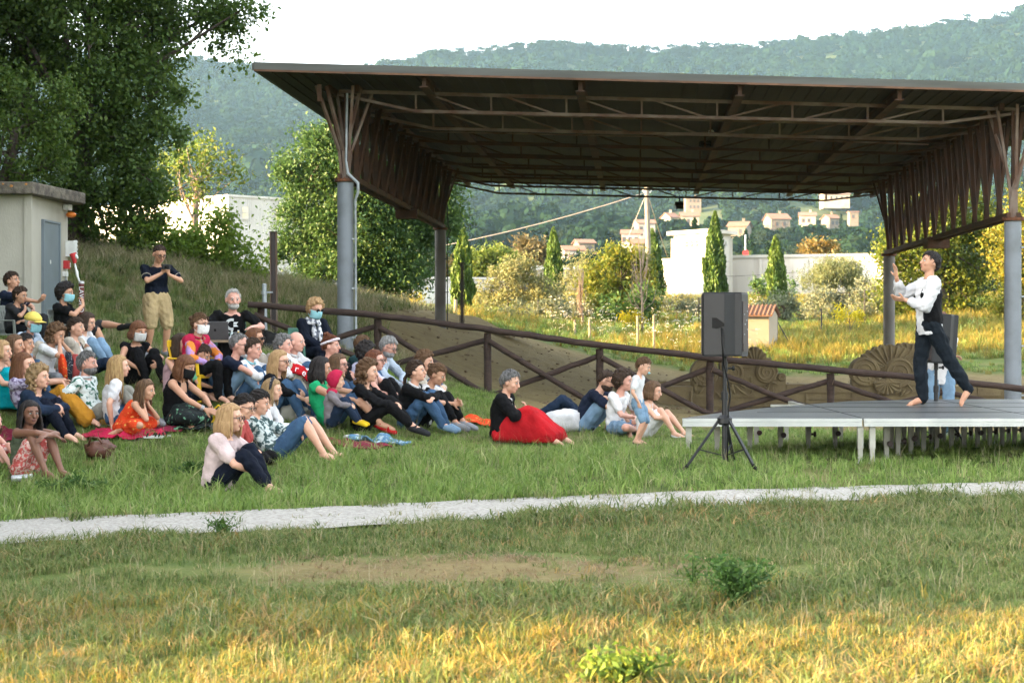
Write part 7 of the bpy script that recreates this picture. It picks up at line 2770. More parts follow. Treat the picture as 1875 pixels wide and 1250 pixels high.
pl_(499, 714, 'girl in long white tee with polka-dot hairband', dict(h=.86, yaw=-8, lean=22, legs=SIDE, arms=[((.34, -.10, .06), (-.3, -1, .4), (.9, 0, -.2)), ((.30, .14, .08), (0, 1, 0))], skin='fair', top=('long', 'white'), bottom=('skirt', 'white'), skirt=(.3, .09), hair=('long', 'darkblond', .16), wear=[('alice', 'polka')], hpitch=8), 148, group=G1)
pl_(474, 738, 'dark-haired woman in patterned blouse and denim shorts reclining with bare knees raised', dict(h=1.06, yaw=-6, lean=-46, curl=36, legs=[((.50, -.10, .06), (.3, -.1, 1)), ((.56, .12, .06), (.3, .1, 1))], arms=[((-.32, -.18, .05), (-.5, -.6, .4), (.6, -.2, -.4)), ((.16, .12, .26), (0, 1, -.2))], skin='fair', top=('three', 'patterned'), bottom=('bermuda', 'denim'), shoes=None, hair=('tail', 'black'), wear=[('headglasses',)], hpitch=12, tgrow=.022), 156, group=G1)
pl_(446, 746, 'dark-haired woman with glasses and coral top behind the woman in pale blouse', dict(h=.98, yaw=-14, lean=16, legs=SIDE, arms=LAP, skin='fair', top=('short', 'coral'), bottom=('long', 'black'), hair=('tail', 'black'), wear=[('glasses',)], hpitch=14), 161, group=G1)
pl_(422, 766, 'sandy-haired woman in pale pink blouse sitting alone in front, arms round her knees', dict(h=1.04, yaw=-14, lean=10, curl=14, legs=[((.60, -.12, .06), (.25, -.1, 1)), ((.50, .10, .06), (.25, .1, 1))], arms=[((.40, -.02, .22), (-.1, -1, -.2), (.5, .6, -.5)), ((.38, .08, .26), (0, 1, -.3))], skin='fair', top=('short', 'palepink'), bottom=('crop', 'darknavy'), hair=('bob', 'sandy', .17, .002), wear=[('glasses',)], hpitch=4, tgrow=.03), 176, group=G1)

# centre
pl_(588, 675, 'black-haired woman in bright green blouse and denim shorts behind the toddler', dict(h=1.08, yaw=-6, lean=-24, curl=22, legs=[((.62, -.16, .06), (.25, -.1, 1)), ((.52, .14, .06), (.25, .1, 1))], arms=[((.30, -.20, .34), (-.2, -1, -.2), (.8, .1, 0)), ((.50, .12, .36), (0, 1, -.1))], skin='tan', top=('sleeveless', 'green'), bottom=('bermuda', 'denim'), shoes=('sandal', 'red'), hair=('long', 'black', .16), hyaw=12, hpitch=6), 147, group=G1)
pl_(616, 697, 'toddler in a raspberry hood and grey striped top', dict(fem=False, h=.70, hs=.98, yaw=-2, lean=2, pz=.10, seat=.10, legs=[((.46, -.14, .10), (.3, -.2, 1)), ((.46, .14, .10), (.3, .2, 1))], arms=[((.34, -.16, .36), (-.1, -1, -.2)), ((.34, .16, .36), (0, 1, -.2))], skin='fair', top=('long', 'mauve'), bottom=('long', 'darkdenim'), shoes=('shoe', 'yellow'), hair=('std', 'sandy'), wear=[('hood', 'crimson')], hpitch=8, hyaw=8), 152, group=G1)
pl_(606, 634, 'woman with striped headband and red hair tied up', dict(h=1.04, yaw=-10, lean=8, legs=KN(.44), arms=CL(), skin='rosy', top=('wide', 'black'), bottom=('long', 'black'), hair=('bun', 'red', (-.05, 0, .13)), wear=[('band', 'headband', .015)], w=1.15, hpitch=0), 126, group=G1)
pl_(620, 668, 'brown-haired woman with glasses hidden between the hood and the green blouse', dict(h=1.0, yaw=-20, lean=10, legs=KN(.42), arms=CL(), skin='rosy', top=('short', 'charcoal'), bottom=('long', 'denim'), hair=('bob', 'brown', .10), wear=[('glasses',)]), 135, group=G1)
pl_(664, 632, 'man in dark teal shirt and glasses behind the curly-haired man', dict(fem=False, h=1.02, yaw=-6, lean=12, legs=KN(.42), arms=CL(), skin='rosy', top=('short', 'teal'), bottom=('long', 'charcoal'), hair=('crop', 'brown'), wear=[('glasses',), ('beard', 'brown')], hpitch=10), 124, group=G1)
pl_(670, 646, 'man with black curls and lilac shirt turned away', dict(fem=False, h=1.0, yaw=22, lean=12, legs=KN(.42), arms=CL(), skin='tan', top=('long', 'lilac'), bottom=('long', 'denim'), hair=('curly', 'black', .03), hpitch=10), 128, group=G1)
pl_(687, 661, 'red-haired woman with dark glasses in black sleeveless top', dict(h=1.04, yaw=-12, lean=8, legs=KN(.46), arms=CL(.34, .28), skin='rosy', top=('tank', 'black'), bottom=('long', 'black'), hair=('bob', 'red', .07), wear=[('glasses',)], hpitch=2), 133, group=G1)
pl_(711, 636, 'grey-haired bearded man in pale blue shirt looking down', dict(fem=False, h=1.08, yaw=-22, lean=18, legs=CROSS, arms=[((.44, -.10, .18), (0, -1, -.1), (.8, .1, -.4)), ((.36, .14, .2), (0, 1, -.1))], skin='rosy', top=('long', 'paleblue'), bottom=('long', 'darkdenim'), hair=('std', 'grey'), wear=[('beard', 'grey'), ('glasses',)], hpitch=22), 123, group=G1)
pl_(674, 681, 'woman with long brown curls in black, hands clasped round dark trousers', dict(h=1.04, yaw=-12, lean=8, legs=[((.70, -.10, .06), (.25, -.1, 1)), ((.62, .10, .06), (.25, .1, 1))], arms=CL(.46, .30), skin='fair', top=('long', 'black'), bottom=('crop', 'black'), shoes=('shoe', 'charcoal'), hair=('curly', 'brown', .03, .16), hpitch=4), 139, group=G1)
pl_(762, 681, 'dark-haired woman in black cardigan with arms folded on her jeans', dict(h=1.04, yaw=-20, lean=14, legs=KN(.52, .10, -.04), arms=[((.34, .06, .42), (.1, -1, -.1), (.2, .8, -.3)), ((.38, -.08, .40), (0, 1, 0), (.1, -.9, 0))], skin='fair', top=('long', 'black'), bottom=('long', 'denim'), shoes=('shoe', 'lightdenim'), hair=('tail', 'dark'), wear=[('collar', 'white')], hyaw=10, hpitch=-4), 135, group=G1)
pl_(778, 663, 'woman with wild brown curls behind the woman in black cardigan', dict(h=1.0, yaw=-12, lean=10, legs=KN(.42), arms=CL(), skin='fair', top=('long', 'beige'), bottom=('long', 'denim'), hair=('curly', 'brown', .032, .08)), 128, group=G1)
pl_(800, 686, 'woman in white tee and black trousers looking down at her hands', dict(h=1.02, yaw=-16, lean=18, legs=KN(.50, .10, .04), arms=[((.42, -.02, .32), (0, -1, -.2), (.6, .5, 0)), ((.46, .06, .34), (0, 1, -.3), (.6, -.4, 0))], skin='tan', top=('short', 'white'), bottom=('crop', 'black'), shoes=('shoe', 'grey'), hair=('bun', 'brown', (-.10, 0, .06)), hpitch=24), 132, group=G1)

# right of centre
pl_(934, 700, 'grey-haired woman in black shawl and long red skirt', dict(h=1.06, yaw=-14, lean=0, curl=16, legs=[((.60, -.14, .06), (.3, -.1, 1)), ((.66, .16, .06), (.4, .1, 1))], arms=[((.25, -.02, .36), (0, -1, -.3), (.2, .3, .8), (-.6, 0, .3), .8), ((-.2, .26, .05), (-.5, .6, .2))], skin='fair', top=('wide', 'white'), coat=('long', 'black'), bottom=('skirt', 'red'), skirt=(.95, .11), hair=('std', 'saltpepper'), hyaw=-4, hpitch=14), 132, group=G1)
pl_(990, 782, 'person lying behind the red skirt with dark jeans and raised knees', dict(h=1.0, yaw=-4, lean=-90, curl=0, pz=.085, legs=[((.62, -.10, .06), (.3, -.1, 1)), ((.68, .10, .06), (.3, .1, 1))], arms=[((-.1, -.3, .05), (0, -1, 0)), ((-.1, .3, .05), (0, 1, 0))], skin='fair', top=('long', 'darknavy'), bottom=('crop', 'darkdenim'), hair=('long', 'brown', .05)), 131, loc=(XX(988, 24.9), 24.9, g1(XX(988, 24.9), 24.9)), group=G1)
pl_(1110, 697, 'bearded man in navy polo and denim shorts with elbows on his knees', dict(fem=False, h=1.08, yaw=-14, lean=20, curl=26, legs=[((.50, -.14, .07), (.2, -.1, 1)), ((.62, .16, .07), (.2, .1, 1))], arms=[((.55, -.16, .18), (.1, -1, .1), (.5, .2, -.8)), ((.55, .12, .34), (0, 1, 0), (.5, -.2, -.7))], skin='fair', top=('short', 'navy'), bottom=('bermuda', 'lightdenim'), shoes=('shoe', 'darkdenim'), hair=('crop', 'dark'), wear=[('beard', 'dark'), ('glasses',)], hpitch=22), 137, group=G1)
pl_(1142, 698, 'smiling woman with dark curly hair and white top', dict(h=1.0, yaw=-34, lean=10, legs=CROSS, arms=[((.26, .02, .24), (0, -1, -.2)), ((.28, .06, .22), (0, 1, -.2))], skin='rosy', top=('short', 'white'), bottom=('shorts', 'lightdenim'), hair=('curly', 'dark', .034), hyaw=16, hpitch=6), 132, group=G1)
pl_(1178, 671, 'little boy in white tee and denim shorts standing with a dummy', dict(fem=False, h=.62, yaw=-20, pz=.545, lean=4, legs=[((.0, -.09, .08), (1, -.1, 0), (1, -.2, -.25)), ((.02, .09, .08), (1, .1, 0), (1, .2, -.25))], arms=[((.10, -.20, .86), (-.6, -1, 0), (.2, .1, -.95)), ((.06, .24, .88), (-.5, 1, 0), (.2, 0, -.95))], skin='fair', top=('short', 'white'), bottom=('bermuda', 'lightdenim'), shoes=('sandal', 'navy'), hair=('std', 'brown'), wear=[('pacifier',)], hpitch=22, hs=1.02), 131)
pl_(1196, 716, 'girl half hidden behind the standing boy with bare knees and white sandals', dict(h=.84, yaw=-18, lean=10, legs=KN(.50, .11, .10), arms=CL(.34, .3), skin='fair', top=('tank', 'white'), bottom=('shorts', 'white'), shoes=('sandal', 'white'), hair=('long', 'brown', .10), hpitch=14), 133, group=G1)

# standing man with a camera on the bank
b_, J_, r_, Rz_ = pl_(292, 466, 'man in navy polo and khaki shorts standing on the bank, holding a small camera', dict(fem=False, h=1.05, yaw=-62, pz=.93, lean=2, curl=14, legs=[((-.02, -.13, .08), (1, -.1, 0), (1, -.35, -.25)), ((-.02, .13, .08), (1, .1, 0), (1, .35, -.25))], arms=[((.27, .00, 1.26), (-.2, -1, -.5), (.2, .35, .8), (-.3, .9, .2), .9), ((.29, .10, 1.24), (-.2, 1, -.5), (.3, -.3, .75), (-.4, -.6, .4), .8)], skin='tan', top=('short', 'darknavy'), tlow=-.07, bottom=('bermuda', 'khaki'), bgrow=.03, shoes=('shoe', 'grey'), hair=('crop', 'dark'), wear=[('stripe', 'beige'), ('glasses',)], hpitch=24, hyaw=8, w=1.05), 126)
cam_l = (J_['wr'][0] + J_['wr'][1]) / 2 + Vector((.05, 0, .11))
cw = r_ + Rz_ @ cam_l
t = empty('compact_camera', cw, 'small black camera held by the standing man', 'camera')
b = MB(); b.box(cw, (.05, .13, .08), Rz_); b.build('camera_body', M['black_metal'], t)
b = MB(); b.lathe(cw + Rz_ @ Vector((.025, 0, 0)), [(.032, 0), (.032, .04), (.026, .045)], 14, axis=Rz_ @ Matrix.Rotation(R(90), 3, 'Y')); b.build('lens', M['black_cable'], t)
b = MB(); b.box(cw + Rz_ @ Vector((-.027, 0, 0)), (.006, .09, .055), Rz_); b.build('display', M['silver'], t)

# sound man at the table
def chest_print(body, J, H):
    s = J['spine']; d2 = J['d'][2]; sd_ = J['side'][2]; f = sd_.cross(d2)
    o = s[2] + d2 * .03 + f * .172
    u, v = sd_, d2
    mb = MB()

    def pt(x, y):
        return o + u * x + v * y - f * (abs(x) * .10)
    n = 22
    vs, fs = [], []
    for i in range(n + 1):
        a = R(78 + (282 - 78) * i / n)
        for rr in (.052, .092):
            vs.append(pt(math.cos(a) * rr - .02, math.sin(a) * rr))
    for i in range(n):
        fs.append((i * 2, i * 2 + 1, i * 2 + 3, i * 2 + 2))
    mb.add(vs, fs)
    mb.add([pt(.005, .090), pt(.005, .050), pt(-.012, .050), pt(-.02, .092)], [(0, 1, 2, 3)])
    mb.add([pt(.005, -.090), pt(.005, -.050), pt(-.012, -.050), pt(-.02, -.092)], [(3, 2, 1, 0)])
    mb.add([pt(.004, .036), pt(.072, .036), pt(.045, .004), pt(.004, .004)], [(3, 2, 1, 0)])
    mb.add([pt(.004, -.004), pt(.045, -.004), pt(.072, -.036), pt(.004, -.036)], [(3, 2, 1, 0)])
    direct(mb, 'chest_emblem', [M['white_flat']], body, smooth=False)
    me = text_mesh('commodore', .042)
    mt = Matrix((u, v, f)).transposed().to_4x4(); mt.translation = o + v * -.125 - f * .004
    me.transform(mt); me.materials.clear(); me.materials.append(M['white_flat'])
    q = bpy.data.objects.new('chest_lettering', me); COL.objects.link(q); q.parent = body
    mb = MB(); mb.add([pt(-.06, -.146), pt(.10, -.146), pt(.06, -.162), pt(-.02, -.162)], [(3, 2, 1, 0)]); direct(mb, 'chest_stripe', [M['flag_green']], body, smooth=False)


b_, JS, RS, RzS = pl_(427, 549, 'grey-bearded sound man in black tee with white emblem behind the table', dict(fem=False, h=1.06, yaw=-76, pz=.47, lean=8, legs=CHAIR, arms=[((.34, -.26, .70), (-.4, -1, -.3), (.8, .3, -.2), (0, 0, -1), .4), ((.36, .22, .70), (-.4, 1, -.3), (.8, -.2, -.2), (0, 0, -1), .4)], skin='rosy', top=('short', 'black'), bottom=('long', 'charcoal'), shoes=('shoe', 'black'), hair=('reced', 'white'), wear=[('beard', 'white')], hyaw=8, hpitch=8, w=1.1, more=chest_print), 117)
# blonde woman on the green chair behind the fence
b_, JW, RW, RzW = pl_(577, 566, 'blonde older woman in navy jacket, patterned scarf and mask on a green chair', dict(h=1.0, yaw=-52, pz=.47, lean=4, legs=CHAIR, arms=[((.34, -.04, .56), (-.2, -1, -.3), (.6, .5, 0)), ((.34, .06, .55), (-.2, 1, -.3), (.6, -.5, 0))], skin='fair', top=('long', 'darknavy'), bottom=('long', 'darknavy'), shoes=('shoe', 'black'), hair=('curly', 'sandy', .026), wear=[('mask', 'maskblue'), ('sunglasses',), ('scarf', 'scarfprint')], hpitch=16, hyaw=6, tgrow=.026), 117)
# woman standing behind the rear loudspeaker
pl_(1722, 607, 'person in white top and pale jeans standing with folded arms behind the rear loudspeaker', dict(h=1.0, yaw=-100, pz=.90, lean=2, legs=[((0, -.10, .08), (1, -.1, 0), (1, -.2, -.25)), ((0, .10, .08), (1, .1, 0), (1, .2, -.25))], arms=[((.22, .12, 1.13), (.1, -1, -.4), (-.1, .9, 0)), ((.25, -.12, 1.10), (.1, 1, -.4), (-.1, -.9, .1))], skin='tan', top=('short', 'white'), tlow=-.16, bottom=('long', 'lightdenim'), shoes=('shoe', 'white'), hair=('long', 'auburn', .30), hyaw=6), 138, loc=(XX(1722, 23.9), 23.9, g1(XX(1722, 23.9), 23.9)))

# the performer
YPf = FOC / 150.0
perf = dict(fem=False, hs=.93, h=1.08, yaw=184, pz=1.0, lean=2, curl=-6, legs=[((.06, -.06, .075), (1, .1, 0), (.98, .1, -.2)), ((-.44, .08, .15), (1, 0, .15), (.62, .2, -.8))],
            arms=[((.35, -.10, 1.44), (.4, -.5, -1), (.12, 0, 1), (1, .2, .2), .12), ((.32, .12, 1.19), (-.6, .6, -1), (.97, -.1, .12), (.3, -.6, .8), .35)],
            skin='tan', top=('elbow', 'white'), vest='black', bottom=('long', 'blackdenim'), bgrow=.02, tlow=-.12, hair=('std', 'black'), hpitch=-14, hyaw=6, tgrow=.03)
PB_, PJ, PR_, PRz = pl_(1703, 484, 'barefoot performer in white shirt, dark waistcoat and jeans with raised hand on stage', perf, 150, loc=(0, 0, 0))
off = PRz @ PJ['head']
PB_.location = (XX(1703, YPf) - off.x, YPf - off.y, ZS + .002)

finish_people()
# ------------------------------------------------------------------ grass
def blades(n, rad, hmin, hmax, wid, bend, mi_prob=0.0, lean=0.35):
    """n curved blades of two quads each -> (2n,4,3) quads"""
    a = rng.uniform(0, 2 * math.pi, n)
    r_ = rad * np.sqrt(rng.uniform(0, 1, n))
    base = np.stack([np.cos(a) * r_, np.sin(a) * r_, np.full(n, -.015)], -1)
    hh = rng.uniform(hmin, hmax, n)[:, None]
    da = rng.uniform(0, 2 * math.pi, n)
    d = np.stack([np.cos(da), np.sin(da), np.zeros(n)], -1)
    sdir = np.stack([-np.sin(da + rng.normal(size=n) * .8), np.cos(da + rng.normal(size=n) * .8), np.zeros(n)], -1)
    ln = (rng.uniform(.05, lean, n))[:, None]
    bd = (rng.uniform(.2, 1.0, n) * bend)[:, None]
    m = base + d * hh * ln * .5 + np.array([0, 0, 1.0]) * hh * .55
    t = base + d * hh * (ln + bd) + np.array([0, 0, 1.0]) * hh * (1 - .35 * bd)
    w = wid * rng.uniform(.6, 1.3, (n, 1))
    q1 = np.stack([base - sdir * w * .5, base + sdir * w * .5, m + sdir * w * .42, m - sdir * w * .42], 1)
    q2 = np.stack([m - sdir * w * .42, m + sdir * w * .42, t + sdir * w * .05, t - sdir * w * .05], 1)
    # blades as connected strips: share corner vertices so that a blade is one island
    V = np.stack([q1[:, 0], q1[:, 1], q1[:, 2], q1[:, 3], q2[:, 2], q2[:, 3]], 1)
    return V


def blade_mesh(name, V, m):
    n = len(V)
    me = bpy.data.meshes.new(name)
    me.vertices.add(n * 6)
    me.vertices.foreach_set('co', V.astype(np.float32).reshape(-1))
    f = (np.array([[0, 1, 2, 3], [3, 2, 4, 5]])[None] + (np.arange(n) * 6)[:, None, None]).reshape(-1).astype(np.int32)
    me.loops.add(len(f))
    me.loops.foreach_set('vertex_index', f)
    me.polygons.add(n * 2)
    me.polygons.foreach_set('loop_start', np.arange(0, len(f), 4, dtype=np.int32))
    me.polygons.foreach_set('loop_total', np.full(n * 2, 4, dtype=np.int32))
    me.materials.append(m)
    me.update(calc_edges=True)
    return me


L['g_fresh'] = leaf_mat('grass_fresh', [(.03, .065, .012), (.10, .18, .035), (.19, .29, .06), (.28, .36, .11), (.46, .42, .22)], trans=.42)
L['g_lawn'] = leaf_mat('grass_lawn', [(.025, .05, .010), (.07, .12, .026), (.125, .17, .045), (.20, .205, .075), (.36, .30, .16)], trans=.38)
L['g_dry'] = leaf_mat('grass_dry', [(.05, .05, .016), (.16, .12, .04), (.28, .185, .065), (.40, .27, .11), (.18, .13, .055)], trans=.42)
L['g_gold'] = leaf_mat('grass_gold', [(.03, .065, .012), (.11, .15, .026), (.21, .18, .036), (.30, .225, .052), (.08, .14, .022)], trans=.45)
L['g_bankdry'] = leaf_mat('grass_bank', [(.10, .14, .045), (.20, .21, .09), (.33, .28, .17), (.40, .34, .22)], trans=.35)
L['g_straw'] = leaf_mat('grass_straw', [(.20, .14, .075), (.28, .20, .11), (.15, .10, .055), (.33, .25, .15)], trans=.3)
L['flower'] = leaf_mat('white_umbel', [(.6, .58, .48), (.7, .68, .58), (.55, .5, .35)], trans=.3)


def seedheads(n, rad, h0, h1, m):
    V = []
    a = rng.uniform(0, 6.28, n); r_ = rad * np.sqrt(rng.uniform(0, 1, n))
    C = np.stack([np.cos(a) * r_, np.sin(a) * r_, rng.uniform(h0, h1, n)], -1)
    return C


fresh = [src_object('tuft_fresh', blade_mesh('tuft_fresh', blades(15, .12, .04, .24, .015, .75), L['g_fresh'])) for _ in range(3)]
long_ = [src_object('tuft_long', blade_mesh('tuft_long', blades(13, .10, .10, .38, .017, .9), L['g_fresh'])) for _ in range(2)]
lawn = [src_object('tuft_lawn', blade_mesh('tuft_lawn', blades(22, .11, .02, .14, .0095, .9), L['g_lawn'])) for _ in range(3)]
dry = [src_object('tuft_dry', blade_mesh('tuft_dry', blades(20, .11, .02, .14, .009, .9), L['g_dry'])) for _ in range(3)]
gold = [src_object('tuft_gold', blade_mesh('tuft_gold', blades(20, .11, .03, .15, .009, .8), L['g_gold'])) for _ in range(3)]
straw = [src_object('tuft_straw', blade_mesh('tuft_straw', blades(26, .14, .01, .05, .006, 1.6, lean=1.5), L['g_straw'])) for _ in range(2)]
tallg = [src_object('tuft_tall', blade_mesh('tuft_tall', blades(34, .28, .20, .64, .026, .5), L['g_gold'])) for _ in range(3)]
tallf = [src_object('tuft_tallgreen', blade_mesh('tuft_tallgreen', blades(34, .28, .12, .42, .028, .5), L['g_fresh'])) for _ in range(2)]
bank = [src_object('tuft_bank', blade_mesh('tuft_bank', blades(28, .2, .08, .44, .016, .7), L['g_bankdry'])) for _ in range(2)]
bankg = [src_object('tuft_bankgreen', blade_mesh('tuft_bankgreen', blades(28, .2, .06, .32, .018, .7), L['g_lawn'])) for _ in range(2)]


def patch(X, Y, f=1.0):
    return (np.sin(X * 1.1 * f + 1.7 * np.sin(Y * .8 * f)) + np.sin(Y * 1.6 * f - X * .6 * f + 2) + np.sin(X * 2.7 * f - Y * 1.9 * f) * .6) / 2.6


def wedge(n, y0, y1, pad=1.0, p0=-60, p1=1935):
    Y = np.sqrt(rng.uniform(y0 ** 2, y1 ** 2, n))
    X = (rng.uniform(p0, p1, n) - CX) * Y / FOC
    return X, Y


def lay(name, X, Y, sc, idx, variants, label, sink=0.0):
    Z = gz(X, Y) - sink
    nr = (Y < 60)
    Z = Z + nr * 0.012 * (np.sin(X * 5.1 + 2 * np.sin(Y * 1.7)) + np.sin(Y * 4.3 + 1.4 * np.sin(X * 2.2)))
    n = len(X)
    o = scatter(name, np.stack([X, Y, Z], -1), sc, rng.uniform(0, 6.28, n), idx, variants, tilt=rng.normal(size=(n, 2)) * .12)
    return tag(o, label, 'grass', kind='stuff')


# foreground lawn, before the path
X, Y = wedge(24500, 6.6, 17.2, p0=-350, p1=2500)
stray = rng.uniform(size=len(X)) < np.where(on_path(X, Y, -.30), .012, .22)
ok = (~on_path(X, Y, -.05 - .16 * np.clip(patch(X, Y, 3.1), 0, 1)) | (on_path(X, Y) & stray)) & (Y < np.interp(X, PATH_B[:, 0], PATH_B[:, 1]) + .25 + 9 * (on_path(X, Y) & stray))
bare = np.hypot((X + .5) / 2.2, (Y - 11.8) / .75) + .45 * patch(X, Y, 2.3)
ok &= (bare > .95) | (rng.uniform(size=len(X)) < .10)
X, Y = X[ok], Y[ok]
pd = smooth01((11.0 - Y) / 1.2) * .45 + .05 + .2 * patch(X, Y, 1.4)
u = rng.uniform(size=len(X))
isd = u < pd
isg = isd & (rng.uniform(size=len(X)) < smooth01((11.8 - Y) / 1.5) * .6)
idx = np.where(isg, rng.integers(6, 9, len(X)), np.where(isd, rng.integers(3, 6, len(X)), rng.integers(0, 3, len(X))))
sc = rng.uniform(.55, 1.15, len(X)) * (1 + .35 * patch(X, Y, 1.1))
sc *= np.where(Y > 14.2, 1.0, np.where(Y > 12.6, .8, .66)) * np.where(Y < 10.6, 1.25, 1.0)
lay('lawn_grass', X, Y, sc, idx, lawn + dry + gold, 'olive and straw-coloured lawn grass in the foreground below the path')
X, Y = wedge(420, 10.6, 12.8, p0=500, p1=1300)
ok = np.hypot((X - 0.0) / 3.0, (Y - 11.7) / .8) < 1.1
X, Y = X[ok], Y[ok]
lay('dry_thatch', X, Y, rng.uniform(.7, 1.4, len(X)), rng.integers(0, 2, len(X)), straw, 'flattened dry thatch on the bare patch of lawn')

# green slope between the path and the fence
X, Y = wedge(34000, 13.4, 31.0, p0=-350, p1=2500)
ya = np.interp(X, PATH_A[:, 0], PATH_A[:, 1])
ok = (Y > ya - .05 - .16 * np.clip(patch(X, Y, 2.7), 0, 1)) & (rng.uniform(size=len(X)) > soil_mask(X, Y) * 1.15)
trod = smooth01((Y - 19.5) / 2.5) * (X < 3)                     # trodden short where people sit
X, Y, trod = X[ok], Y[ok], trod[ok]
idx = rng.integers(0, 3, len(X))
lg = rng.uniform(size=len(X)) < (.10 + .16 * (patch(X, Y, .8) > .3)) * (1 - trod)
idx = np.where(lg, rng.integers(3, 5, len(X)), idx)
dr = rng.uniform(size=len(X)) < .10 + .30 * trod + .15 * (patch(X, Y, 1.2) > .35)
idx = np.where(dr, rng.integers(5, 8, len(X)), idx)
sc = rng.uniform(.42, .9, len(X)) * (1 - .35 * trod) * np.where((X > 1.3) & (Y > 16.6), .75, 1)
under = (X > 2.0) & (Y > 18.6) & (Y < 23)
sc = np.where(under, sc * .7, sc)
lay('slope_grass', X, Y, sc, idx, fresh + long_ + lawn, 'fresh green grass on the slope around the audience')

# pale seed stalks standing above the grass
stalk = [src_object('seed_stalk', blade_mesh('seed_stalk', np.concatenate([blades(5, .12, .22, .40, .0045, .25, lean=.25), blades(7, .12, .05, .12, .006, .6)]), L['g_bankdry'])) for _ in range(3)]
X, Y = wedge(1500, 7.0, 26)
ok = ~on_path(X, Y, -.1) & (rng.uniform(size=len(X)) > soil_mask(X, Y)) & ~((X > 2.0) & (Y > 18.4))
X, Y = X[ok], Y[ok]
lay('seed_stalks', X, Y, rng.uniform(.5, 1.1, len(X)) * np.interp(Y, [7, 11, 20], [.55, .6, .8]), rng.integers(0, 3, len(X)), stalk, 'thin dry seed stalks standing above the lawn')

# left bank under the trees
X, Y = wedge(7000, 28.5, 56, p0=-100, p1=830)
ok = (rng.uniform(size=len(X)) > soil_mask(X, Y)) & ~((X > -9.2) & (X < -8.0) & (Y > 30) & (Y < 33))
X, Y = X[ok], Y[ok]
td = .40 + .35 * patch(X, Y, .35) + .25 * smooth01((Y - 33) / 6)
u = rng.uniform(size=len(X))
idx = np.where(u < td, rng.integers(0, 2, len(X)), rng.integers(2, 4, len(X)))
sc = rng.uniform(.6, 1.3, len(X)) * np.interp(Y, [28, 34, 45], [.5, .75, 1.05])
lay('bank_grass', X, Y, sc, idx, bank + bankg, 'long dry and green grass on the bank behind the audience')

# sunlit meadow beyond the canopy
X, Y = wedge(18500, 50, 112, p0=850, p1=2350)
ok = (rng.uniform(size=len(X)) > soil_mask(X, Y) * 1.2)
X, Y = X[ok], Y[ok]
mow = smooth01((patch(X, Y, .16) + .12) / .35) * (Y < 90)
u = rng.uniform(size=len(X))
idx = np.where(u < .26 + .5 * mow, rng.integers(3, 5, len(X)), rng.integers(0, 3, len(X)))
sc = rng.uniform(.6, 1.25, len(X)) * (1 - .45 * mow) * np.interp(Y, [50, 60, 100], [.7, 1.0, 1.35]) * np.where(X > 8, .8, 1)
lay('meadow_grass', X, Y, sc, idx, tallg + tallf, 'tall golden meadow grass lit by the low sun')
# white umbels in the meadow
Cq = np.concatenate([leaf_quads(np.array([[0, 0, z]] * 3), .05, .2, axis=(0, 0, 3), spread=.1) for z in (.15, .35, .55)] + [leaf_quads(np.array([0, 0, .68]) + rng.normal(size=(10, 3)) * np.array([.035, .035, .01]), .04, .9, up=3)])
um = src_object('umbel', quads_data('umbel', Cq, L['flower']))
X, Y = wedge(330, 55, 80, p0=1000, p1=1420)
ok = rng.uniform(size=len(X)) > soil_mask(X, Y)
X, Y = X[ok], Y[ok]
o = scatter('meadow_flowers', np.stack([X, Y, gz(X, Y)], -1), rng.uniform(.7, 1.3, len(X)), rng.uniform(0, 6.28, len(X)), np.zeros(len(X), int), [um], tilt=rng.normal(size=(len(X), 2)) * .15)
tag(o, 'white umbel flowers sprinkled through the meadow', 'flowers', kind='stuff')

# clods and litter on the bare ground below the canopy
vs_ = []
for v in range(3):
    mb = MB(); mb.ball((0, 0, .2), (1, .8, .5), nu=8, nv=6)
    vv = np.array(mb.v); vv *= 1 + .25 * rng.normal(size=(len(vv), 1)) * .6
    me = bpy.data.meshes.new('clod'); me.from_pydata([tuple(q) for q in vv], [], mb.f); me.materials.append(mat('clod_earth', (.16, .115, .065), .95, (.10, .07, .04), 3))
    vs_.append(src_object('clod', me))
X, Y = wedge(1500, 27, 53, p0=680, p1=1900)
ok = rng.uniform(size=len(X)) < soil_mask(X, Y)
X, Y = X[ok], Y[ok]
sc = np.exp(rng.normal(size=len(X)) * .5) * .022
o = scatter('earth_clods', np.stack([X, Y, gz(X, Y)], -1), sc, rng.uniform(0, 6.28, len(X)), rng.integers(0, 3, len(X)), vs_)
tag(o, 'clods and stones on the bare earth', 'clods', kind='stuff')


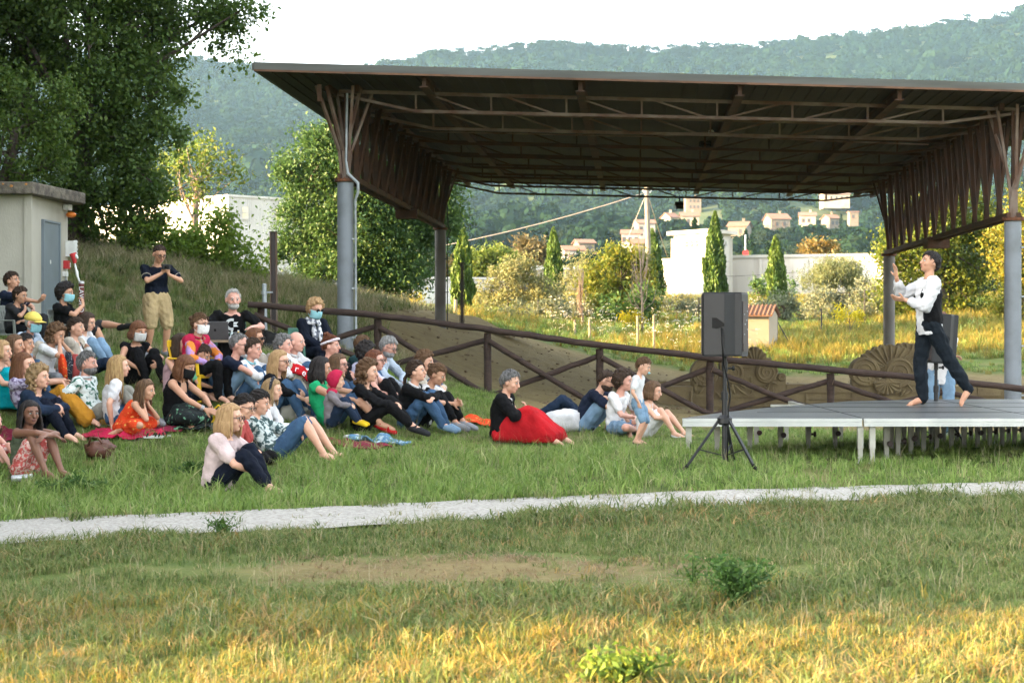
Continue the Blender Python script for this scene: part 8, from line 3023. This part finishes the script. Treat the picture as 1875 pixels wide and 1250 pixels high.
# ------------------------------------------------------------------ single weeds
def weed(px, py, wpx, hpx, label, leaf='weed', n=16, lsize=.06, name='weed_plant', aspect=.4, leaves=26, spread=1.0):
    p = ray_ground(px, py)
    s = FOC / p.y
    w, hh = wpx / s, hpx / s
    t = empty(name, p, label, 'weed')
    mb = MB()
    pts = []
    for k in range(n):
        a = random.uniform(0, 6.28)
        r_ = random.uniform(.1, 1) * w / 2
        e = p + Vector((math.cos(a) * r_, math.sin(a) * r_ * .7, hh * random.uniform(.5, 1.05) * (1 - .25 * r_ / (w / 2))))
        m_ = p.lerp(e, .5) + Vector((-math.cos(a) * r_ * .15, 0, hh * .08))
        mb.tube([p + Vector((random.uniform(-.03, .03), random.uniform(-.03, .03), -.03)), m_, e], [.006, .005, .002], 5)
        for q in range(leaves):
            f = random.uniform(.25, 1.02)
            c = p.lerp(m_, f * 2) if f < .5 else m_.lerp(e, f * 2 - 1)
            pts.append(c + Vector((random.gauss(0, .03), random.gauss(0, .03), random.gauss(0, .025))) * spread)
    mb.build('stems', M['bark_pale'] if leaf == 'g_gold' else L['weed'], t)
    quads_mesh('foliage', leaf_quads(np.array([tuple(q) for q in pts]), lsize, aspect, up=.6), L[leaf], parent=t)


weed(1350, 1108, 190, 110, 'dark green leafy weed clump on the lawn right of centre', n=34, lsize=.045, leaves=34)
weed(1140, 1262, 210, 76, 'yellow-green weed in the sunlit grass at the bottom edge', leaf='light', n=26, lsize=.05, leaves=34)
weed(408, 985, 90, 48, 'slender weed growing at the path edge', n=14, lsize=.035, leaves=22)
weed(355, 872, 90, 26, 'dark green leafy plant behind the woman in pale blouse', n=18, lsize=.07, leaves=20)
weed(140, 905, 190, 36, 'broad-leaved grass clump in front of the dark-haired girl', n=22, lsize=.12, aspect=.18, leaves=16, leaf='weed')
weed(1270, 1085, 60, 90, 'thin stalky weed left of the dark weed clump', n=8, lsize=.035, leaves=18)
# ------------------------------------------------------------------ chairs, table, bags and blankets
def plastic_chair(root, yaw, m, label, back_h=.82, group='plastic chairs'):
    t = empty('plastic_chair', root, label, 'chair', group)
    t.rotation_euler = (0, 0, yaw)
    off = Vector(root)

    def part(name, mb, smooth=False):
        me = bpy.data.meshes.new(name)
        me.from_pydata(mb.v, [], mb.f)
        me.materials.append(M[m])
        me.polygons.foreach_set('use_smooth', [smooth] * len(mb.f))
        o = new_obj(name, me, t)
        bv = o.modifiers.new('bevel', 'BEVEL'); bv.width = .008; bv.segments = 2; bv.limit_method = 'ANGLE'
        return o
    zs = .355
    b = MB(); b.box((.0, 0, zs), (.44, .46, .025)); b.box((.21, 0, zs - .02), (.03, .44, .04)); part('seat', b)
    b = MB()
    n = 7
    for i in range(n):
        y = -.19 + .38 * i / (n - 1)
        b.beam((-.20, y, zs), (-.30, y * 1.05, back_h - .04 * abs(i - 3) / 3), .045, .012)
    b.beam((-.295, -.22, back_h - .05), (-.295, .22, back_h - .05), .02, .09)
    b.beam((-.205, -.22, zs + .05), (-.205, .22, zs + .05), .02, .06)
    part('backrest', b)
    for sx_ in (-1, 1):
        for sy in (-1, 1):
            b = MB(); b.beam((sx_ * .19, sy * .20, zs), (sx_ * (.23 if sx_ > 0 else .27), sy * .25, 0), .05, .035); part('leg', b)
    for sy in (-1, 1):
        b = MB(); b.beam((-.26, sy * .24, zs + .22), (.20, sy * .26, zs + .22), .055, .022); b.beam((.19, sy * .255, zs + .22), (.20, sy * .24, zs), .045, .025); part('armrest', b)
    return t


CH = {'man in navy polo with pink': ('grey_chair', 'grey plastic armchair under the man in the pink-trimmed polo'), 'curly man in black': ('grey_chair', 'grey plastic armchair under the curly man in black'),
      'woman in raspberry': ('yellow', 'yellow plastic chair under the woman in raspberry jacket'), 'grey-bearded sound man': ('green_chair', 'green plastic chair under the sound man'),
      'blonde older woman': ('green_chair', 'green plastic chair under the blonde woman with the scarf'), 'dark-haired boy covering': ('grey_chair', 'grey plastic chair under the boy covering his face')}
for lab, root, yaw, sp in PEOPLE:
    for k, (m, cl) in CH.items():
        if lab.startswith(k):
            plastic_chair(root, yaw, m, cl)


def root_of(k):
    return [(r, y) for l, r, y, s in PEOPLE if l.startswith(k)][0]


# sound table with laptop, mixer and bottles
rs, ys = root_of('grey-bearded sound man')
tz = rs.z + .56
Yt_ = rs.y - .62
t = empty('trestle_table', (XX(410, Yt_), Yt_, rs.z), 'small brown wooden table carrying the laptop and mixer', 'table')
tx = XX(413, Yt_)
b = MB(); b.box((tx, Yt_, tz - .015), (.86, .52, .03)); b.build('tabletop', M['pallet'], t)
b = MB(); b.box((tx, Yt_, tz - .30), (.78, .46, .025)); b.build('shelf', M['pallet'], t)
for i in (-1, 1):
    for j in (-1, 1):
        b = MB(); lx, ly = tx + i * .38, Yt_ + j * .21; gz_ = g1(lx, ly); b.beam((lx, ly, gz_ - .02), (lx, ly, tz - .03), .045); b.build('leg', M['pallet'], t)
c = Vector((XX(394, Yt_ - .05), Yt_ - .02, tz))
t = empty('laptop', c, 'open dark laptop on the table with its lid turned to the camera', 'laptop')
b = MB(); b.box(c + Vector((0, .12, .012)), (.36, .24, .02)); b.build('base', M['screen_black'], t)
b = MB(); ro = Matrix.Rotation(R(14), 3, 'X'); b.box(c + Vector((0, -.03, .135)), (.36, .012, .245), ro); ld = b.build('lid', M['screen_black'], t)
b = MB(); b.box(c + Vector((0, -.018, .135)), (.33, .004, .21), ro); b.build('screen', M['window_dark'], ld)
b = MB(); b.box(c + Vector((0, -.0372, .137)), (.03, .003, .035), ro); b.build('lid_badge', M['black_cable'], ld)
c = Vector((XX(440, Yt_), Yt_ - .06, tz))
t = empty('mixing_desk', c, 'small silver mixing desk on the table beside the laptop', 'mixer')
b = MB(); b.box(c + Vector((0, 0, .03)), (.26, .24, .05), Matrix.Rotation(R(8), 3, 'X')); b.build('case', M['silver'], t)
b = MB()
for i in range(6):
    for j in range(3):
        b.lathe(c + Vector((-.1 + .04 * i, -.06 + .06 * j, .055 + .008 * j)), [(.009, 0), (.008, .016)], 8)
b.build('knob', M['black_metal'], t)
for px, m, lab in ((424, 'glass_bottle', 'clear plastic bottle on the table by the laptop'), (436, 'yellow', 'small yellow-labelled bottle behind the mixing desk')):
    c = Vector((XX(px, Yt_ + .1), Yt_ + .12, tz))
    t = empty('drink_bottle', c, lab, 'bottle')
    b = MB(); b.lathe(c, [(.024, 0), (.026, .01), (.026, .07), (.012, .10), (.011, .12)], 14); b.build('bottle_body', M[m], t, smooth=True, sharp=50)
    b = MB(); b.lathe(c + Vector((0, 0, .12)), [(.014, 0), (.014, .016)], 12); b.build('cap', M['white_plastic'], t)


def lump(name, px, py, s, size, mats, label, cat, rough=.18, squash=.0, rot=0.0, lift=0.0, parts=None):
    """soft bag or bundle: a rounded, creased lump resting on the ground at the pixel"""
    p = ray_ground(px, py) if s is None else P(px, py, s)
    t = empty(name, p, label, cat)
    mb = MB(); mb.ball((0, 0, 0), (size[0] / 2, size[1] / 2, size[2] / 2), nu=28, nv=18)
    vs = []
    o = random.uniform(0, 99)
    for v in mb.v:
        v = Vector(v)
        q = v.copy()
        u = Vector((v.x / size[0], v.y / size[1], v.z / size[2])) * 2
        k = 1 + rough * mnoise.noise(u * 1.6 + Vector((o, 0, 0))) + rough * .5 * mnoise.noise(u * 4.2 + Vector((0, o, 0)))
        f = max(abs(u.x), abs(u.y), abs(u.z), .01)
        q = q * (k * (f ** -.30 if f > .01 else 1))
        q.z = max(q.z, -size[2] * .42) + size[2] * .42
        q = Matrix.Rotation(rot, 3, 'Z') @ q
        vs.append(tuple(q + p + Vector((0, 0, lift))))
    mb.v = vs
    mb.build('bag_body' if cat in ('bag', 'backpack') else 'bundle', mats, t, smooth=True)
    return t, p


def blanket(px, py, w, d, m, label, name='blanket', cat='blanket', yaw=0.0, amp=.05, s=None):
    p = ray_ground(px, py)
    n, k = 26, 20
    o = random.uniform(0, 50)
    xs, ys = np.meshgrid(np.linspace(-.5, .5, n), np.linspace(-.5, .5, k))
    X = xs * w + .08 * np.sin(ys * 7 + o)
    Y = ys * d + .06 * np.sin(xs * 9 + o)
    Xw = p.x + X * math.cos(yaw) - Y * math.sin(yaw)
    Yw = p.y + X * math.sin(yaw) + Y * math.cos(yaw)
    Zw = gz(Xw, Yw)
    for i in range(k):
        for j in range(n):
            v = Vector((X[i, j] * 5 + o, Y[i, j] * 7, 0))
            Zw[i, j] += .035 + amp * (max(0, mnoise.noise(v)) * 1.6 + .6 * abs(mnoise.noise(v * 2.3)))
    g = grid_mesh(name, Xw, Yw, Zw, [m])
    sm = g.modifiers.new('thick', 'SOLIDIFY'); sm.thickness = .012
    return tag(g, label, cat)


def strap(t, pts, r, m, name='strap'):
    b = MB(); b.tube(pts, r, 8); return b.build(name, m, t, smooth=True)


t, p = lump('leather_bag', 183, 838, None, (.34, .26, .22), [LEATHER], 'slouchy brown leather bag on the grass beside the mustard trousers', 'bag', .3)
strap(t, [p + Vector((-.12, -.08, .14)), p + Vector((-.08, -.10, .25)), p + Vector((.0, -.09, .24)), p + Vector((.05, -.09, .17))], .012, LEATHER)
t, p = lump('black_backpack', 494, 655, 106, (.36, .28, .50), [M['black_cable']], 'black backpack leaning at the first post of the log fence', 'backpack', .2)
strap(t, [p + Vector((-.08, -.14, .42)), p + Vector((-.1, -.2, .3)), p + Vector((-.08, -.16, .12))], .02, M['black_cable'])
b = MB(); b.box(p + Vector((0, -.14, .16)), (.22, .06, .18)); o_ = b.build('front_pocket', M['black_metal'], t); bv = o_.modifiers.new('bevel', 'BEVEL'); bv.width = .02; bv.segments = 3
t, p = lump('canvas_bag', 540, 772, None, (.40, .26, .24), [CLO['stonegrey']], 'beige canvas bag on the grass behind the girl in the white tee', 'bag', .25)
strap(t, [p + Vector((-.14, 0, .17)), p + Vector((0, -.04, .25)), p + Vector((.12, 0, .18))], .012, CLO['stonegrey'])
t, p = lump('yellow_bag', 392, 776, None, (.44, .26, .18), [CLO['yellow']], 'bright yellow cloth bag on the floral blanket', 'bag', .25)
strap(t, [p + Vector((-.05, 0, .14)), p + Vector((.06, -.03, .24)), p + Vector((.16, 0, .15))], .01, CLO['yellow'])
t, p = lump('maroon_bag', 1126, 792, None, (.30, .2, .12), [CLO['maroon']], 'dark red pouch on the grass between the man in navy polo and the boy', 'bag', .2)
strap(t, [p + Vector((-.12, 0, .05)), p + Vector((0, -.12, .03)), p + Vector((.13, 0, .05))], .007, CLO['maroon'])
# red bag with white letters on the bald man's lap
rb, yb_ = root_of('bald man')
p = Vector((XX(536, rb.y - .35), rb.y - .35, ZZ(698, rb.y - .35)))
t = empty('red_bag', p, 'red cloth bag with white letters on the lap of the bald man', 'bag')
mb = MB()
n_, k_ = 18, 9
vs, fs = [], []
for j in range(k_):
    for i in range(n_):
        a = R(150 - 120 * i / (n_ - 1))
        r_ = .24
        vs.append(p + Vector((math.cos(a) * r_ * 1.05, -.10 + .02 * math.sin(i * 1.1) + .22 * (j / (k_ - 1)) - .02, math.sin(a) * r_ - .12 + .12 * min(1, j / 3) + .008 * math.sin(i * 2 + j))))
for j in range(k_ - 1):
    for i in range(n_ - 1):
        q = j * n_ + i
        fs.append((q, q + 1, q + n_ + 1, q + n_))
mb.add(vs, fs)
o_ = mb.build('bag_body', CLO['red'], t, smooth=True); sm = o_.modifiers.new('thick', 'SOLIDIFY'); sm.thickness = .02
for i, ch in enumerate('core'):
    a = R(128 - 27 * i)
    ctr = p + Vector((math.cos(a) * .24 * 1.05, -.125, math.sin(a) * .235 - .055))
    text_on(ch, .13, t, M['white_flat'], ctr, (math.sin(a), 0, -math.cos(a)), (math.cos(a) * .6, .5, math.sin(a)), name='letter')

# folded colourful scarf on the lap of the curly woman in white
rc, yc_ = root_of('curly brown-haired woman in white')
p = Vector((XX(124, rc.y - .25), rc.y - .25, ZZ(690, rc.y - .25)))
t = empty('patchwork_shawl', p, 'orange, red and polka-dot shawl bundled before the curly woman in white', 'shawl')
for k, (m, dx, rot) in enumerate((('coral', .10, 22), ('polka', .0, 4), ('mustard', -.10, -16))):
    mb = MB()
    for q in range(3):
        a = p + Vector((dx * .6 + .03 * q, -.04 * q, -.03))
        e = p + Vector((dx + .03 * q - .02, -.05 * q + .03, .34 - .03 * abs(k - 1)))
        mb.tube([a, a.lerp(e, .5) + Vector((.015, -.02, 0)), e], [.05, .055, .02], 8)
    mb.build('fold', CLO['orangefloral'] if m == 'mustard' else CLO[m], t, smooth=True)

blanket(275, 784, .70, .55, CLO['maroon'], 'maroon blanket under the girl in orange floral dress')
blanket(228, 798, .85, .45, CLO['crimson'], 'crumpled crimson shawl by the mustard trousers', 'shawl', 'shawl', .2, .06)
blanket(6, 800, .5, .5, CLO['maroon'], 'dark maroon blanket at the left edge behind the dark-haired girl')
blanket(375, 784, .8, .5, CLO['floraldark'], 'green floral blanket beside the woman with the black mask', yaw=-.2)
blanket(878, 776, .7, .6, CLO['orangefloral'], 'orange blanket left of the woman in the black shawl')
blanket(640, 818, .85, .45, CLO['maroon'], 'plum-coloured cloth under the bare feet of the reclining woman', amp=.04)
blanket(694, 812, .62, .34, CLO['blueprint'], 'folded navy checked cloth on the grass before the green blouse', amp=.07)
t, p = lump('white_cloth', 1036, 790, None, (.62, .40, .34), [CLO['white']], 'white skirt or cloth heaped on the grass right of the red skirt', 'cloth', .16, rot=-.35)
t, p = lump('white_cloth', 645, 806, None, (.2, .14, .08), [CLO['white']], 'small crumpled white cloth beside the navy checked one', 'cloth', .3)


def sandal_pair(px, py, m, label, yaw):
    p = ray_ground(px, py)
    t = empty('sandals', p, label, 'sandals')
    for k in (-1, 1):
        c = p + Matrix.Rotation(yaw, 3, 'Z') @ Vector((.05 * k, .09 * k, .035))
        ro = Matrix.Rotation(yaw + .2 * k, 3, 'Z')
        b = MB()
        out = [(math.cos(a) * (.125), math.sin(a) * (.043 if math.cos(a) > 0 else .034)) for a in np.linspace(0, 2 * math.pi, 18)[:-1]]
        b.prism(out, 0, .022)
        b.v = [tuple(c + ro @ Vector(v)) for v in b.v]
        so = b.build('sole', SOLE, t)
        b = MB()
        for x in (.06, .02, -.08):
            b.tube([c + ro @ Vector((x, -.042, .02)), c + ro @ Vector((x + .01, 0, .055)), c + ro @ Vector((x, .042, .02))], .009, 6)
        b.build('strap', m, so)


sandal_pair(288, 806, M['black_cable'], 'pair of dark sandals left on the grass beside the crimson shawl', .3)
sandal_pair(244, 768, LEATHER, 'pair of pale sandals behind the girl in orange floral dress', .4)
# water bottle and pouch by the left edge
p = ray_ground(42, 884)
t = empty('thermos', p, 'white-topped bottle lying on the grass in front of the dark-haired girl', 'bottle')
b = MB(); ax = Matrix.Rotation(R(86), 3, 'Y'); b.lathe(p + Vector((-.12, 0, .05)), [(.035, 0), (.038, .01), (.038, .17), (.03, .19)], 14, axis=ax); b.build('bottle_body', M['silver'], t, smooth=True, sharp=50)
b = MB(); b.lathe(p + Vector((.07, 0, .062)), [(.034, 0), (.04, .01), (.04, .03), (.03, .035)], 14, axis=ax); b.build('cap', M['white_plastic'], t)
